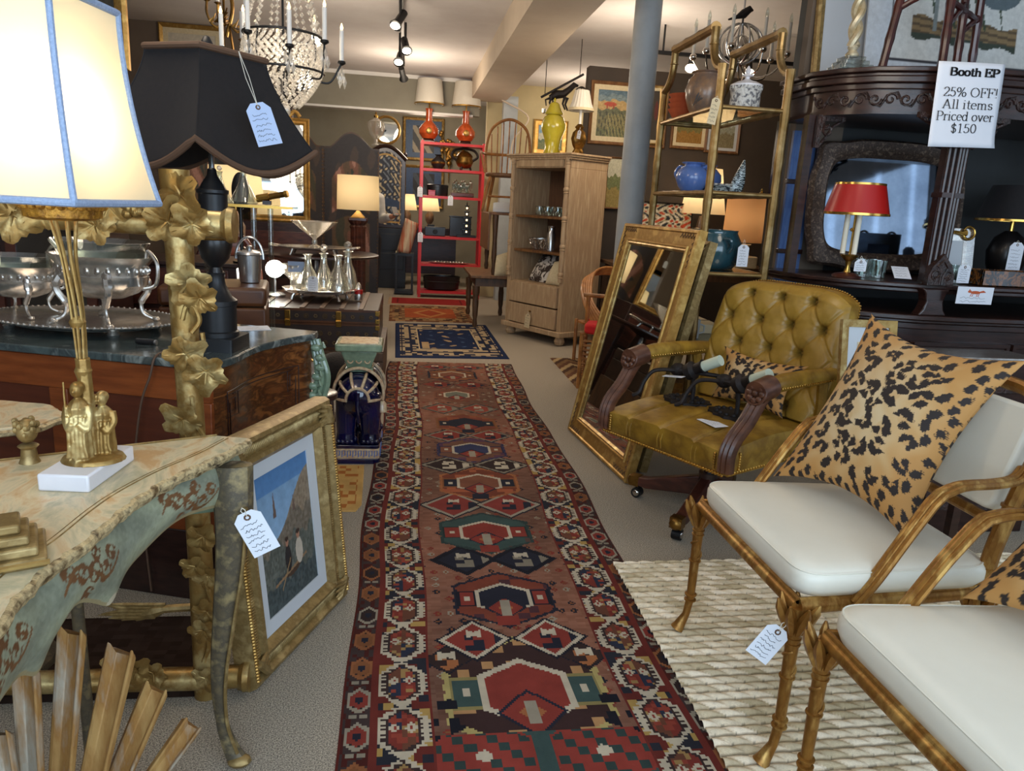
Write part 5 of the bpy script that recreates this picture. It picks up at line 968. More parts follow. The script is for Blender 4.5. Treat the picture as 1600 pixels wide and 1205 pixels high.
ov = thing('oval_tray', 'oval wooden tray with brass rim standing in the pine bookcase', 'tray', ploc(.6, .36, SZ[2])); ov.rotation_euler = (R(-12), 0, ang); MB().lathe([(.19, -.012), (.2, -.006), (.2, .006), (.19, .012), (.17, .004)], n=40, sy=.95, m=T(0, 0, .2) @ RX(R(90))).build('rim', 'old_brass', ov); MB().lathe([(.182, -.006), (.182, .004)], n=40, sy=.95, m=T(0, 0, .2) @ RX(R(90))).build('plate', 'mahogany', ov)
fl = pot('flask', 'tall silver flask on the middle pine shelf', 'flask', [(.03, 0), (.045, .005), (.045, .18), (.035, .2), (.034, .24), (.04, .245), (.04, .26), (.0, .262)], ploc(.5, .16, SZ[1]), 'steel', n=20)
bs_ = thing('wire_basket', 'silver openwork basket on the middle pine shelf', 'basket', ploc(.3, .2, SZ[1])); b = MB()
for k in range(16): a = k * PI / 8; b.tube([(.06 * math.cos(a), .05 * math.sin(a), .005), (.11 * math.cos(a + .3), .08 * math.sin(a + .3), .06), (.13 * math.cos(a), .1 * math.sin(a), .12)], .004, 5); b.tube([(.06 * math.cos(a), .05 * math.sin(a), .005), (.11 * math.cos(a - .3), .08 * math.sin(a - .3), .06), (.13 * math.cos(a), .1 * math.sin(a), .12)], .004, 5)
b.build('openwork', 'silver', bs_)['kind'] = 'stuff'; MB().tube([(.13 * math.cos(a), .1 * math.sin(a), .12) for a in np.linspace(0, 2 * PI, 25)[:-1]], .006, 6, True).build('rim', 'silver', bs_)
cs_ = thing('coaster', 'silver coaster at the bottom of the stack on the middle pine shelf', 'coaster', ploc(.72, .16, SZ[1]), 0, 'stacked silver coasters'); MB().lathe([(.05, 0), (.056, .004), (.056, .016), (.05, .018)], n=24).build('disc', 'silver', cs_)
for k, nm in enumerate(('second', 'third', 'fourth', 'topmost')): dup(cs_, ploc(.72, .16, SZ[1] + .019 * (k + 1)), 0, 'silver coaster, %s of the stack on the middle pine shelf' % nm)
mg = pot('mug', 'silver mug at the back of the middle pine shelf', 'mug', [(.03, 0), (.04, .002), (.042, .1), (.039, .1), (.036, .01)], ploc(.64, .34, SZ[1]), 'steel', n=20); MB().tube([(.042, 0, .085), (.07, 0, .075), (.07, 0, .035), (.04, 0, .025)], .006, 6).build('handle', 'steel', mg)
def cushion(label, c00, c10, c01, c11, puff, mt, name='cushion'):
    c00, c10, c01, c11 = [Vector(p) for p in (c00, c10, c01, c11)]; base = (c00 + c10) / 2; nr = (c10 - c00).cross(c01 - c00).normalized(); b = MB()
    for sg in (1, -1): b.grid(lambda u, v: (c00 * (1 - u) * (1 - v) + c10 * u * (1 - v) + c01 * (1 - u) * v + c11 * u * v) - base + nr * sg * puff * ((1 - (2 * u - 1) ** 2) * (1 - (2 * v - 1) ** 2)) ** .5, 20, 20)
    o = b.build(name, mt, smooth=180); o.location = base; return tag(o, label, 'cushion')
cushion('brown and white cowhide cushion inside the pine bookcase', ploc(.2, .14, .615), ploc(.5, .12, .615), ploc(.24, .3, .9), ploc(.54, .28, .9), .055, 'cowhide'); cushion('cream round cornered cushion beside the cowhide one in the pine bookcase', ploc(.56, .06, .615), ploc(.79, .1, .615), ploc(.62, .12, .85), ploc(.78, .3, .9), .06, 'cushion_cream')
yj = pot('ginger_jar', 'glossy yellow lidded ginger jar on top of the pine bookcase', 'jar', [(.03, 0), (.085, 0), (.09, .02), (.075, .08), (.085, .16), (.125, .26), (.128, .31), (.1, .38), (.07, .4), (.068, .405)], ploc(.36, .22, PH), 'yellow_glaze'); MB().lathe([(.09, .405), (.095, .42), (.075, .45), (.06, .48), (.05, .51), (.03, .525), (.012, .53), (.016, .55), (.004, .57)], n=28).build('lid', 'yellow_glaze', yj)
fl = thing('figural_lamp', 'small carved figural lamp with pleated cream shade on the pine bookcase', 'lamp', ploc(.72, .25, PH)); MB().lathe([(.05, 0), (.055, .03), (.04, .06), (.06, .1), (.075, .16), (.06, .22), (.03, .25), (.045, .27), (.02, .3)], n=24, flute=8, fd=.09).build('body', 'old_brass', fl); MB().cyl((0, 0, .3), (0, 0, .44), .014, n=12).build('candle_sleeve', 'white_paint', fl)
MB().lathe([(.13, .43), (.1, .5), (.07, .62)], n=40, flute=20, fd=.03, caps=False).build('shade', 'white_shade', fl); MB().lathe([(.128, .425), (.134, .425), (.13, .45)], n=40, caps=False).build('trim', 'cushion_cream', fl)
tagcard('small white tag on the figural lamp above the pine bookcase', ploc(.8, .18, PH + .26), .05, .08, R(10), ang, strlen=.03, seed=42, rows=3)
# black iron animal sculpture hanging from the ceiling
ia = thing('iron_chandelier', 'black iron animal shaped hanging light above the yellow jar', 'chandelier', (1.56, 8.2, 2.5)); b = MB(); b.tube([(-.1, 0, .02), (-.04, .0, .06), (.04, 0, .07), (.1, 0, .12)], [.03, .045, .04, .03], 10).tube([(.1, 0, .12), (.15, 0, .17), (.19, 0, .16)], [.03, .028, .012], 8).tube([(-.1, 0, .02), (-.15, 0, .0), (-.14, 0, -.06)], [.014, .01, .006], 6); b.build('animal_body', 'iron', ia)
for x, q in ((-.09, -.03), (-.05, .02), (.05, -.03), (.09, .03)): MB().tube([(x, q, .04), (x - .02, q, -.03), (x + .01, q, -.09)], [.016, .011, .009], 6).build('leg', 'iron', ia)
MB().tube([(-.2, 0, .02), (.24, 0, .28)], .012, 6).build('bar', 'iron', ia)
for x, z in ((-.16, .05), (.2, .25)): MB().cyl((x, 0, z), (x, 0, .62), .004, n=6).build('chain', 'iron', ia)
b = MB()
for k in range(6): a = k * 1.05; b.tube([(.22 + .05 * math.cos(q + a), .05 * math.sin(a), .1 + .05 * math.sin(q + a)) for q in np.linspace(0, 3, 8)], .005, 5)
b.build('scrollwork', 'iron', ia); MB().lathe([(.01, -.1), (.022, -.09), (.02, -.13), (.008, -.14)], (-.16, 0, .0), 10).build('bell', 'steel', ia)
# windsor chair on a drop leaf table, bench with cushion, far gilt picture
dt = thing('drop_leaf_table', 'oak drop leaf table holding the windsor chair beside the bookcase', 'table', (1.03, 8.98, .605), 0)
MB().span((-.1, -.4, .68), (.3, .5, .705)).build('table_top', 'oak', dt, bev=.004); MB().span((-.125, -.4, .28), (-.1, .5, .7)).build('leaf', 'oak', dt, bev=.004)
for x in (-.04, .26):
    for y in (-.36, .44): MB().lathe([(.02, 0), (.028, .05), (.02, .1), (.03, .2), (.024, .4), (.032, .6), (.035, .68)], (x, y, 0), 12).build('leg', 'old_oak', dt)
bn = thing('bench', 'low oak bench with turned legs beside the pine bookcase', 'bench', (.98, 8.95, 0)); MB().span((-.26, -.5, .575), (.3, .65, .605)).build('seat', 'oak', bn, bev=.006); MB().span((-.2, -.44, .48), (.24, .6, .575)).build('apron', 'old_oak', bn)
for x in (-.19, .23):
    for y in (-.44, .58): MB().lathe([(.02, 0), (.03, .04), (.022, .1), (.03, .14), (.036, .3), (.03, .36), (.042, .4), (.042, .48)], (x, y, 0), 14).build('leg', 'old_oak', bn)
cushion('cream tasselled cushion on the oak bench against the bookcase', (.98, 8.42, .615), (1.2, 8.5, .615), (1.0, 8.46, .84), (1.2, 8.55, .9), .06, 'cushion_cream')
cushion('pale blue cushion under the windsor chair on the drop leaf table', (.95, 8.6, 1.32), (1.25, 8.6, 1.32), (.97, 8.75, 1.42), (1.23, 8.75, 1.42), .04, 'linen_mat')
wc = thing('windsor_chair', 'honey coloured hoop back windsor chair standing on the drop leaf table', 'chair', (1.1, 8.85, 1.31), R(-14)); MB().prism(rrect(.44, .42, .16), .4, .44).build('seat', 'oak', wc, bev=.012)
hoop = bez([(-.24, .12, .44), (-.26, .17, .7), (-.2, .21, .95), (0, .23, 1.06), (.2, .21, .95), (.26, .17, .7), (.24, .12, .44)], 8); MB().tube(hoop, .017, 10).build('back_hoop', 'rattan', wc); MB().tube(bez([(-.27, -.14, .66), (-.28, .05, .66), (-.2, .19, .66), (0, .22, .66), (.2, .19, .66), (.28, .05, .66), (.27, -.14, .66)], 6), .016, 8).build('arm_bow', 'rattan', wc)
for k in range(7): x = -.18 + .06 * k; zt = .44 + .6 * math.sqrt(max(.05, 1 - (x / .27) ** 2)); MB().tube([(x, .16, .44), (x * 1.1, .215, .44 + (zt - .44) * .5), (x * 1.15, .222, zt)], .008, 6).build('spindle', 'rattan', wc)
for sx in (-1, 1):
    for sy in (-1, 1): MB().tube([(sx * .15, sy * .14, .4), (sx * .19, sy * .18, .2), (sx * .22, sy * .21, 0)], [.018, .022, .013], 8).build('leg', 'rattan', wc)
    MB().tube([(sx * .27, -.12, .66), (sx * .22, -.13, .44)], .012, 8).build('arm_post', 'rattan', wc)
MB().tube([(-.19, 0, .18), (.19, 0, .18)], .012, 8).build('stretcher', 'rattan', wc)
painting('small gilt framed landscape on the cream niche wall behind the yellow jar', (2.08, 11.48, 2.16), .52, .5, bands((-1, C(110, 120, 80)), (.3, C(90, 110, 80)), (.42, C(190, 190, 170)), (.7, C(120, 160, 190))), 'gilt', .08)
ch_ = thing('picture_frame', 'flat dark frame standing behind the windsor chair', 'frame', (1.9, 11.25, 1.722)); MB().frame(.6, .26, [(0, .02), (0, -.01), (.03, -.01), (.03, .02)], cz=.13).build('moulding', 'pale_gilt', ch_); MB().span((-.27, 0, .03), (.27, .01, .23)).build('panel', 'dark_taupe_paint', ch_, smooth=0)
cbx = thing('cabinet', 'low grey cabinet under the cream niche wall', 'cabinet', (2.1, 11.2, 0)); MB().span((-.45, -.18, 0), (.6, .2, 1.7)).build('body', 'oak', cbx, bev=.005); MB().span((-.48, -.2, 1.7), (.63, .22, 1.72)).build('top', 'oak', cbx); MB().span((-.4, -.195, .1), (.05, -.18, 1.62)).build('door', 'old_oak', cbx); MB().span((.09, -.195, .1), (.55, -.18, 1.62)).build('door', 'old_oak', cbx)

# ---------------------------------------------------------------- silver chandelier with the bird, ceiling spots
sc_ = thing('silver_chandelier', 'silver caged candle chandelier topped by a dark bird behind the etagere', 'chandelier', (2.55, 6.0, 2.72)); b = MB()
for k in range(12): a = k * PI / 6; b.tube([(.17 * math.sin(q) * math.cos(a), .17 * math.sin(q) * math.sin(a), .0 - .15 * math.cos(q)) for q in np.linspace(0.05, 3.1, 14)], .007, 6)
b.build('cage', 'steel', sc_)['kind'] = 'stuff'; MB().ball((0, 0, -.03), (.1, .1, .1), 20, 12).build('mirror_ball', 'chrome', sc_); bd = MB().tube([(-.06, 0, .19), (0, 0, .22), (.05, 0, .26), (.075, 0, .25)], [.012, .035, .025, .006], 8).tube([(-.06, 0, .19), (-.12, 0, .17)], [.014, .006], 6).cyl((0, 0, .15), (0, 0, .2), .008); bd.build('bird', 'iron', sc_)
for k in range(8):
    a = k * PI / 4 + .2; c, s = math.cos(a), math.sin(a); rr = .36 if k % 2 else .3; ar = MB().tube(bez([(.02 * c, .02 * s, -.14), (.12 * c, .12 * s, -.24), (.26 * c, .26 * s, -.22), (rr * c, rr * s, -.1)], 6), .007, 6).build('arm', 'chrome', sc_)
    MB().ball((rr * c, rr * s, -.08), .028, 14, 10).build('candle_cup', 'chrome', ar); MB().cyl((rr * c, rr * s, -.06), (rr * c, rr * s, .14), .013, n=10).build('candle', 'white_shade', ar); MB().lathe([(.011, .14), (.015, .16), (.01, .19), (.001, .21)], (rr * c, rr * s, 0), 10).build('bulb', 'glass', ar)
MB().cyl((0, 0, -.2), (0, 0, .4), .008, n=8).build('rod', 'steel', sc_); tagcard('tan tag hanging below the silver caged chandelier', Vector((2.62, 5.9, 2.46)), .08, .13, strlen=.03, seed=51, mt='kraft_paper')
trk = thing('track_light', 'black ceiling track with two glowing spots behind the etagere', 'track light', (2.95, 7.3, 2.86)); MB().span((-.75, -.02, .0), (.75, .02, .03)).build('track', 'black_metal', trk)
for x in (-.6, .6): MB().cyl((x, 0, .03), (x, 0, .26), .01, n=8).build('rod', 'black_metal', trk)
for x in (-.31, .27): h = MB().cyl((x, 0, 0), (x, 0, -.08), .025, .035, 14).build('lamp_head', 'black_metal', trk); MB().ball((x, 0, -.1), (.055, .055, .04), 14, 8).build('bulb', 'bulb_glow', h); spot('track_spot', (2.95 + x, 7.28, 2.72), (2.95 + x, 7.5, 1), 14, WARM, 110)
# ---------------------------------------------------------------- painted Florentine table
ft = thing('painted_table', 'painted blue green table with crackled cream scalloped top and gold scrollwork', 'table', (-.8, 1.3, 0)); TF = T(.8, -1.3, 0)
ZT = .83
def fp(b, name, mt, par=ft, **k): return b.xf(TF).build(name, mt, par, **k)
front = bez([(-.365, 1.745, 0), (-.40, 1.64, 0), (-.455, 1.52, 0), (-.49, 1.41, 0), (-.505, 1.32, 0), (-.515, 1.2, 0), (-.535, 1.1, 0), (-.53, .98, 0), (-.5, .8, 0), (-.48, .62, 0), (-.5, .5, 0)], 7)
edge = [(p.x, p.y) for p in front]; back_ = [(-1.35, .2), (-1.5, 1.25), (-1.1, 1.45), (-.85, 1.57), (-.62, 1.68), (-.44, 1.765)]
edge2 = [(x + .0028 * math.sin(i * 1.3), y + .002 * math.cos(i * 1.1)) for i, (x, y) in enumerate(edge)]
mat('crackle_top', (204, 164, 114), (218, 200, 162), .45, 0, 7, st=(1, .45, 1), c3=(180, 172, 140), dist=3, bump=.4, bscale=34, coat=.2, lo=.36, hi=.64)
mat('worn_edge', (96, 74, 44), (206, 184, 138), .5, .2, 34, c3=(60, 46, 34), bump=.8, bscale=60, lo=.36, hi=.68)
tp = fp(MB().prism(edge2 + back_, ZT - .014, ZT), 'table_top', 'crackle_top', smooth=30)
b = MB(); b.tube([(x, y, ZT - .0105) for x, y in edge2], [.0105 + .0012 * math.sin(i * 2.7) for i in range(len(edge2))], 8); b.tube([(x - .010, y, ZT - .025) for x, y in edge2], [.007 + .0012 * math.sin(i * 1.7 + 1) for i in range(len(edge2))], 8); fp(b, 'carved_edge', 'worn_edge', tp)
b = MB(); b.tube([(x - .045, y, ZT + .0002) for x, y in edge], .0016, 5).tube([(x - .054, y, ZT + .0002) for x, y in edge], .001, 5).tube([(x + .0, y + .0, ZT + .001) for x, y in back_], .003, 5); fp(b, 'gold_line', 'antique_gilt', tp)
na, nv = 260, 70; ss = np.linspace(0, 1, na); FX = np.interp(ss * (len(edge) - 1), range(len(edge)), [e[0] for e in edge]) - .028; FY = np.interp(ss * (len(edge) - 1), range(len(edge)), [e[1] for e in edge]); arcL = np.concatenate([[0], np.cumsum(np.hypot(np.diff(FX), np.diff(FY)))])
drop = .125 - .05 * np.clip((.09 - arcL) / .09, 0, 1) * 0 + .035 * np.exp(-((arcL - .44) / .045) ** 2) + .03 * np.exp(-((arcL - .66) / .03) ** 2) - .035 * np.exp(-((arcL - .2) / .13) ** 2) + .02 * np.exp(-(arcL / .05) ** 2) - .03 * np.exp(-((arcL - .56) / .05) ** 2)
V = np.linspace(0, 1, nv)[:, None]; S = np.broadcast_to(arcL, (nv, na)); Zg = (ZT - .03) - V * drop; bul = .018 * np.sin(PI * V) ; PX = FX + bul; c = np.empty((nv, na, 3)); n = hash2(np.floor(S * 160), np.floor(Zg * 160)); sw = np.sin(S * 26 + np.sin(Zg * 60) * 1.5) * .5 + .5
c[:] = C(138, 142, 120) + (sw[..., None] - .5) * C(30, 30, 22) + (n[..., None] - .5) * 14
def motif(c0, sg=1.0):
    for (a0, h0, r0, tw) in ((.0, .745, .022, 1), (.035, .765, .018, -1), (-.035, .735, .02, -1), (.065, .775, .016, 1), (-.065, .752, .015, 1), (.018, .715, .014, 1), (-.02, .775, .014, -1)):
        x, z = S - (c0 + a0), Zg - h0; d = np.hypot(x, z); th = np.arctan2(z * tw, x); m = (np.abs(d - r0 * (.45 + .55 * (th + PI) / (2 * PI))) < .0042 + .003 * np.sin(th * 2)) | (d < .004); c[m] = C(106, 70, 40)
    m = (np.abs(Zg - .748 - .03 * np.sin((S - c0) * 34)) < .0035) & (np.abs(S - c0) < .09); c[m] = C(112, 76, 44)
motif(.2); motif(.52); motif(.78)
lo_ = drop - V * drop < .008; c[lo_ & (S > -1)] = C(150, 136, 100); sh_ = np.hypot(S - .44, Zg - (ZT - .03 - drop) - .004) < .016; c[sh_] = C(196, 186, 160)
P_ = np.stack([PX + .8, np.broadcast_to(FY, (nv, na)) - 1.3, Zg], -1); cgrid('apron', P_, c, 'painted_wood', ft)
b = MB(); b.prism([(x - .05, y) for x, y in edge] + [(-1.3, .3), (-1.42, 1.2), (-.62, 1.64)], ZT - .06, ZT - .014); fp(b, 'under_frame', 'old_oak')
fp(MB().grid(lambda u, v: (-.41 - .9 * u, 1.73 - .36 * u, ZT - .03 - v * (.14 - .06 * math.sin(PI * u) + .02 * math.sin(3 * PI * u))), 30, 8), 'apron', 'sage_glaze', solid=.01)
mat('worn_leg', (112, 98, 72), (84, 76, 62), .5, .25, 18, c3=(150, 132, 92), bump=.3, bscale=60)
def cab(pts, rr): b = MB(); P_ = bez(pts, 6); R_ = np.interp(np.linspace(0, len(rr) - 1, len(P_)), range(len(rr)), rr); b.tube(P_, list(R_), 10, sq=.8); return b
lg = fp(cab([(-.385, 1.675, .79), (-.385, 1.665, .68), (-.395, 1.66, .56), (-.415, 1.66, .4), (-.432, 1.66, .25), (-.43, 1.66, .13), (-.412, 1.66, .05), (-.394, 1.655, .012)], [.045, .044, .034, .027, .02, .015, .02, .024]), 'leg', 'worn_leg')
b = MB(); b.tube(bez([(-.352, 1.64, .70), (-.362, 1.635, .56), (-.389, 1.637, .4), (-.413, 1.643, .25), (-.414, 1.645, .13), (-.392, 1.64, .045)], 6), .0045, 6); b.ball((-.39, 1.65, .016), (.03, .022, .016), 10, 6); fp(b, 'gilt_edge', 'antique_gilt', lg)
for x, y in ((-.72, 1.62), (-1.3, 1.35), (-.6, .7)): b = MB().lathe([(.02, 0), (.014, .04), (.013, .5), (.018, .6), (.028, .63), (.018, .65), (.03, .68), (.03, .79)], (x, y, 0), 12); fp(b, 'leg', 'worn_leg')
tagcard('white handwritten tag tied to the leg of the painted blue green table', Vector((-.352, 1.6, .715)), .062, .115, R(-24), R(10), R(4), 61, strlen=.012)
MB().tube([(-.43, 1.62, .70), (-.40, 1.6, .695), (-.352, 1.6, .712)], .0018, 5).build('tag_string', 'string', ft)
# far painted oval table and carved finial, gilt stepped stand
ot = thing('oval_table', 'small oval table with worn painted top behind the figural lamp', 'table', (-1.17, 2.11, -.04)); n = 60; MB().prism([(.23 * math.cos(a) * (1 + .03 * math.sin(9 * a)), .155 * math.sin(a) * (1 + .03 * math.sin(9 * a))) for a in np.linspace(0, 2 * PI, n + 1)[:-1]], .785, .81).build('table_top', 'crackle_top', ot, bev=.003); MB().tube([(.232 * math.cos(a) * (1 + .03 * math.sin(9 * a)), .157 * math.sin(a) * (1 + .03 * math.sin(9 * a)), .795) for a in np.linspace(0, 2 * PI, n + 1)[:-1]], .009, 6, True).build('carved_edge', 'worn_edge', ot); MB().lathe([(.16, .041), (.15, .06), (.03, .1), (.025, .4), (.045, .5), (.025, .6), (.06, .785)], n=20).build('pedestal', 'worn_leg', ot)
fi = thing('finial', 'carved gilt wooden head finial at the back of the painted table', 'ornament', (-.765, 1.575, ZT)); b = MB().lathe([(.02, 0), (.016, .01), (.014, .03), (.02, .036), (.014, .04)], n=14).ball((0, 0, .068), (.02, .022, .026), 14, 10)
for k in range(16): b.ball((.019 * math.cos(k * 1.9), .019 * math.sin(k * 1.9), .07 + .0013 * k), .007, 6, 5)
b.ball((.006, -.022, .064), (.005, .006, .006), 6, 5).build('head', 'antique_gilt', fi)
gs = thing('gilt_stand', 'stepped gilt wooden block at the near left of the painted table', 'stand', on(12, 872, ZT), R(25)); b = MB()
for k in range(4): b.span((-.15, -.045 + .008 * k, .0 + .012 * k), (.04 - .008 * k, .05 - .008 * k, .012 + .012 * k))
gs.scale = (1.3,) * 3; b.build('steps', 'antique_gilt', gs, bev=.003); MB().tube([(-.15, -.048, .008), (.042, -.048, .008)], .0035, 6).build('edge_moulding', 'pale_gilt', gs)
# ---------------------------------------------------------------- figural lamp with ivory shade
il = thing('figural_table_lamp', 'tall gilt figure lamp with lit ivory square shade and blue trim', 'lamp', (-.61, 1.50, ZT), 0)
MB().box((-.012, 0, .017), (.095, .185, .034), RZ(R(-6))).build('marble_base', 'white_marble', il, bev=.004)
b = MB(); b.lathe([(.05, .034), (.046, .042), (.03, .046)], sx=1.2, n=20)
def figure(x, y, h, f):
    b.lathe([(.02, .04), (.021, .06), (.018, .11), (.015, h * .56), (.017, h * .64), (.02, h * .74), (.012, h * .8), (.006, h * .83)], (x, y, 0), 18, flute=7, fd=.13); b.ball((x, y - .002, h * .91), (.0115, .0125, .015), 12, 9); b.ball((x, y + .003, h * .93), (.013, .013, .012), 10, 7); b.ball((x, y - .015, h * .905), (.003, .004, .004), 6, 5)
    for sg in (-1, 1): b.tube(bez([(x + sg * .018, y, h * .76), (x + sg * .0215, y - .006, h * .64), (x + sg * (.02 if f * sg > 0 else .012), y - .018, h * .54), (x + sg * .006, y - .02, h * .6)], 4), [.0075] * 9 + [.006] * 4, 7)
    for k in range(5): b.tube(bez([(x - .016 + .008 * k, y - .017, h * .66), (x - .014 + .007 * k, y - .02, h * .4), (x - .018 + .009 * k, y - .02, .05)], 4), .0035, 5)
figure(-.012, -.022, .2, 1); figure(.016, .018, .17, -1); b.tube([(-.03, -.035, .04), (-.03, -.034, .2)], .0025, 5).tube([(0, 0, .04), (-.006, 0, .24)], .014, 8)
st_ = b.build('figures', 'pale_gilt', il); md = st_.modifiers.new('fuse', 'REMESH'); md.mode = 'VOXEL'; md.voxel_size = .0019; md.use_smooth_shade = True
b = MB()
for k in range(7): a = k * .9; b.tube(bez([(.006 * math.cos(a) - .006, .006 * math.sin(a), .2), (.01 * math.cos(a + .4) - .008, .01 * math.sin(a + .4), .32), (.012 * math.cos(a) - .014, .012 * math.sin(a), .43), (.022 * math.cos(a) - .018, .022 * math.sin(a), .5)], 5), .0032, 6)
b.lathe([(.012, .2), (.016, .215), (.01, .23)], (-.006, 0, 0), 12); b.lathe([(.012, .3), (.015, .31), (.01, .32)], (-.009, 0, 0), 12); b.build('reed_stem', 'pale_gilt', il)
mat('lit_filigree', (206, 150, 56), (120, 78, 24), .4, .5, 60, bump=1, bscale=80); b = MB().lathe([(.05, .5), (.064, .505), (.069, .55), (.064, .552), (.058, .51), (.05, .502)], (-.018, 0, 0), 36, caps=False)
for k in range(26): a = k * PI / 13; b.ball((-.018 + .067 * math.cos(a), .067 * math.sin(a), .527), .009, 6, 5); b.ball((-.018 + .069 * math.cos(a + .1), .069 * math.sin(a + .1), .553), .005, 6, 4)
b.build('filigree_gallery', 'lit_filigree', il)['kind'] = 'stuff'
CX_, CY_ = -.045, .0; ph0 = R(-55)   # shade corners: nearest one first
def shc(r, z, nseg=14):
    P_ = []
    cs = [Vector((CX_ + r * math.cos(ph0 + k * PI / 2), CY_ + r * math.sin(ph0 + k * PI / 2))) for k in range(4)]
    for k in range(4):
        for q in range(nseg): p = cs[k].lerp(cs[(k + 1) % 4], q / nseg); P_.append((p.x, p.y, z))
    return P_
zb, zt2 = .535, .875; prof = [(zb + (zt2 - zb) * t, .14 + .055 * (1 - t) ** 1.9) for t in np.linspace(0, 1, 14)]; vs = []; 
for z, r in prof: vs += shc(r, z)
b = MB(); b.add(vs, [(i * 56 + j, i * 56 + (j + 1) % 56, (i + 1) * 56 + (j + 1) % 56, (i + 1) * 56 + j) for i in range(13) for j in range(56)]); sd_ = b.build('shade', 'ivory_shade', il, smooth=40)
for k in range(4): MB().tube([(CX_ + (r + .002) * math.cos(ph0 + k * PI / 2), CY_ + (r + .002) * math.sin(ph0 + k * PI / 2), z) for z, r in prof], .0058, 8).build('corner_trim', 'blue_trim', sd_)
for z, r in (prof[0], prof[-1]): MB().tube(shc(r + .002, z), .0068, 8, True, sq=1).build('edge_trim', 'blue_trim', sd_)
MB().cyl((CX_, CY_, .5), (CX_, CY_, .6), .012, n=12).build('socket', 'brass', il); MB().ball((CX_, CY_, .67), (.03, .03, .04), 14, 10).build('bulb', 'bulb_glow', il); bulb('figural_lamp_light', (-.61 + CX_ + .05, 1.44, ZT + .68), 1.9, (1, .86, .62), .05)
# ---------------------------------------------------------------- gilt rays in the corner
sb = thing('gilt_sunburst', 'fan of fluted gilt wooden rays standing at the lower left corner', 'ornament', (-.6, 1.4, .002))
def ray(p0, p1, w0, w1, yaw):
    p0, p1 = Vector(p0), Vector(p1); z = (p1 - p0); L = z.length; z.normalize(); y = Vector((math.sin(yaw), -math.cos(yaw), 0)); y = (y - z * y.dot(z)).normalized(); x = y.cross(z); m = Matrix(((x[0], y[0], z[0], p0[0]), (x[1], y[1], z[1], p0[1]), (x[2], y[2], z[2], p0[2]), (0, 0, 0, 1)))
    sec = [(-1, .0), (-.95, .38), (-.78, .42), (-.6, .1), (-.2, -.05), (.25, .0), (.5, .35), (.7, .4), (.82, .1), (1, -.1), (.6, -.4), (-.7, -.4)]; vs = []; k = len(sec)
    for t, w_ in ((0, w0), (.5, (w0 + w1) / 2), (1, w1)): vs += [(a * w_, c_ * w_ * .9, L * t + (1.7 * w_ * max(0, c_) if t == 1 else 0)) for a, c_ in sec]
    return MB().add(vs, [(i * k + j, i * k + (j + 1) % k, (i + 1) * k + (j + 1) % k, (i + 1) * k + j) for i in range(2) for j in range(k)] + [tuple(range(k)), tuple(range(2 * k, 3 * k))], m)
mat('ray_gilt', (188, 150, 92), (160, 116, 62), .55, .25, 8, st=(2, 2, .5), c3=(178, 168, 150), bump=.3, bscale=60)
RAYS = [((112, 992), (92, 1260), .028, 1.35), ((188, 1022), (135, 1260), .030, 1.38), ((242, 1080), (165, 1262), .026, 1.42), ((298, 1135), (205, 1265), .022, 1.46), ((40, 1050), (52, 1260), .027, 1.31), ((2, 1150), (20, 1262), .022, 1.28)]
for (pt, pb_, w_, y_) in RAYS:
    a, c_ = at(*pt, y_), at(*pb_, y_ - .02); d = (c_ - a); a2 = a + d * ((.012 - a.z) / d.z) if d.z else c_; ray(Vector((a2.x + .6, a2.y - 1.4, .01)), Vector((a.x + .6, a.y - 1.4, a.z)), w_ * .95, w_ * 1.15, R(-18)).build('ray', 'ray_gilt', sb, bev=.002)
MB().lathe([(.16, 0), (.15, .03), (.06, .05)], (-.02, -.04, 0), 24, sy=.6).build('base', 'antique_gilt', sb)
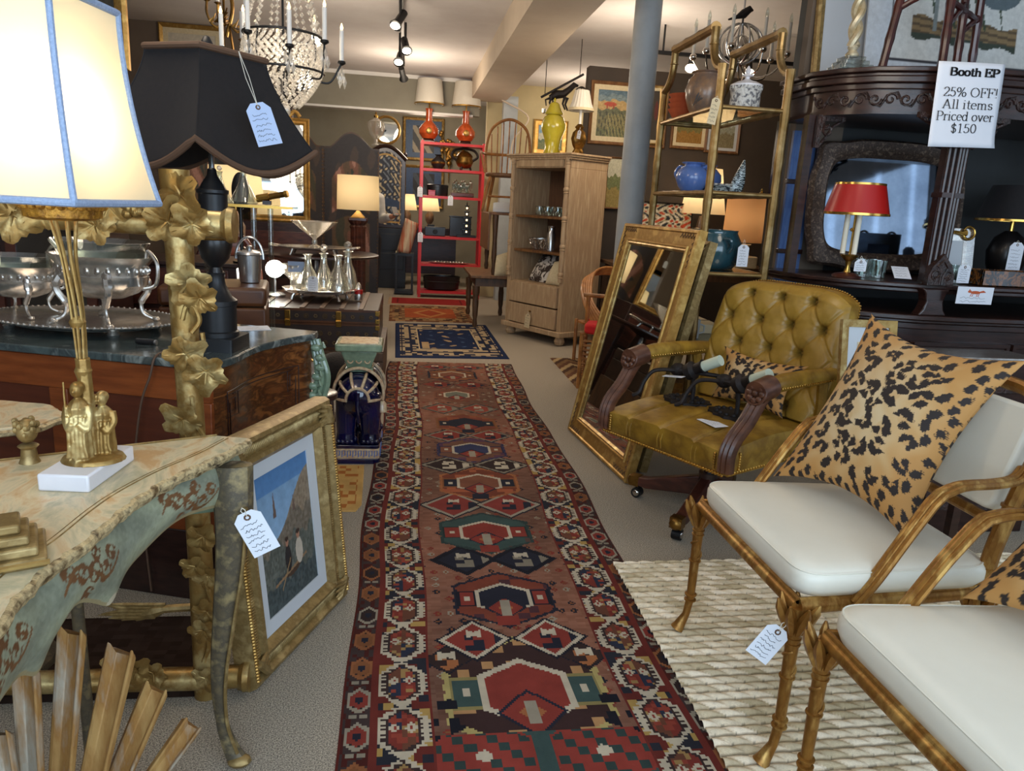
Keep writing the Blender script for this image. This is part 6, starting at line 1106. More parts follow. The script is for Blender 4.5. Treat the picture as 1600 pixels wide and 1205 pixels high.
# ---------------------------------------------------------------- rustic gilt frame with vine leaves
vf = thing('vine_leaf_frame', 'gilt rustic crossed rod frame with carved vine leaves before the commode', 'frame', (-.54, 1.94, 0))
MB().tube([(0, 0, .0), (.0, .002, .4), (-.004, 0, .8), (-.012, 0, 1.2), (-.016, 0, 1.44)], [.033, .032, .032, .033, .035], 14).build('upright', 'pale_gilt', vf); MB().tube([(-1.15, 0, 0), (-1.15, 0, 1.44)], .033, 14).build('upright', 'pale_gilt', vf)
for z, x1 in ((1.315, .1), (.055, .1)):
    b = MB().tube([(-1.28, 0, z), (-.6, 0, z + .004), (0, -.004, z), (x1 - .01, 0, z), (x1 + .005, 0, z), (x1 + .02, 0, z)], [.034, .031, .033, .033, .044, .042], 14); b.build('cross_rod', 'pale_gilt', vf)
def leaf(c0, s, rz, tilt, roll=0.0):
    m = T(*c0) @ RZ(rz) @ RX(tilt) @ RY(roll); b = MB(); n_ = 36; vs = [(0, 0, 0)]
    ra = [s * (.68 + .3 * max(0, math.cos(2.5 * (a - PI / 2)) ** 2 - .3) + (.22 * (1 - abs(a - PI / 2) / .6) if abs(a - PI / 2) < .6 else 0) + .035 * math.sin(a * 15)) for a in np.linspace(0, 2 * PI, n_ + 1)[:-1]]
    for f in (.5, 1.0):
        for k in range(n_): a = 2 * PI * k / n_; vs.append((ra[k] * f * math.cos(a), -.28 * s * math.sin(f * 2.4) + .06 * s * math.cos(5 * a) * f, ra[k] * f * math.sin(a)))
    fs = [(0, 1 + k, 1 + (k + 1) % n_) for k in range(n_)] + [(1 + k, 1 + n_ + k, 1 + n_ + (k + 1) % n_, 1 + (k + 1) % n_) for k in range(n_)]
    b.add(vs, fs, m)
    for k in range(5): a = PI / 2 + (k - 2) * 1.256; b.tube([(0, -.03 * s, 0), (.4 * s * math.cos(a), -.19 * s, .4 * s * math.sin(a)), (.8 * s * math.cos(a), -.23 * s, .8 * s * math.sin(a))], [.05 * s, .04 * s, .015 * s], 5, m=m)
    return b.build('vine_leaf', 'pale_gilt', vf, smooth=60)
for i, (u, v, s) in enumerate(((283, 305, .06), (262, 345, .062), (300, 350, .055), (296, 440, .058), (312, 465, .05), (290, 552, .056), (322, 580, .06), (286, 655, .055), (318, 838, .048), (306, 885, .045), (326, 900, .045), (324, 955, .042), (318, 985, .045), (322, 1060, .045), (20, 335, .07), (62, 325, .055), (138, 318, .06), (148, 352, .05), (170, 322, .052), (8, 300, .06), (212, 1048, .05), (240, 1052, .045), (190, 1045, .05))):
    p = at(u, v, 1.905); leaf((p.x + .54, p.y - 1.94, p.z), s * 1.1, R((i * 37) % 40 - 20), R((i * 29) % 30 - 8), R((i * 71) % 120 - 60 + (180 if i % 3 == 0 else 0)))
b = MB(); r_ = random.Random(4)
for k in range(16): p = at(206 + r_.uniform(-14, 14), 322 + r_.uniform(-14, 14), 1.9); b.ball((p.x + .54, p.y - 1.94, p.z), .0125, 8, 6)
b.build('grape_cluster', 'pale_gilt', vf)['kind'] = 'stuff'; b = MB()
for pts in (((300, 520), (312, 500), (300, 470)), ((285, 500), (292, 478), (308, 478)), ((300, 620), (306, 660), (318, 682)), ((316, 520), (318, 545), (304, 560)), ((316, 880), (322, 910), (330, 940)), ((322, 990), (326, 1010), (318, 1035))):
    q = [at(u, v, 1.903) for u, v in pts]; MB().tube(bez([(p.x + .54, p.y - 1.94, p.z) for p in q], 6), .006, 6).build('tendril', 'pale_gilt', vf)
b = MB().tube(bez([at(310, 948, 2.0) + Vector((.54, -1.94, 0)), at(255, 952, 2.0) + Vector((.54, -1.94, 0)), at(215, 960, 2.02) + Vector((.54, -1.94, 0))], 5), [.012] * 6 + [.02] * 5, 8)
for k in range(14): p = at(235 - k * 4, 955 + (k % 5 - 2) * 5, 2.0) + Vector((.54, -1.94, 0)); b.tube([p + Vector((.04, 0, 0)), p, p + Vector((-.05, 0, -.008 + .006 * (k % 4)))], [.005, .006, .001], 5)
b.build('wheat_sprig', 'antique_gilt', vf)['kind'] = 'stuff'
# ---------------------------------------------------------------- commode with marble top (its panelled back towards us)
ca = R(-18); cmd = thing('commode', 'inlaid walnut commode with grey green marble top and panelled cherry back', 'commode', (-.603, 2.426, 0), ca); L_ = 1.35; Dp = .68
def cw(x, y, z): return Vector((-.603 + x * math.cos(ca) - y * math.sin(ca), 2.426 + x * math.sin(ca) + y * math.cos(ca), z))
ser = [(p.x, p.y) for p in bez([(.0, -.015, 0), (.01, .1, 0), (-.015, .3, 0), (.01, .48, 0), (.05, .6, 0), (.045, .68, 0)], 6)]
MB().prism([(-L_, -.015)] + ser + [(-L_, .7)], .835, .862).build('marble_top', 'green_marble', cmd, bev=.005, smooth=30)
MB().prism([(-L_ + .02, .02)] + [(x - .025, min(.66, max(.02, y))) for x, y in ser] + [(-L_ + .02, .66)], .06, .835).build('carcass', 'walnut', cmd, smooth=30)
for z0, z1, mm_ in ((.72, .83, 'cherry_wood'), (.26, .36, 'cherry_wood'), (.0, .26, 'dark_wood')): MB().span((-L_ + .02, .004, z0), (-.02, .022, z1)).build('back_rail', mm_, cmd, bev=.003)  # lowest strip is a dark board below the cherry panels
for x in (-L_ + .02, -.62, -.09): MB().span((x, .004, .36), (x + .07, .022, .72)).build('back_stile', 'cherry_wood', cmd, bev=.003)
for x0, x1 in ((-L_ + .09, -.62), (-.55, -.09)): MB().span((x0, .014, .36), (x1, .021, .72)).build('back_panel', 'dark_cherry', cmd, smooth=0)
iy = MB()
for (y0, z0, y1, z1) in ((.09, .2, .09, .74), (.56, .2, .56, .74), (.09, .74, .56, .74), (.105, .2, .105, .70), (.545, .2, .545, .70), (.13, .725, .52, .725)): 
    xs = lambda y: np.interp(y, [s[1] for s in ser], [s[0] for s in ser]) - .0235
    n_ = 12; iy.tube([(xs(y0 + (y1 - y0) * k / n_), y0 + (y1 - y0) * k / n_, z0 + (z1 - z0) * k / n_) for k in range(n_ + 1)], .0022, 4)
for (yc, zc) in ((.12, .69), (.53, .69)):
    for r_ in (.022, .04): iy.tube([(xs(yc) , yc - r_, zc - r_), (xs(yc), yc + r_, zc - r_), (xs(yc), yc + r_, zc + r_), (xs(yc), yc - r_, zc + r_)], .0022, 4, True)
iy.build('line_inlay', 'dark_wood', cmd, smooth=0)['kind'] = 'stuff'
mo = MB(); base_ = Vector((.03, .645, 0))
for dx in (-.014, 0, .014): mo.tube(bez([(.03 + dx, .67, .83), (.05 + dx, .665, .77), (.07 + dx * 1.6, .66, .68), (.05 + dx * 1.4, .66, .58), (.02 + dx, .66, .5), (.01 + dx * .5, .66, .42)], 6), .013, 8)
for k in range(9): z = .8 - .04 * k; mo.ball((.05 + .02 * math.sin(k), .64, z), (.022, .014, .016), 8, 6); mo.tube([(.05, .645, z), (.09 - .004 * k, .635, z + .01), (.085 - .004 * k, .63, z + .03)], [.009, .008, .003], 6)
mo.build('acanthus_mount', 'sage_glaze', cmd)
for x in (-L_ + .06, -.06):
    for y in (.08, .6): MB().box((x, y, .03), (.07, .07, .06), taper=1.2).build('foot', 'walnut', cmd)
ZM = .862
pn = thing('marker_pen', 'short black marker lying on the marble top below the silver tray', 'pen', on(229, 534, ZM + .012), R(-12)); MB().cyl((-.035, 0, 0), (.03, 0, 0), .0105, n=16).build('barrel', 'black_lacquer', pn); MB().cyl((.03, 0, 0), (.036, 0, 0), .0095, n=16).build('cap_end', 'steel', pn)
card('white paper card on the marble top beside the black lamp', on(395, 513, ZM + .003), .13, .08, R(20), seed=71, tilt=R(3))
cd = thing('power_cord', 'brown lamp cord hanging over the panelled back of the commode', 'cord', (0, 0, 0)); MB().tube(bez([on(300, 536, ZM + .004), on(262, 548, ZM + .004), cw(-.2, -.012, ZM + .002), cw(-.215, -.024, .8), cw(-.25, -.022, .72), cw(-.28, -.018, .6), cw(-.29, -.016, .5), cw(-.28, -.012, .2), cw(-.27, -.012, .02)], 8), .0038, 6).build('cable', 'brown_trim', cd)
# black tole lamp
bl2 = thing('black_table_lamp', 'black metal urn lamp with large black paneled shade on the marble top', 'lamp', (-.645, 2.665, ZM)); MB().prism(rrect(.16, .16, .008), 0, .045).build('plinth', 'tole_black', bl2)
bl2.rotation_euler = (0, 0, R(-10)); MB().lathe([(.068, .045), (.068, .06), (.062, .064), (.062, .15), (.066, .152), (.066, .168), (.05, .18), (.03, .22), (.026, .25), (.03, .262)], n=64, flute=32, fd=.012).build('ribbed_drum', 'tole_black', bl2); MB().lathe([(.024, .262), (.02, .28), (.045, .31), (.056, .35), (.056, .39), (.05, .4)], n=36).build('urn', 'black_lacquer', bl2); MB().lathe([(.057, .372), (.059, .376), (.057, .38)], n=36).build('band', 'old_brass', bl2)
MB().lathe([(.048, .385), (.05, .435), (.046, .44), (.046, .52), (.051, .525), (.051, .535), (.042, .538), (.034, .555), (.017, .58), (.014, .6), (.009, .605)], n=36).build('neck', 'tole_black', bl2); MB().cyl((0, 0, .59), (0, 0, .9), .0095, n=10).build('pole', 'steel', bl2)
hN, hR = Vector((.078, .105)), Vector((-.092, .048))   # half sides of the shade top, world directions
def bsh(sc, z, sag, nseg=16):
    P_ = []; cs = [-hN - hR, hN - hR, hN + hR, -hN + hR]
    for k in range(4):
        for q in range(nseg): t = q / nseg; p = cs[k].lerp(cs[(k + 1) % 4], t) * sc; P_.append((p.x, p.y, z - sag * math.sin(PI * t)))
    return P_
z0_, z1_ = 1.535 - ZM, 1.812 - ZM; vs = []; pr = []
for t in np.linspace(0, 1, 16): sc = 1 + .88 * (1 - t) ** 1.45; pr.append((sc, z0_ + (z1_ - z0_) * t, .085 * (1 - t) ** 1.3))
for sc, z, sag in pr: vs += bsh(sc, z, sag)
b = MB().add(vs, [(i * 64 + j, i * 64 + (j + 1) % 64, (i + 1) * 64 + (j + 1) % 64, (i + 1) * 64 + j) for i in range(15) for j in range(64)]); shd = b.build('shade', 'black_cloth', bl2, smooth=30, solid=.003); shd.rotation_euler = (0, 0, R(10))
for (sc, z, sag) in (pr[0], pr[-1]): q = MB().tube(bsh(sc * 1.006, z + .006, sag), .0105, 8, True).build('trim_band', 'brown_trim', shd)
for k in range(4): MB().tube([(bsh(sc * 1.004, z, sag)[k * 16]) for sc, z, sag in pr], .0018, 6).build('corner_seam', 'black_cloth', shd)
MB().lathe([(.01, .92), (.018, .935), (.022, .955), (.02, .985), (.01, 1.005), (.002, 1.01)], n=16).build('finial', 'tole_black', bl2)
tagcard('white handwritten tag, blue daylight painted in, on the front of the black lampshade', at(373, 80, 2.52), .078, .13, R(-14), R(30), R(-14), 72, 'daylight_tinted_paper', .155, 6)
# silver tray and tureens
sa = thing('silver_tray', 'large oval silver tray on the marble top of the commode', 'tray', (-1.2, 3.03, ZM), ca)
tb_ = on(105, 503, ZM + .02); tb_.x += .06; sa.scale = (1.12,) * 3; sa.location = (tb_.x, tb_.y, ZM); MB().lathe([(.26, .018), (.262, .02), (.3, .028), (.325, .034), (.328, .038), (.322, .04), (.3, .034), (.26, .025), (.0, .024)], n=72, sy=.66, caps=False).build('plate', 'silver', sa); b = MB()
for k in range(90): a = k * PI / 45; b.ball((.327 * math.cos(a), .327 * .66 * math.sin(a), .038), .006, 6, 4)
b.build('beaded_rim', 'silver', sa)['kind'] = 'stuff'
for a in (40, 140, 220, 320): MB().lathe([(.016, 0), (.02, .008), (.012, .02)], (.25 * math.cos(R(a)), .25 * .66 * math.sin(R(a)), 0), 12).build('foot', 'silver', sa)
def tureen(label, loc, rz, s=1.0):
    t = thing('silver_centrepiece', label, 'centrepiece', loc, rz); q = lambda *p: [(r * s, z * s) for r, z in p]
    MB().lathe(q((.02, .088), (.05, .09), (.085, .11), (.108, .14), (.112, .17), (.108, .172), (.11, .205), (.126, .232), (.13, .238), (.122, .238), (.1, .2), (.09, .13), (.03, .1)), n=48, sx=1.55, caps=False).build('bowl', 'silver', t)
    for sx in (-1, 1):
        for sy in (-1, 1): b = MB().tube(bez([(sx * .095 * s, sy * .075 * s, .17 * s), (sx * .11 * s, sy * .092 * s, .12 * s), (sx * .085 * s, sy * .082 * s, .07 * s), (sx * .09 * s, sy * .085 * s, .03 * s), (sx * .118 * s, sy * .105 * s, .008 * s)], 6), [.018 * s] * 5 + [.012 * s] * 8 + [.007 * s] * 8 + [.006 * s] * 4, 8).ball((sx * .12 * s, sy * .107 * s, .009 * s), (.016 * s, .012 * s, .009 * s), 10, 6).ball((sx * .096 * s, sy * .082 * s, .17 * s), (.022 * s, .014 * s, .03 * s), 10, 8); b.build('leg', 'silver', t)
        MB().tube(bez([(sx * .17 * s, 0, .13 * s), (sx * .225 * s, 0, .15 * s), (sx * .235 * s, 0, .22 * s), (sx * .2 * s, 0, .262 * s), (sx * .19 * s, 0, .235 * s)], 6), .0065 * s, 8).build('handle', 'silver', t)
    b = MB()
    for k in range(28): a = k * 2 * PI / 28; b.ball((.109 * 1.55 * s * math.cos(a), .11 * s * math.sin(a), .19 * s), (.012 * s, .006 * s, .013 * s), 7, 5)
    b.build('relief_band', 'silver', t)['kind'] = 'stuff'; MB().lathe(q((.09, .2), (.105, .24), (.125, .285), (.123, .287), (.1, .24), (.085, .2)), n=40, sx=1.5, caps=False).build('glass_liner', 'glass', t); return t
tureen('four legged silver oval bowl with glass liner at the right of the silver tray', (tb_.x + .085, tb_.y - .02, ZM + .028), ca + R(-6), 1.06); tureen('four legged silver oval bowl at the left end of the silver tray', (tb_.x - .25, tb_.y + .07, ZM + .029), ca + R(8), .8)
# ---------------------------------------------------------------- framed seascape leaning on the commode
bl_, br_, tl_ = (-.404, 1.932, .003), (-.184, 2.478, .003), (-.47, 1.955, .735)
m, wf_, hf_ = lean(bl_, br_, tl_); sp = thing('seascape_painting', 'gilt framed seascape with two people in a rowing boat leaning on commode', 'painting'); setm(sp, m)
MB().frame(wf_, hf_, [(0, .06), (0, .02), (.008, .0), (.02, -.004), (.028, .004), (.032, .014), (.05, .02), (.062, .014), (.068, .002), (.08, -.002), (.088, .008), (.1, .022), (.1, .06)], cz=hf_ / 2).build('frame', 'antique_gilt', sp, smooth=25); b = MB()
for i in range(76): z = .05 + (hf_ - .1) * i / 75; b.ball((wf_ / 2 - .048, .016, z), (.017, .008, .0042), 8, 4); b.ball((-wf_ / 2 + .048, .016, z), (.017, .008, .0042), 8, 4)
for i in range(60): x = -wf_ / 2 + .06 + (wf_ - .12) * i / 59; b.ball((x, .016, .048), (.0042, .008, .017), 8, 4); b.ball((x, .016, hf_ - .048), (.0042, .008, .017), 8, 4)
b.build('ribbing', 'antique_gilt', sp)['kind'] = 'stuff'; b = MB()
for i in range(70):
    z = .03 + (hf_ - .06) * i / 69
    for sx in (-1, 1): b.ball((sx * (wf_ / 2 - .014), -.004, z), (.008, .006, .0055), 6, 4)
b.build('leaf_border', 'gilt', sp)['kind'] = 'stuff'
for sx in (-1, 1):
    for z in (.05, hf_ - .05):
        b = MB()
        for k in range(5): a = (k - 2) * .4; b.tube([(sx * (wf_ / 2 - .02), -.006, z + (.03 if z < .2 else -.03)), (sx * (wf_ / 2 - .05 + .02 * math.sin(a)), -.004, z + .03 * math.sin(a)), (sx * (wf_ / 2 - .085), .004, z + .05 * math.sin(a))], [.012, .012, .004], 6)
        b.build('corner_shell', 'antique_gilt', sp)
MB().frame(wf_ - .19, hf_ - .19, [(0, .03), (0, .024), (.05, .026), (.05, .03)], cz=hf_ / 2).build('liner', 'linen_mat', sp, smooth=0)
def sea(X, Z):
    c = bands((-1, C(66, 76, 76)), (.2, C(90, 94, 86)), (.45, C(112, 102, 88)), (.62, C(136, 120, 100)))(X, Z); sk = Z > .52 + .28 * X - .1 * np.sin(X * 5); c[sk] = C(110, 144, 176); sk2 = sk & (Z > .85); c[sk2] = C(76, 120, 168); c[sk] += ((1 - Z[sk]) * 60)[:, None]
    for x, z, h in ((.3, .72, .2), (.66, .68, .12)): m_ = (np.abs(X - x) < .03 * (1 - (Z - z + .06) / h)) & (Z > z - .06) & (Z < z - .06 + h); c[m_] = C(106, 86, 76)
    bo = (Z > .17 + 1.1 * (X - .5) ** 2) & (Z < .215 + .12 * (X - .5)) & (np.abs(X - .5) < .32); c[bo] = C(76, 58, 46); c[(np.abs(Z - .215 - .12 * (X - .5)) < .01) & (np.abs(X - .5) < .32)] = C(140, 110, 80)
    for x, cl_, s in ((.46, C(44, 42, 42), .06), (.68, C(190, 178, 160), .07)): c[(((X - x) / s) ** 2 + ((Z - .31) / .1) ** 2 < 1)] = cl_; c[(((X - x) / (s * .45)) ** 2 + ((Z - .43) / .03) ** 2 < 1)] = C(166, 120, 96); c[(((X - x) / (s * .55)) ** 2 + ((Z - .455) / .018) ** 2 < 1)] = C(60, 46, 40)
    c[(np.abs((Z - .3) - (X - .5) * .9) < .008) & (X > .3) & (X < .5) & (Z > .1)] = C(150, 120, 80); return c
X, Z = np.meshgrid(np.linspace(0, 1, 110), np.linspace(0, 1, 140)); aw, ah = wf_ - .29, hf_ - .29; cgrid('canvas', np.stack([(X - .5) * aw, np.full(X.shape, .03), hf_ / 2 + (Z - .5) * ah], -1), sea(X, Z), 'picture_paint', sp, smooth=0); MB().span((-wf_ / 2 + .02, .056, .02), (wf_ / 2 - .02, .062, hf_ - .02)).build('backing', 'old_oak', sp, smooth=0)
# ---------------------------------------------------------------- blue elephant garden stool
el = thing('elephant_stool', 'glazed cobalt blue ceramic elephant stool with sage green seat', 'stool', (-.245, 4.06, 0)); MB().prism(rrect(.24, .4, .02), 0, .03).prism(rrect(.235, .395, .02), .085, .105).build('plinth', 'blue_glaze', el, bev=.004); b = MB().prism(rrect(.236, .396, .02), .03, .085); pb_ = b.build('plinth_band', 'cream_glaze', el, bev=.002); b = MB()
for k in range(8): x = -.1 + .0285 * k; b.tube([(x - .008, -.2, .04), (x - .008, -.2, .075), (x + .008, -.2, .075), (x + .008, -.2, .05), (x, -.2, .05)], .0026, 4)
for k in range(12): y = -.17 + .03 * k; b.tube([(.12, y - .008, .04), (.12, y - .008, .075), (.12, y + .008, .075), (.12, y + .008, .05), (.12, y, .05)], .0026, 4)
b.build('key_pattern', 'periwinkle_glaze', pb_)['kind'] = 'stuff'
b = MB().ball((0, .0, .36), (.118, .2, .125), 28, 18).ball((0, -.1, .36), (.115, .12, .12), 24, 16).ball((0, .2, .4), (.085, .09, .1), 20, 14).tube(bez([(0, .26, .4), (0, .31, .33), (0, .31, .2), (0, .27, .13)], 5), [.045, .04, .03, .025] * 4, 12)
for sx in (-1, 1):
    for y in (-.125, .12): b.tube([(sx * .06, y, .38), (sx * .064, y, .25), (sx * .064, y - .004, .16), (sx * .066, y - .008, .105)], [.062, .056, .05, .056], 16)
    b.ball((sx * .09, .19, .4), (.025, .06, .08), 12, 8)
bd_ = b.build('body', 'blue_glaze', el, smooth=180); md = bd_.modifiers.new('fuse', 'REMESH'); md.mode = 'VOXEL'; md.voxel_size = .007; md.use_smooth_shade = True
for sx in (-1, 1):
    for y in (-.125, .12):
        b = MB()
        for k in range(4): b.ball((sx * .066 - .035 + .023 * k, y - .06 + .008 * abs(k - 1.5), .118), (.013, .012, .014), 8, 6)
        b.ball((sx * .066 + .045, y - .01, .12), (.02, .02, .02), 8, 6).build('toes', 'blue_glaze', bd_)
MB().tube([(0, -.215, .4), (0, -.235, .33), (.01, -.235, .24)], [.014, .011, .008], 8).build('tail', 'blue_glaze', bd_)
hs = MB()
def rump(t, a): return (.119 * math.sin(R(t)) * math.cos(R(a)), -.1 - .124 * math.cos(R(t)), .36 + .124 * math.sin(R(t)) * math.sin(R(a)))
for a0 in (-5, 35, 70, 110, 145, 185): hs.tube([rump(t, a0) for t in range(28, 96, 6)], .0085, 6)
hs.tube([rump(30, a) for a in range(0, 181, 10)], .008, 6); hs.build('harness', 'cream_glaze', el)['kind'] = 'stuff'
MB().grid(lambda u, v: (.128 * math.cos(R(-15 + 210 * u)), -.09 + .2 * v, .37 + .132 * math.sin(R(-15 + 210 * u))), 28, 8).build('saddle_cloth', 'blue_glaze', el, solid=.006)
for y in (-.095, .115): MB().tube([(.133 * math.cos(R(a)), y, .37 + .137 * math.sin(R(a))) for a in range(-15, 196, 8)], .009, 6).build('cloth_border', 'cream_glaze', el)
for sx in (-1, 1): MB().lathe([(.012, 0), (.024, -.015), (.028, -.06), (.02, -.064)], (sx * .126, -.1, .33), 14).build('tassel', 'cream_glaze', el)
MB().prism(rrect(.15, .15, .015), .48, .5).lathe([(.075 * 1.2, .5), (.085 * 1.2, .53), (.11 * 1.2, .585), (.112 * 1.2, .6)], n=4, a0=PI / 4).build('pedestal', 'sage_glaze', el, bev=.006); b = MB()
for k in (-1, 0, 1): b.tube([(k * .045 + .014 * math.cos(a), -.094, .548 + .014 * math.sin(a)) for a in np.linspace(PI, 2 * PI, 8)], .004, 5)
b.build('cut_outs', 'cream_glaze', el); MB().prism(rrect(.25, .25, .02), .6, .64).build('seat', 'sage_glaze', el, bev=.008); MB().prism(rrect(.2, .2, .015), .64, .644).build('seat_inlay', 'cream_glaze', el)
# black fur footstool, wooden crate, trunk
fs_ = thing('fur_footstool', 'black fur covered footstool behind the blue elephant stool', 'footstool', (-.42, 4.75, 0)); MB().ball((0, 0, .3), (.17, .17, .13), 24, 14).build('fur_top', 'black_fur', fs_)
for k in range(3): a = k * 2.1 + .5; MB().cyl((.1 * math.cos(a), .1 * math.sin(a), 0), (.07 * math.cos(a), .07 * math.sin(a), .22), .014, .018, 10).build('leg', 'dark_wood', fs_)
cr = thing('wooden_crate', 'low slatted brown wooden crate under the monogram trunk', 'crate', (-.64, 6.0, 0))
for k in range(4): MB().span((-.5, -.56, .02 + .07 * k), (.48, -.54, .08 + .07 * k)).build('slat', 'old_oak', cr, bev=.003)
MB().span((-.5, -.54, 0), (.48, .56, .298)).build('box', 'old_oak', cr, smooth=0)
TZ = .595; tk = thing('trunk', 'old brown monogram canvas travel trunk with brass corners', 'trunk', (-.645, 6.03, .3)); MB().span((-.445, -.54, 0), (.445, .54, .19)).build('body', 'trunk_canvas', tk, bev=.006); ld = MB().span((-.447, -.542, .195), (.447, .542, .295)).build('lid', 'trunk_canvas', tk, bev=.008)
for z in (.005, .185, .2, .287): MB().span((-.45, -.546, z - .006), (.45, -.54, z + .012)).build('edge_band', 'brown_leather', tk, smooth=0)
b = MB()
for r_ in range(3):
    for k in range(13):
        x = -.4 + k * .066 + (.033 if r_ == 1 else 0); z = (.05, .12, .245)[r_]
        if (k + r_) % 2: b.tube([(x + .016 * math.cos(a), -.546, z + .016 * math.sin(a)) for a in np.linspace(0, 2 * PI, 13)[:-1]], .0022, 4, True); flower((x, -.546, z), .006, b)
        else: flower((x, -.546, z), .01, b)
b.build('monogram_print', 'trunk_mark', tk)['kind'] = 'stuff'
for sx in (-1, 1):
    for z in (.03, .17, .215, .275): MB().span((sx * .452 - .03, -.55, z - .018), (sx * .452 + .002 * sx, -.51, z + .018)).build('brass_corner', 'brass', tk, bev=.003)
for x in (-.2, .16): b = MB().span((x - .02, -.556, .17), (x + .02, -.545, .285)).cyl((x - .02, -.556, .21), (x + .02, -.556, .21), .012, n=10); b.build('latch', 'brass', tk, bev=.003)
for k in range(6): MB().span((-.4 + .14 * k, -.52, .295), (-.365 + .14 * k, .52, .303)).build('lid_slat', 'old_oak', ld, bev=.002)
# decanters on a footed tray on the trunk
dtz = on(500, 464, TZ + .02); dt_ = thing('decanter_tray', 'scalloped footed silver tray holding glass decanters on the trunk', 'tray', (dtz.x, dtz.y, TZ + .008), R(-8)); MB().lathe([(.22, .05), (.27, .055), (.29, .08), (.285, .082), (.265, .062), (.0, .056)], n=64, flute=8, fd=.03, sy=.8, caps=False).build('plate', 'silver', dt_)
for a in (45, 135, 225, 315): MB().tube([(.23 * math.cos(R(a)), .18 * math.sin(R(a)), .055), (.25 * math.cos(R(a)), .2 * math.sin(R(a)), .03), (.26 * math.cos(R(a)), .21 * math.sin(R(a)), 0)], [.014, .01, .015], 8).build('foot', 'silver', dt_)
def decanter(label, x, y, s=1.0, stop=True, fat=1.0):
    t = thing('decanter', label, 'decanter', (dtz.x + x, dtz.y + y, TZ + .066)); q = [(.03, 0), (.088 * fat, .004), (.09 * fat, .03), (.06 * fat, .12), (.028, .18), (.022, .22), (.024, .255), (.036, .262), (.03, .265), (.02, .25), (.018, .21), (.05, .12), (.07, .02)]; MB().lathe([(r * s, z * s) for r, z in q], n=28, flute=12, fd=.015, caps=False).build('glass_body', 'cut_glass', t)
    if stop: MB().ball((0, 0, .3 * s), (.028 * s,) * 3, 8, 6).cyl((0, 0, .24 * s), (0, 0, .28 * s), .014 * s, n=8).build('stopper', 'cut_glass', t, smooth=0)
decanter('clear ship decanter without stopper at the front of the silver tray', .15, -.1, 1.12, False); decanter('squat cut glass decanter beside the pale blue tag on the tray', -.08, -.08, 1.1, False); decanter('tall glass decanter with ball stopper at the right of the tray', .21, .08, 1.2, True, .75); decanter('cut glass decanter at the back of the silver tray', .02, .1, 1.1, True, .8)
cbw = thing('glass_bowl', 'cut glass bowl with a blue card at the left of the tray', 'bowl', (dtz.x - .2, dtz.y + .02, TZ + .066)); MB().lathe([(.05, 0), (.03, .02), (.03, .08), (.08, .13), (.115, .2), (.11, .2), (.075, .14), (.02, .09)], n=32, flute=16, fd=.03, caps=False).build('bowl', 'cut_glass', cbw); MB().span((-.03, -.1, .15), (.09, -.098, .23)).build('card', 'blue_trim', cbw, smooth=0)
tagcard('pale blue pointed tag on the squat cut glass decanter', Vector((dtz.x - .03, dtz.y - .19, TZ + .21)), .075, .12, strlen=.01, seed=81, rows=5)
sf = thing('sugar_shaker', 'small silver and red glass piece at the right end of the tray', 'shaker', (dtz.x + .3, dtz.y - .02, TZ + .009)); MB().lathe([(.03, 0), (.034, .04), (.025, .09), (.02, .12), (.004, .14)], n=18).build('body', 'silver', sf); MB().lathe([(.035, .05), (.036, .08), (.03, .085)], n=18, caps=False).build('red_band', 'red_tole', sf)
gb = thing('globe_lamp', 'bare glowing round bulb on a short silver stem on the trunk', 'lamp', (on(430, 464, TZ).x, on(430, 464, TZ).y, TZ + .001)); MB().lathe([(.08, 0), (.082, .02), (.06, .035), (.012, .04), (.01, .15), (.02, .16)], n=24).build('stem', 'steel', gb); MB().ball((0, 0, .22), .068, 22, 16).build('globe', 'bulb_white', gb); p = gb.location; bulb('globe_light', (p.x, p.y - .1, p.z + .22), 5, (1, .93, .8), .06)
# round table with cake tray and compote
rt = thing('round_table', 'dark round pedestal table behind the trunk', 'table', (-.85, 7.3, 0)); MB().lathe([(.57, .845), (.58, .85), (.58, .865), (.565, .87)], n=64).build('table_top', 'dark_wood', rt); MB().lathe([(.25, 0), (.24, .04), (.06, .1), (.05, .5), (.09, .6), (.06, .8), (.2, .845)], n=28).build('pedestal', 'dark_wood', rt)
ck = thing('footed_tray', 'oval handled silver tray raised on feet on the dark round table', 'tray', (-.83, 7.0, .871)); MB().lathe([(.25, .05), (.32, .06), (.33, .072), (.32, .074), (.25, .062), (.0, .058)], n=48, sy=.7, caps=False).build('plate', 'silver', ck)
for sx in (-1, 1): MB().tube(bez([(sx * .31, -.08, .066), (sx * .38, -.07, .075), (sx * .4, 0, .078), (sx * .38, .07, .075), (sx * .31, .08, .066)], 6), .008, 8).build('handle', 'silver', ck)
for a in (45, 135, 225, 315): MB().tube([(.25 * math.cos(R(a)), .17 * math.sin(R(a)), .055), (.28 * math.cos(R(a)), .19 * math.sin(R(a)), 0)], [.012, .009], 8).build('foot', 'silver', ck)
cp_ = thing('glass_compote', 'wide cut glass compote standing on the raised silver tray', 'compote', (-.83, 7.0, .93)); MB().lathe([(.07, 0), (.06, .012), (.02, .03), (.026, .06), (.018, .085), (.05, .11), (.13, .17), (.205, .235), (.2, .237), (.12, .18), (.03, .115)], n=40, flute=20, fd=.02, caps=False).build('bowl', 'cut_glass', cp_)
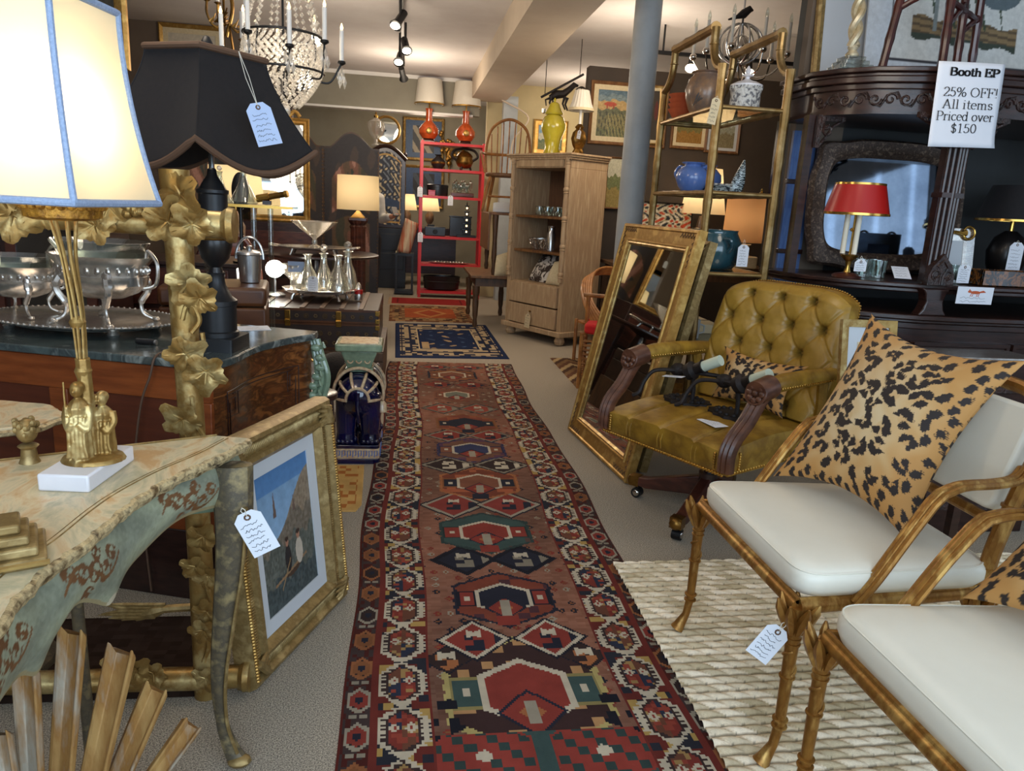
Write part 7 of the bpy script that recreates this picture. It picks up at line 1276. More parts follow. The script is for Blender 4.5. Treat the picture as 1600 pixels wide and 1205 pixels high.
# ---------------------------------------------------------------- left background: shelf, bucket, mirror, screen
db = thing('dark_chest', 'tall dark wooden chest behind the commode under the glass shelf', 'chest', (-1.62, 5.47, 0)); MB().span((-.4, -.3, 0), (.5, .3, .9)).build('body', 'dark_wood', db, bev=.006); MB().span((-.42, -.32, .9), (.52, .32, .925)).build('top', 'dark_wood', db, bev=.004)
for z in (.1, .37, .64): d_ = MB().span((-.36, -.315, z), (.45, -.3, z + .24)).build('drawer', 'mahogany', db, bev=.005); MB().ball((-.2, -.33, z + .12), .016, 10, 8).ball((.2, -.33, z + .12), .016, 10, 8).build('knobs', 'old_brass', d_)
gs_ = thing('glass_shelf', 'lucite stand with glass shelf holding a brass telescope behind the black lamp', 'stand', (-.98, 5.0, 0)); MB().span((-.3, -.12, 1.301), (.27, .12, 1.316)).build('shelf', 'shelf_glass', gs_, smooth=0); MB().span((-.3, -.122, 1.3), (.27, -.118, 1.317)).build('shelf_edge', 'brass', gs_, smooth=0)
for x, y in ((-.26, -.09), (-.26, .09), (.03, -.09), (.1, .09)): MB().cyl((x, y, 0), (x, y, 1.301), .017, n=14).build('post', 'glass', gs_)
te = thing('telescope', 'small brass telescope lying on the glass shelf', 'telescope', (-.84, 4.98, 1.345)); m = RZ(R(-10)) @ RY(R(-12)); MB().cyl((-.1, 0, .03), (-.02, 0, .03), .025, n=16, m=m).build('barrel', 'brass', te); MB().cyl((-.02, 0, .03), (.08, 0, .03), .019, n=16, m=m).build('draw_tube', 'old_brass', te); MB().cyl((.08, 0, .03), (.1, 0, .03), .023, n=16, m=m).build('eyepiece', 'brass', te); MB().box((-.04, 0, -.012), (.05, .04, .024)).build('cradle', 'dark_wood', te)
def flask(label, p, s):
    t = thing('decanter', label, 'decanter', p); MB().lathe([(r * s, z * s) for r, z in ((.03, 0), (.11, .004), (.115, .02), (.07, .12), (.03, .2), (.022, .28), (.034, .31), (.028, .31), (.016, .28), (.06, .11), (.09, .02))], n=28, caps=False).build('glass_body', 'glass', t); MB().ball((0, 0, .34 * s), .026 * s, 10, 8).build('stopper', 'crystal', t)
flask('broad based glass decanter on the glass shelf, nearer the black lamp', (-1.02, 4.98, 1.317), .72); flask('broad based glass decanter at the left end of the glass shelf', (-1.17, 5.02, 1.317), .62)
hm = thing('hand_mirror', 'black oval hand mirror on a stand beside the glass shelf', 'mirror', (-1.1, 5.26, .926)); MB().ball((0, 0, .47), (.055, .016, .12), 20, 14).build('oval_back', 'black_lacquer', hm); MB().lathe([(.06, 0), (.06, .012), (.012, .02), (.012, .36)], n=16).build('stand', 'black_lacquer', hm)
lb = thing('leather_box', 'brown leather box with brass catch behind the black lamp', 'box', (-.92, 3.95, .64), R(8)); MB().span((-.28, -.2, 0), (.21, .2, .2)).build('body', 'brown_leather', lb, bev=.012); l_ = MB().span((-.282, -.202, .205), (.212, .202, .3)).build('lid', 'brown_leather', lb, bev=.02, seg=3); MB().span((-.03, -.215, .17), (.03, -.2, .25)).build('catch', 'brass', lb, bev=.003)
st2 = thing('luggage_stand', 'dark wooden stand under the brown leather box', 'stand', (-.92, 3.95, 0), R(8)); MB().span((-.26, -.18, .6), (.2, .18, .638)).build('top', 'dark_wood', st2, bev=.004)
for x in (-.22, .16):
    for y in (-.14, .14): MB().box((x, y, .3), (.04, .04, .6)).build('leg', 'dark_wood', st2)
ib = thing('ice_bucket', 'silver ice bucket with arched handle on the brown leather box', 'bucket', (-.80, 4.0, .941)); MB().lathe([(.045, 0), (.05, .004), (.062, .14), (.066, .142), (.06, .144), (.05, .01)], n=28, caps=False).build('body', 'steel', ib); MB().lathe([(.066, .144), (.06, .155), (.03, .165), (.012, .168), (.014, .185), (.002, .19)], n=28).build('lid', 'steel', ib); MB().tube([(.068 * math.cos(R(a)), 0, .12 + .11 * math.sin(R(a))) for a in range(0, 181, 12)], .007, 8).build('handle', 'steel', ib)
fg = thing('frog_ornament', 'small silver frog ornament on the brown leather box', 'ornament', (-.93, 3.86, .941)); MB().ball((0, 0, .022), (.035, .025, .022), 12, 8).ball((.02, 0, .045), (.02, .02, .016), 10, 8).ball((.028, -.01, .06), .006, 6, 5).ball((.028, .01, .06), .006, 6, 5).ball((-.02, -.025, .012), (.022, .01, .012), 8, 6).ball((-.02, .025, .012), (.022, .01, .012), 8, 6).build('body', 'silver', fg)
bkc = thing('bookcase', 'tall dark glazed bookcase behind the silver centrepieces', 'bookcase', (-2.4, 4.6, 0)); MB().span((-.7, -.2, 0), (.75, .2, 1.3)).build('body', 'dark_wood', bkc, bev=.006); MB().span((-.73, -.23, 1.3), (.78, .23, 1.34)).build('cornice', 'dark_wood', bkc, bev=.006)
for k in range(3): fr_ = MB().frame(.44, 1.1, [(0, 0), (0, -.02), (.05, -.02), (.05, 0)], T(-.46 + .47 * k, -.2, .1), cz=.58).build('door', 'mahogany', bkc, smooth=0); MB().span((-.46 + .47 * k - .17, -.21, .18), (-.46 + .47 * k + .17, -.205, 1.18)).build('pane', 'dark_glass', fr_, smooth=0)
for i, (x, nm) in enumerate(((-2.2, 'beside the glazed bookcase top corner'), (-1.95, 'at the right end of the glazed bookcase'))): t = thing('wine_glass', 'clear wine glass standing ' + nm, 'glass', (x, 4.55, 1.341)); MB().lathe([(.035, 0), (.03, .004), (.005, .01), (.005, .09), (.03, .11), (.042, .15), (.036, .2), (.034, .2), (.04, .15), (.028, .115)], n=20, caps=False).build('glass_body', 'glass', t)
ca2 = thing('armchair', 'dark wooden armchair with curved back in front of the folding screen', 'chair', (-1.42, 6.07, 0), R(4)); MB().prism(rrect(.5, .48, .12), .42, .47).build('seat', 'mahogany', ca2, bev=.01)
for x in (-.2, .2):
    for y in (-.2, .2): MB().lathe([(.018, 0), (.024, .2), (.028, .42)], (x, y, 0), 12).build('leg', 'mahogany', ca2)
MB().tube(bez([(-.22, .2, .45), (-.25, .24, .75), (-.15, .27, 1.0), (0, .27, 1.06), (.15, .27, 1.0), (.25, .24, .75), (.22, .2, .45)], 6), .022, 10).build('back_frame', 'mahogany', ca2); MB().ball((0, .26, .96), (.13, .03, .08), 16, 10).build('crest', 'mahogany', ca2)
for x in (-.09, 0, .09): MB().tube([(x * .8, .22, .46), (x * 1.3, .26, .92)], .011, 8).build('spindle', 'mahogany', ca2)
tl_ = thing('low_chest', 'dark chest behind the round table carrying the gilt mirror', 'chest', (-1.28, 8.13, 0)); MB().span((-.5, -.22, 0), (.36, .22, 1.11)).build('body', 'dark_wood', tl_, bev=.006)
for z in (.15, .62): MB().span((-.45, -.232, z), (.31, -.22, z + .4)).build('drawer', 'mahogany', tl_, bev=.004)
gm = thing('gilt_mirror', 'tall gilt framed mirror standing behind the black lampshade', 'mirror', (-1.28, 7.98, 1.112)); gm.rotation_euler = (R(-4), 0, R(6)); MB().frame(.58, 1.02, [(0, .02), (0, -.02), (.012, -.03), (.03, -.016), (.05, -.024), (.065, -.006), (.065, .02)], cz=.51).build('frame', 'gilt', gm, smooth=25); MB().span((-.23, .0, .06), (.23, .006, .96)).build('mirror_glass', 'mirror', gm, smooth=0); MB().span((-.28, .02, .01), (.28, .026, 1.01)).build('backing', 'old_oak', gm, smooth=0)
b = MB()
for sg in (-1, 1): b.tube(bez([(0, -.02, 1.06), (sg * .08, -.02, 1.03), (sg * .15, -.02, 1.08), (sg * .2, -.02, 1.03)], 5), .02, 8)
b.ball((0, -.02, 1.08), (.05, .02, .06), 12, 8).build('crest', 'gilt', gm)
def lamp_drum(label, loc, mt, r0, r1, h0, h1, body, bm='brown_glaze', power=3, name='table_lamp', col=WARM):
    t = thing(name, label, 'lamp', loc); MB().lathe(body, n=28).build('body', bm, t); MB().lathe([(r0, h0), (r1, h1)], n=40, caps=False).build('shade', mt, t); MB().cyl((0, 0, h0 - .1), (0, 0, h0 + .1), .01, n=8).build('socket', 'brass', t)
    if power: MB().ball((0, 0, (h0 + h1) / 2), .035, 10, 8).build('bulb', 'bulb_glow', t); bulb(name + '_light', Vector(loc) + Vector((0, 0, (h0 + h1) / 2)), power, col, .05)
    return t
UB = [(.07, 0), (.075, .02), (.03, .05), (.07, .12), (.075, .2), (.03, .28), (.015, .32)]
sd2 = thing('side_table', 'dark side table carrying the wide cream shaded lamp', 'table', (-1.42, 6.6, 0)); MB().span((-.22, -.22, .88), (.22, .22, .91)).build('table_top', 'dark_wood', sd2, bev=.004)
for x in (-.18, .18):
    for y in (-.18, .18): MB().box((x, y, .44), (.04, .04, .88)).build('leg', 'dark_wood', sd2)
lamp_drum('wide cream shaded lamp glowing behind the glass decanters', (-1.42, 6.6, .911), 'lit_shade', .23, .2, .39, .68, UB, power=4)
# folding screen: four arched leather panels
sc2 = thing('folding_screen', 'dark painted leather folding screen with arched panels and flower painting', 'screen', (-.87, 8.93, 0))
def screenfn(X, Z):
    n = np.sin(X * 13 + np.sin(Z * 17)) * np.sin(Z * 11 + X * 8); c = np.empty(X.shape + (3,)); c[:] = C(54, 48, 48); e = np.minimum(X, 1 - X); inn = (e > .16) & (Z > .62) & (Z < .86 - .3 * (X - .5) ** 2) | (e > .16) & (Z > .08) & (Z < .56); c[inn] = C(100, 76, 52); c[inn & (n > .3)] = C(130, 84, 62); c[inn & (n < -.4)] = C(70, 66, 46); st = inn & (np.abs(X - .5) + np.abs(Z - .72) * 2.6 < .26) & (np.sin(np.arctan2(Z - .72, X - .5) * 6) > 0); c[st] = C(52, 58, 48); c[inn & (n > .75)] = C(176, 126, 106); c[~inn & (n > .55)] = C(74, 60, 52); return c
pts_ = [(-1.62, -.12), (-1.12, .16), (-.60, -.14), (-.10, .1), (.53, .06)]
for k in range(4):
    (x0, y0), (x1, y1) = pts_[k], pts_[k + 1]; W2 = math.hypot(x1 - x0, y1 - y0); m = T(x0, y0, 0) @ RZ(math.atan2(y1 - y0, x1 - x0)); top = [(W2 * t, 1.94 + .17 * math.sin(PI * min(1, max(0, (t - .12) / .76))) ** 1.3 + (.03 if .12 < t < .88 else 0) * 0) for t in np.linspace(0, 1, 24)]
    p_ = MB().prism([(0, .02), (W2, .02)] + top[::-1], 0, .025, m, 'y').build('panel', 'screen_leather', sc2, smooth=0)
    X, Z = np.meshgrid(np.linspace(.02, .98, 60), np.linspace(.02, 1, 120)); tz = np.interp(X[0], np.linspace(0, 1, 24), [t[1] for t in top]); Pm = np.stack([X * W2, np.full(X.shape, -.003), .03 + Z * (tz[None, :] - .05)], -1); Pm = Pm @ np.array(m.to_3x3()).T + np.array(m.translation); cgrid('painted_leather', Pm, screenfn(X, Z), 'picture_paint', p_, smooth=0)
    b = MB()
    for i in range(46): b.ball((.012, -.004, .05 + i * .041), .006, 5, 4, m); b.ball((W2 - .012, -.004, .05 + i * .041), .006, 5, 4, m)
    b.build('nail_border', 'old_brass', p_)['kind'] = 'stuff'
pl_ = thing('column_lamp', 'tall fluted wooden column lamp with cream drum shade before the screen', 'lamp', (-.51, 8.0, 0)); MB().prism(rrect(.24, .24, .01), 0, .06).prism(rrect(.2, .2, .01), .06, .1).build('base', 'mahogany', pl_, bev=.005); MB().lathe([(.09, .1), (.095, .13), (.078, .15), (.072, 1.08), (.085, 1.1), (.07, 1.12), (.092, 1.15), (.095, 1.17)], n=60, flute=15, fd=.05).build('fluted_column', 'mahogany', pl_); MB().prism(rrect(.19, .19, .01), 1.165, 1.19).build('capital', 'mahogany', pl_); MB().lathe([(.1, 1.19), (.095, 1.2), (.02, 1.26), (.012, 1.3)], n=4, a0=PI / 4).build('gold_cap', 'gilt', pl_, smooth=0)
MB().lathe([(.215, 1.27), (.208, 1.61)], n=48, caps=False).build('shade', 'lit_shade', pl_); MB().cyl((0, 0, 1.28), (0, 0, 1.4), .01, n=8).build('socket', 'brass', pl_); MB().ball((0, 0, 1.45), .03, 10, 8).build('bulb', 'bulb_glow', pl_); bulb('column_lamp_light', (-.51, 8.0, 1.45), 2.2, WARM, .05)
# paintings high at the left
painting('dark gilt framed painting on the taupe partition above the black shade', (-2.28, 5.57, 2.13), .88, 1.0, bands((-1, C(44, 38, 30)), (.3, C(60, 54, 40)), (.5, C(84, 84, 60)), (.7, C(56, 58, 48))), 'gilt', .075)
painting('gilt framed pale print of a building high on the far left wall', (-2.36, 9.12, 2.42), .68, .69, lambda X, Z: np.where(((np.abs(X - .5) < .07) & (Z < .8) | (np.abs(X - .5) < .36) & (Z < .42))[..., None], C(84, 78, 74), C(196, 186, 166)) + 0 * X[..., None], 'gilt', .045, liner=('cushion_cream', .05))
hg = thing('price_tag', 'small white tag dangling from the end of the taupe partition', 'tag', (-2.03, 5.66, 2.52)); MB().prism([(-.03, -.26), (.03, -.26), (.03, -.17), (.012, -.15), (-.012, -.15), (-.03, -.17)], -.001, .001, None, 'y').build('card', 'paper', hg, smooth=0); MB().tube([(0, 0, -.16), (0, 0, .0)], .002, 5).tube([(0, 0, 0), (-.03, 0, 0)], .003, 5).build('string', 'string', hg)
hb = thing('carved_ornament', 'dark carved scrolled wood ornament hanging above the gilt mirror', 'ornament', (-1.36, 9.1, 2.5)); b = MB().tube(bez([(-.16, 0, -.42), (-.12, 0, -.1), (-.06, 0, .12), (.06, 0, .22), (.15, 0, .1), (.1, 0, -.06), (.02, 0, -.16), (.02, 0, -.42)], 6), .045, 10); b.build('scroll', 'dark_wood', hb); MB().tube([(-.16, 0, -.4), (.02, 0, -.4)], .03, 8).build('foot_rail', 'dark_wood', hb)

# ---------------------------------------------------------------- crystal chandelier, brass sconce, ceiling track
ch = thing('crystal_chandelier', 'beaded crystal basket chandelier with white candle lights over the trunk', 'chandelier', (-.66, 4.3, 1.82))
def octa(b, c, r, h): b.add([(c[0] + r, c[1], c[2]), (c[0], c[1] + r, c[2]), (c[0] - r, c[1], c[2]), (c[0], c[1] - r, c[2]), (c[0], c[1], c[2] + h), (c[0], c[1], c[2] - h)], [(0, 1, 4), (1, 2, 4), (2, 3, 4), (3, 0, 4), (1, 0, 5), (2, 1, 5), (3, 2, 5), (0, 3, 5)])
bk_ = MB(); r_ = random.Random(9)
for i in range(24):
    t = i / 23; rr = .03 + .175 * math.sin(PI * (.08 + .60 * t)) ** .9; n_ = max(6, int(rr * 170))
    for k in range(n_): a = 2 * PI * k / n_ + i * .3; octa(bk_, (rr * math.cos(a), rr * math.sin(a), .03 + .34 * t), .0125, .0125)
q = bk_.build('crystal_basket', 'crystal', ch, smooth=0); q['kind'] = 'stuff'
for k in range(12):
    a = 2 * PI * k / 12; s_ = MB()
    for i in range(24): t = i / 23; rr = .15 * (1 - t) ** 1.6 + .045; octa(s_, (rr * math.cos(a), rr * math.sin(a), .38 + .72 * t), .012, .0145)
    s_.build('bead_strand', 'crystal', ch, smooth=0)
for z, rr in ((.375, .185), (.2, .205), (.37, .2)): MB().tube([(rr * math.cos(a), rr * math.sin(a), z) for a in np.linspace(0, 2 * PI, 33)[:-1]], .006, 6, True).build('ring', 'black_metal', ch)
for k in range(8):
    a = 2 * PI * k / 8 + .25; c_, s_ = math.cos(a), math.sin(a); rr = .26 if k % 2 else .3; zc = .27 + .06 * (k % 2); ar = MB().tube(bez([(.1 * c_, .1 * s_, .1), (.17 * c_, .17 * s_, .16), (.24 * c_, .24 * s_, .17), (rr * c_, rr * s_, zc)], 6), .0055, 6).tube(bez([(.19 * c_, .19 * s_, .37), (.2 * c_, .2 * s_, .25), (.12 * c_, .12 * s_, .15), (.03 * c_, .03 * s_, .05)], 6), .004, 6).build('arm', 'black_metal', ch)
    MB().lathe([(.006, zc - .01), (.022, zc), (.02, zc + .012), (.012, zc + .014)], (rr * c_, rr * s_, 0), 12).build('candle_cup', 'black_metal', ar); MB().cyl((rr * c_, rr * s_, zc + .01), (rr * c_, rr * s_, zc + .165), .0115, n=10).build('candle', 'white_paint', ar); MB().lathe([(.006, zc + .165), (.0085, zc + .178), (.002, zc + .2)], (rr * c_, rr * s_, 0), 8).build('flame_bulb', 'flame_tip', ar)
    dr = MB()
    for j in range(4): octa(dr, (rr * c_ + .012 * j - .02, rr * s_, zc - .05 - .045 * (j % 2)), .012, .035)
    dr.build('prism_drops', 'crystal', ar, smooth=0)
MB().ball((0, 0, .0), .032, 10, 8).build('crystal_ball', 'crystal', ch, smooth=0)
MB().cyl((0, 0, .0), (0, 0, 1.3), .006, n=8).build('stem', 'black_metal', ch); MB().lathe([(.06, 1.3), (.06, 1.27), (.02, 1.24)], n=16).build('canopy', 'black_metal', ch)
bulb('chandelier_light', (-.66, 4.3, 2.08), 7, WARM, .05)
bs2 = thing('brass_chandelier', 'leafy brass branch chandelier with candles behind the crystal one', 'chandelier', (-1.36, 6.2, 2.5)); MB().tube(bez([(0, 0, .0), (.05, 0, .2), (.02, 0, .4), (.03, 0, .62)], 6), .014, 8).build('stem', 'old_brass', bs2)
for k, (x, y, z) in enumerate(((-.12, -.04, .22), (.14, .0, .2), (.02, -.14, .24), (-.08, .12, .24), (.13, -.1, -.04))):
    ar = MB().tube(bez([(.02, 0, .1), (x * .6, y * .6, z - .16), (x, y, z - .08), (x, y, z)], 6), .009, 6)
    for j in range(5): ar.tube([(x * (.3 + .15 * j), y * (.3 + .15 * j), z - .13), (x * (.3 + .15 * j) + .03, y, z - .1 + .03 * (j % 2))], [.009, .002], 5)
    ar = ar.build('arm', 'old_brass', bs2); MB().lathe([(.01, z), (.028, z + .012), (.012, z + .02)], (x, y, 0), 10).build('candle_cup', 'old_brass', ar); MB().cyl((x, y, z + .015), (x, y, z + .2), .013, n=10).build('candle', 'white_paint', ar)
tk2 = thing('track_light', 'black ceiling track with spot heads above the aisle', 'track light', (-.1, 8.2, 3.085)); MB().span((-.02, -1.9, 0), (.02, 2.3, .033)).build('track', 'black_metal', tk2)
def head(x, y, z, tgt, glow, power):
    d = (Vector(tgt) - Vector((x - .1, y + 8.2, z + 3.085))).normalized(); p = Vector((x, y, z)); h = MB().tube([p - d * .08, p + d * .05, p + d * .1], [.034, .036, .055], 16).cyl((x, y, 0), p, .012, n=8).build('spot_head', 'black_metal', tk2); MB().ball(p + d * .1, (.045, .045, .03), 14, 8).build('bulb', 'bulb_glow', h); spot('track_spot', Vector((-.1, 8.2, 3.085)) + p + d * .14, tgt, power, WARM, 75)
head(.0, -1.1, -.16, (-.6, 6.4, 2.0), 0, 30); head(.04, -.2, -.2, (.3, 6.3, 1.2), 1, 30); head(-.02, .3, -.24, (-.4, 6.0, 1.0), 1, 30); head(.0, 1.4, -.22, (.3, 11.5, 1.6), 0, 40)

# ---------------------------------------------------------------- red shelves and their contents
rs_ = thing('red_shelf', 'tall open red metal shelf unit at the end of the aisle', 'shelf', (.62, 11.3, 0), R(1)); hw, hd, RH = .44, .17, 2.235; RZS = (.1, .5, .9, 1.475, 1.853, 2.215)
for sx in (-1, 1):
    for sy in (-1, 1): MB().box((sx * hw, sy * hd, RH / 2), (.04, .03, RH)).build('post', 'red_lacquer', rs_)
for z in RZS: MB().box((0, 0, z - .018), (2 * hw - .04, 2 * hd + .028, .036)).build('shelf_board', 'red_lacquer', rs_)
def rl_(x, y, z): a = R(1); return (.62 + x * math.cos(a) - y * math.sin(a), 11.3 + x * math.sin(a) + y * math.cos(a), z)
for x, nm in ((-.35, 'left'), (.18, 'right')):
    t = lamp_drum('orange bottle lamp with cream drum shade on the red shelf, %s' % ('nearer the crystal chandelier' if x < 0 else 'nearer the ceiling beam'), rl_(x, 0, RH + .002), 'white_shade', .21, .17, .5, .83, [(.06, .025), (.09, .03), (.14, .1), (.14, .16), (.1, .22), (.05, .27), (.045, .4), (.055, .44)], 'orange_glaze', 0); t['group'] = 'pair of orange lamps'; MB().lathe([(.08, 0), (.085, .012), (.075, .026)], n=24).build('base', 'dark_wood', t); MB().lathe([(.212, .492), (.216, .492), (.214, .51)], n=40, caps=False).build('trim', 'brass', t); MB().ball((0, -.132, .13), (.045, .02, .045), 10, 8).build('medallion', 'gilt', t)
def simple(name, label, cat, prof, loc, mt, n=24, part='body', **k): t = thing(name, label, cat, loc); MB().lathe(prof, n=n, caps=False, **k).build(part, mt, t, smooth=50); return t
v_ = simple('vase', 'round black metal vase on the top inner shelf of the red unit', 'vase', [(.03, 0), (.06, .0), (.1, .06), (.1, .11), (.05, .16), (.035, .18), (.055, .2), (.05, .2), (.02, .17)], rl_(-.2, 0, 1.856), 'iron'); MB().lathe([(.101, .07), (.106, .085), (.101, .1)], n=24).build('band', 'old_brass', v_)
cn = simple('censer', 'round bronze censer with dragon handles on the red shelf', 'censer', [(.05, .03), (.1, .05), (.13, .12), (.11, .18), (.12, .2), (.09, .24), (.04, .27), (.0, .28)], rl_(.18, 0, 1.856), 'old_brass')
for sg in (-1, 1): MB().tube(bez([(sg * .12, 0, .14), (sg * .19, 0, .2), (sg * .14, 0, .28), (0, 0, .31)], 6), .018, 8).build('handle', 'iron', cn)
for k in range(3): a = k * 2.1; MB().tube([(.08 * math.cos(a), .08 * math.sin(a), .06), (.1 * math.cos(a), .1 * math.sin(a), 0)], [.02, .012], 8).build('foot', 'iron', cn)
bxs = thing('lacquer_box', 'oval black lacquer box on the middle red shelf', 'box', rl_(-.2, 0, 1.478)); MB().lathe([(.02, 0), (.15, .0), (.155, .02), (.155, .12), (.14, .122)], n=40, sy=.7).build('body', 'black_lacquer', bxs); MB().lathe([(.16, .122), (.16, .15), (.14, .16), (0, .162)], n=40, sy=.7).build('lid', 'black_lacquer', bxs); rd = thing('red_box', 'small red box in front of the oval black lacquer box', 'box', rl_(-.29, -.13, 1.478)); MB().span((-.05, -.03, 0), (.05, .03, .06)).build('body', 'red_tole', rd, bev=.003); MB().span((-.052, -.032, .06), (.052, .032, .075)).build('lid', 'red_tole', rd, bev=.003)
dpc = thing('glass_stand', 'carved glass piece on a dark wooden stand on the red shelf', 'ornament', rl_(.16, .0, 1.478)); MB().span((-.17, -.08, 0), (.17, .08, .06)).build('stand', 'mahogany', dpc, bev=.01); b = MB()
for k in range(9): b.ball((-.12 + .03 * k, .02 * math.sin(k * 2), .14 + .03 * math.sin(k * 1.7)), (.03, .03, .08), 8, 6)
b.build('glass_body', 'glass', dpc)['kind'] = 'stuff'
pg = thing('pagoda', 'black pagoda ornament with small lights on the red shelf', 'ornament', rl_(.24, -.04, .903)); MB().span((-.14, -.09, 0), (.14, .09, .03)).build('base', 'black_lacquer', pg)
for k in range(5): s_ = 1 - k * .14; t_ = MB().box((0, 0, .08 + .085 * k), (.1 * s_, .08 * s_, .06)).prism(rrect(.16 * s_, .13 * s_, .01), .108 + .085 * k, .118 + .085 * k).build('tier', 'black_lacquer', pg); MB().box((0, -.041 * s_, .08 + .085 * k), (.022, .004, .026)).build('lit_window', 'flame_tip', t_)
MB().cyl((0, 0, .45), (0, 0, .52), .012, .002, 8).build('spire', 'black_lacquer', pg)
cam_ = thing('camera', 'old black box camera beside the pagoda on the red shelf', 'camera', rl_(-.17, -.02, .903)); MB().span((-.2, -.07, 0), (.1, .07, .13)).build('body', 'black_lacquer', cam_, bev=.006); MB().cyl((-.05, -.07, .06), (-.05, -.11, .06), .035, .03, 18).build('lens', 'black_metal', cam_); MB().span((-.16, -.03, .13), (-.06, .03, .16)).build('viewfinder', 'black_metal', cam_, bev=.003)
bxk = thing('dark_box', 'large dark box behind the pagoda on the red shelf', 'box', rl_(.12, .1, .903)); MB().span((-.12, -.05, 0), (.2, .05, .28)).build('body', 'black_lacquer', bxk, bev=.006); MB().span((-.13, -.055, .28), (.21, .055, .3)).build('lid', 'black_lacquer', bxk, bev=.004)
ty = thing('silver_tray', 'flat silver tray lying on the fourth red shelf', 'tray', rl_(.0, -.02, .503)); MB().lathe([(.26, .006), (.3, .012), (.31, .02), (.3, .02), (.0, .008)], n=40, sy=.5, caps=False).build('plate', 'silver', ty); b = MB()
for k in range(10): b.ball((-.2 + .045 * k, .02 * math.sin(k * 2), .022), (.018, .018, .01), 8, 6)
b.build('relief', 'silver', ty)['kind'] = 'stuff'
tb2 = thing('oval_tub', 'black oval tub on the lowest red shelf', 'tub', rl_(-.1, 0, .103)); MB().lathe([(.2, 0), (.26, .02), (.28, .2), (.285, .21), (.27, .21), (.25, .03)], n=40, sy=.55, caps=False).build('body', 'black_lacquer', tb2); MB().lathe([(.275, .12), (.282, .128), (.276, .136)], n=40, sy=.55, caps=False).build('band', 'iron', tb2)
for (x, z, nm) in ((-.46, 1.62, 'left post of the red shelf unit beside the lacquer box'), (-.02, 1.52, 'middle red shelf board'), (-.44, .98, 'left post of the red shelf unit lower down')): tagcard('white tag hanging on the ' + nm, rl_(x, -.2, z), .075, .14, 0, strlen=.03, seed=int(z * 100), rows=4)
# ---------------------------------------------------------------- far room behind the red shelf
sy_ = thing('secretary_cabinet', 'black and gold chinoiserie cabinet with arched top behind the screen', 'cabinet', (-.36, 12.3, 0)); W3 = .62; MB().span((-.34, -.16, 0), (.34, .22, .95)).build('base', 'black_lacquer', sy_, bev=.006); ar_ = [(x, 1.98 + .2 * math.sin(PI * (x + .31) / .62)) for x in np.linspace(.31, -.31, 20)]
MB().prism([(-.31, .95), (.31, .95)] + ar_, -.12, .22, None, 'y').build('upper_case', 'dark_wood', sy_, smooth=30, bev=.006); X, Z = np.meshgrid(np.linspace(0, 1, 50), np.linspace(0, 1, 90)); tz = np.interp((X[0] - .5) * .5, [p[0] for p in ar_[::-1]], [p[1] for p in ar_[::-1]]) - .07
def chino(X, Z): n = np.sin(X * 27 + np.sin(Z * 37) * 1.8) * np.sin(Z * 33 + X * 15); c = np.empty(X.shape + (3,)); c[:] = C(30, 40, 58); c[n > .5] = C(206, 190, 150); c[(n < -.62)] = C(120, 130, 140); c[(Z > .25) & (Z < .36)] = C(44, 66, 96); e = np.minimum(np.minimum(X, 1 - X) * .8, np.minimum(Z, 1 - Z)); c[(e > .03) & (e < .045)] = C(196, 156, 80); return c
cgrid('painted_door', np.stack([(X - .5) * .5, np.full(X.shape, -.125), 1.0 + Z * (tz[None, :] - 1.0)], -1), chino(X, Z), 'picture_paint', sy_, smooth=0); MB().tube([(x * 1.03, -.13, z + .01) for x, z in ar_], .03, 8).build('arched_moulding', 'dark_wood', sy_)
for z in (.3, .6): MB().span((-.3, -.172, z), (.3, -.16, z + .26)).build('drawer', 'black_lacquer', sy_, bev=.005)
for x in (-.3, .3): MB().lathe([(.03, 0), (.03, .02), (.012, .03), (.03, .06), (.03, .09), (.008, .12), (.004, .2)], (x, 0, 2.0), 12).build('finial', 'dark_wood', sy_)
cl2 = thing('crystal_lamp', 'clear crystal urn lamp base standing on top of the chinoiserie cabinet', 'lamp', (-.52, 12.3, 2.18)); MB().lathe([(.06, 0), (.065, .02), (.03, .05), (.03, .1), (.1, .18), (.13, .3), (.12, .36), (.05, .4), (.03, .42)], n=32, flute=12, fd=.04).build('urn', 'crystal', cl2); MB().cyl((0, 0, .42), (0, 0, .62), .012, n=8).lathe([(.03, .42), (.035, .45), (.014, .47)], n=16).build('stem', 'brass', cl2)
gr = thing('ring_frame', 'round gilt mirror frame beside the crystal urn lamp', 'frame', (-.36, 12.42, 2.2)); MB().tube([(.2 * math.cos(a), 0, .24 + .2 * math.sin(a)) for a in np.linspace(0, 2 * PI, 33)[:-1]], .022, 8, True).build('ring', 'gilt', gr); MB().lathe([(.19, -.004), (.19, .004)], n=32, m=T(0, 0, .24) @ RX(R(90))).build('mirror_glass', 'mirror', gr)
sf_ = lambda a, b_, c_: (lambda X, Z: np.where((np.abs(X - .5) < .3)[..., None] & (np.abs(Z - .5) < .36)[..., None], np.where((np.sin(X * 18 + Z * 12) > .2)[..., None], a, b_), c_) + 0 * X[..., None])
painting('tall dark print in blue mount, upper of two on the far khaki wall', (.25, 14.16, 2.1), .74, .74, sf_(C(150, 140, 120), C(50, 52, 56), C(60, 84, 116)), 'pale_gilt', .05); painting('tall dark print in blue mount, lower of two on the far khaki wall', (.27, 14.16, 1.26), .74, .76, sf_(C(60, 70, 84), C(30, 34, 42), C(52, 78, 118)), 'pale_gilt', .05)
wo = thing('wall_ornament', 'gilt bouquet shaped wall ornament between the orange lamps', 'ornament', (.72, 14.12, 2.28)); b = MB(); r_ = random.Random(2)
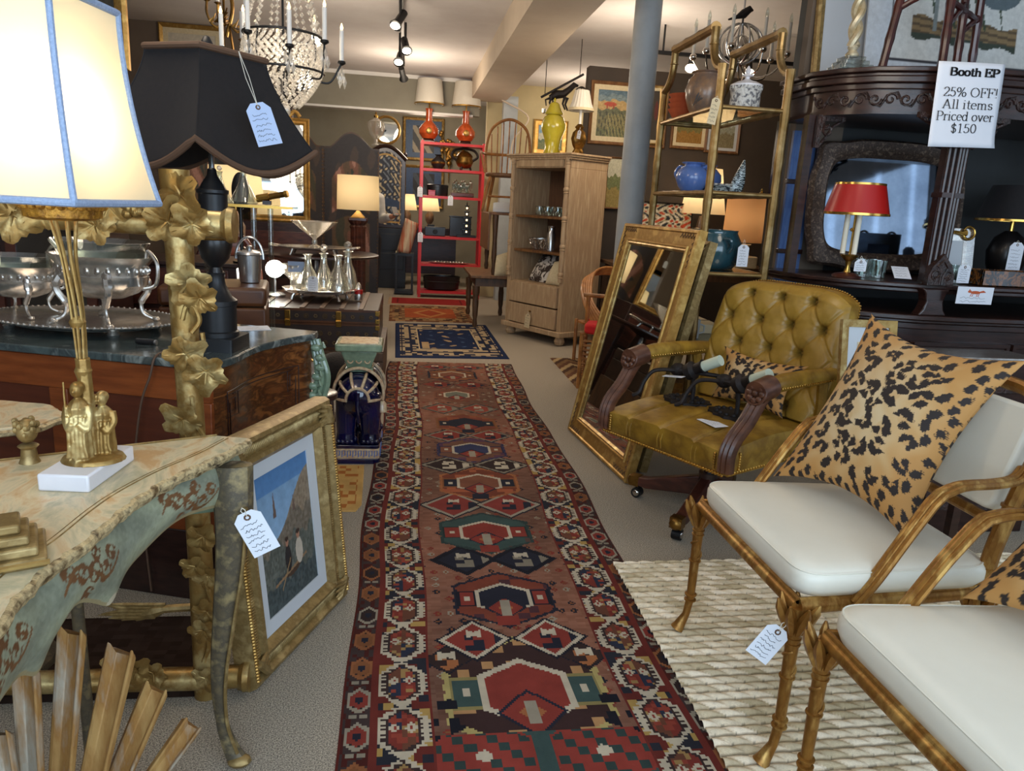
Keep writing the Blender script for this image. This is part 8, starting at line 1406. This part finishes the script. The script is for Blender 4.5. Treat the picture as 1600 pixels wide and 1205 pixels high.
for k in range(26): a, rr = r_.uniform(0, 2 * PI), r_.uniform(.05, .26); b.tube([(0, 0, -.2), (rr * .5 * math.cos(a), -.03, .05), (rr * math.cos(a), -.05, .12 + rr * math.sin(a))], .008, 5).ball((rr * math.cos(a), -.055, .12 + rr * math.sin(a)), (.035, .02, .035), 7, 5)
b.tube([(0, 0, -.2), (0, 0, -.55)], [.02, .004], 6); b.build('flowers', 'old_brass', wo)['kind'] = 'stuff'; MB().ball((0, -.02, -.2), (.05, .03, .05), 10, 8).build('knot', 'old_brass', wo)
cst = thing('console_table', 'dark console with two lit pleated lamps behind the red shelf', 'table', (.18, 12.9, 0)); MB().span((-.35, -.2, .92), (.65, .2, .96)).build('table_top', 'dark_wood', cst, bev=.004); MB().span((-.33, -.18, .2), (.63, .18, .92)).build('body', 'dark_wood', cst, smooth=0)
for x in (-.3, .6): MB().box((x, 0, .1), (.06, .3, .2)).build('foot', 'dark_wood', cst)
lamp_drum('lit pleated cream lamp left of the red shelf post', (-.02, 12.85, .961), 'lit_shade', .17, .12, .27, .53, UB, power=3); lamp_drum('lit pleated cream lamp seen through the red shelf unit', (.36, 12.9, .961), 'lit_shade', .17, .12, .27, .53, UB, power=3)
bch = thing('upholstered_bench', 'bench with striped salmon cushion behind the person', 'bench', (-.42, 13.45, 0)); MB().prism(rrect(.8, .4, .05), .62, .74).build('cushion', 'stripe_cloth', bch, bev=.02); MB().span((-.38, -.18, .56), (.38, .18, .62)).build('rail', 'dark_wood', bch)
for x in (-.35, .35):
    for y in (-.15, .15): MB().box((x, y, .28), (.05, .05, .56)).build('leg', 'dark_wood', bch)
dch = thing('carved_chest', 'black carved chest under the striped salmon bench', 'chest', (-.42, 12.72, 0)); MB().span((-.3, -.12, .06), (.3, .12, .5)).build('body', 'black_lacquer', dch, bev=.006); MB().ball((0, -.12, .28), (.1, .02, .1), 14, 8).build('carved_boss', 'carved_wood', dch)
for x in (-.26, .26): MB().box((x, 0, .03), (.06, .18, .06)).build('foot', 'black_lacquer', dch)
pds = thing('plant_stand', 'narrow black pedestal stand left of the red shelf', 'stand', (-.04, 11.45, 0)); MB().span((-.14, -.14, .02), (.14, .14, .06)).span((-.14, -.14, .58), (.14, .14, .62)).build('plates', 'black_lacquer', pds, smooth=0)
for x in (-.12, .12):
    for y in (-.12, .12): MB().box((x, y, .32), (.03, .03, .6)).build('post', 'black_lacquer', pds)
tx = thing('folded_textile', 'leaning roll of tan striped textile left of the red shelf', 'textile', (-.05, 11.42, .622)); MB().grid(lambda u, v: (-.11 + .2 * u + .12 * v, -.06 + .05 * math.sin(u * 9), .012 + .5 * v * (1 - .15 * u)), 16, 10).build('cloth', 'stripe_cloth', tx, solid=.06); MB().box((-.02, 0, .01), (.2, .12, .02)).build('folded_base', 'cushion_cream', tx)
# crystal candlestick on a low stool behind the leaning seascape
ls = thing('low_stool', 'dark low stool under the crystal candlestick', 'stool', (-.40, 3.34, 0)); MB().lathe([(.09, .5), (.1, .51), (.1, .53), (.09, .535)], n=24).build('seat', 'dark_wood', ls)
for k in range(3): a = k * 2.1; MB().tube([(.07 * math.cos(a), .07 * math.sin(a), .5), (.09 * math.cos(a), .09 * math.sin(a), 0)], .012, 8).build('leg', 'dark_wood', ls)
cc_ = thing('crystal_candlestick', 'short cut crystal candlestick behind the leaning seascape frame', 'candlestick', (-.40, 3.34, .536)); MB().lathe([(.05, 0), (.052, .012), (.03, .03), (.036, .06), (.03, .1), (.038, .12), (.034, .14), (.02, .14)], n=10).build('body', 'crystal', cc_, smooth=0); MB().lathe([(.018, .14), (.024, .148), (.012, .15)], n=12).build('rim', 'brass', cc_)
# ---------------------------------------------------------------- the person half hidden by the screen
pe = thing('person', 'person in a pale shirt standing beside the screen holding a dark phone', 'person', (-.53, 9.85, 0), R(20))
J = [((0, 0, .95), .13), ((0, 0, 1.1), .12), ((0, -.01, 1.3), .15), ((0, 0, 1.42), .1), ((0, 0, 1.5), .055), ((0, -.015, 1.6), .09), ((0, -.02, 1.68), .085), ((.17, 0, 1.39), .06), ((.2, -.02, 1.14), .045), ((.24, -.2, 1.17), .036), ((.27, -.28, 1.19), .03), ((-.17, 0, 1.39), .06), ((-.22, -.0, 1.12), .045), ((-.14, -.2, 1.1), .036), ((-.1, -.27, 1.12), .03), ((.09, 0, .88), .1), ((.1, 0, .48), .068), ((.1, .01, .08), .045), ((.1, -.14, .035), .035), ((-.09, 0, .88), .1), ((-.1, 0, .48), .068), ((-.1, .01, .08), .045), ((-.1, -.14, .035), .035)]
E_ = [(0, 1), (1, 2), (2, 3), (3, 4), (4, 5), (5, 6), (3, 7), (7, 8), (8, 9), (9, 10), (3, 11), (11, 12), (12, 13), (13, 14), (0, 15), (15, 16), (16, 17), (17, 18), (0, 19), (19, 20), (20, 21), (21, 22)]
def skinmesh(name, J, E_, mt, par, grow=0.0, sub=2):
    me = bpy.data.meshes.new(name); me.from_pydata([p for p, r in J], E_, []); o = bpy.data.objects.new(name, me); COL.objects.link(o); md = o.modifiers.new('skin', 'SKIN'); md.use_smooth_shade = True
    for v, (p, r) in zip(me.skin_vertices[0].data if len(me.skin_vertices) else me.attributes and [], J): v.radius = (r + grow, r + grow)
    if len(me.skin_vertices): me.skin_vertices[0].data[0].use_root = True
    s_ = o.modifiers.new('smooth', 'SUBSURF'); s_.levels = sub; s_.render_levels = sub; me.materials.append(MATS[mt]); o.parent = par; return o
def tubebody(name, J, E_, mt, par, grow=0.0, extra=None):
    b = MB()
    for a, c_ in E_:
        (p, r), (q, s_) = J[a], J[c_]; b.tube([Vector(p).lerp(Vector(q), t) for t in (0, .33, .66, 1)], [(r + (s_ - r) * t + grow) for t in (0, .33, .66, 1)], 14)
    for p, r in J: b.ball(p, r + grow, 14, 10)
    if extra: extra(b)
    o = b.build(name, mt, par, smooth=180); md = o.modifiers.new('fuse', 'REMESH'); md.mode = 'VOXEL'; md.voxel_size = .011; md.use_smooth_shade = True; return o
def hands(b):
    for (x, y, z), sg in (((.28, -.31, 1.2), 1), ((-.09, -.29, 1.13), -1)):
        b.ball((x, y, z), (.028, .042, .02), 10, 8)
        for k in range(4): b.tube([(x - .022 + .015 * k, y - .03, z), (x - .024 + .016 * k, y - .065 + .004 * abs(k - 1.5), z + .012), (x - .02 + .014 * k, y - .072, z + .03)], [.009, .008, .0075], 6)
        b.tube([(x - sg * .025, y, z), (x - sg * .04, y - .03, z + .02)], [.011, .008], 6)
    b.ball((0, -.11, 1.63), (.014, .018, .02), 8, 6).ball((.085, 0, 1.63), (.012, .02, .03), 8, 6).ball((-.085, 0, 1.63), (.012, .02, .03), 8, 6)
body = tubebody('body', J, E_, 'skin', pe, 0, hands)
tubebody('shirt', [J[i] for i in (0, 1, 2, 3, 7, 8, 9, 11, 12, 13)], [(0, 1), (1, 2), (2, 3), (3, 4), (4, 5), (5, 6), (3, 7), (7, 8), (8, 9)], 'shirt_cloth', pe, .014); tubebody('trousers', [J[i] for i in (0, 15, 16, 17, 19, 20, 21)], [(0, 1), (1, 2), (2, 3), (0, 4), (4, 5), (5, 6)], 'trouser_cloth', pe, .016)
MB().ball((0, .015, 1.66), (.1, .105, .1), 16, 12).ball((0, .05, 1.58), (.09, .07, .08), 14, 10).build('hair', 'hair', pe)
for sx in (-1, 1): MB().prism([(x + sx * .1, y - .06) for x, y in rrect(.09, .25, .04)], .0, .07).build('shoe', 'black_lacquer', pe, bev=.015)
for sx in (-1, 1): MB().ball((sx * .033, -.098, 1.655), (.012, .008, .008), 8, 6).build('eye', 'white_paint', body)
MB().ball((0, -.098, 1.585), (.026, .01, .008), 8, 6).build('mouth', 'terracotta', body)
ph = thing('phone', 'dark phone held in the hand of the person beside the screen', 'phone', (-.163, 9.62, 1.215), R(20)); MB().prism(rrect(.07, .14, .01), 0, .01, T(0, 0, .03) @ RX(R(50))).build('case', 'black_lacquer', ph); MB().prism(rrect(.062, .128, .008), .0101, .0108, T(0, 0, .03) @ RX(R(50))).build('screen', 'dark_glass', ph)
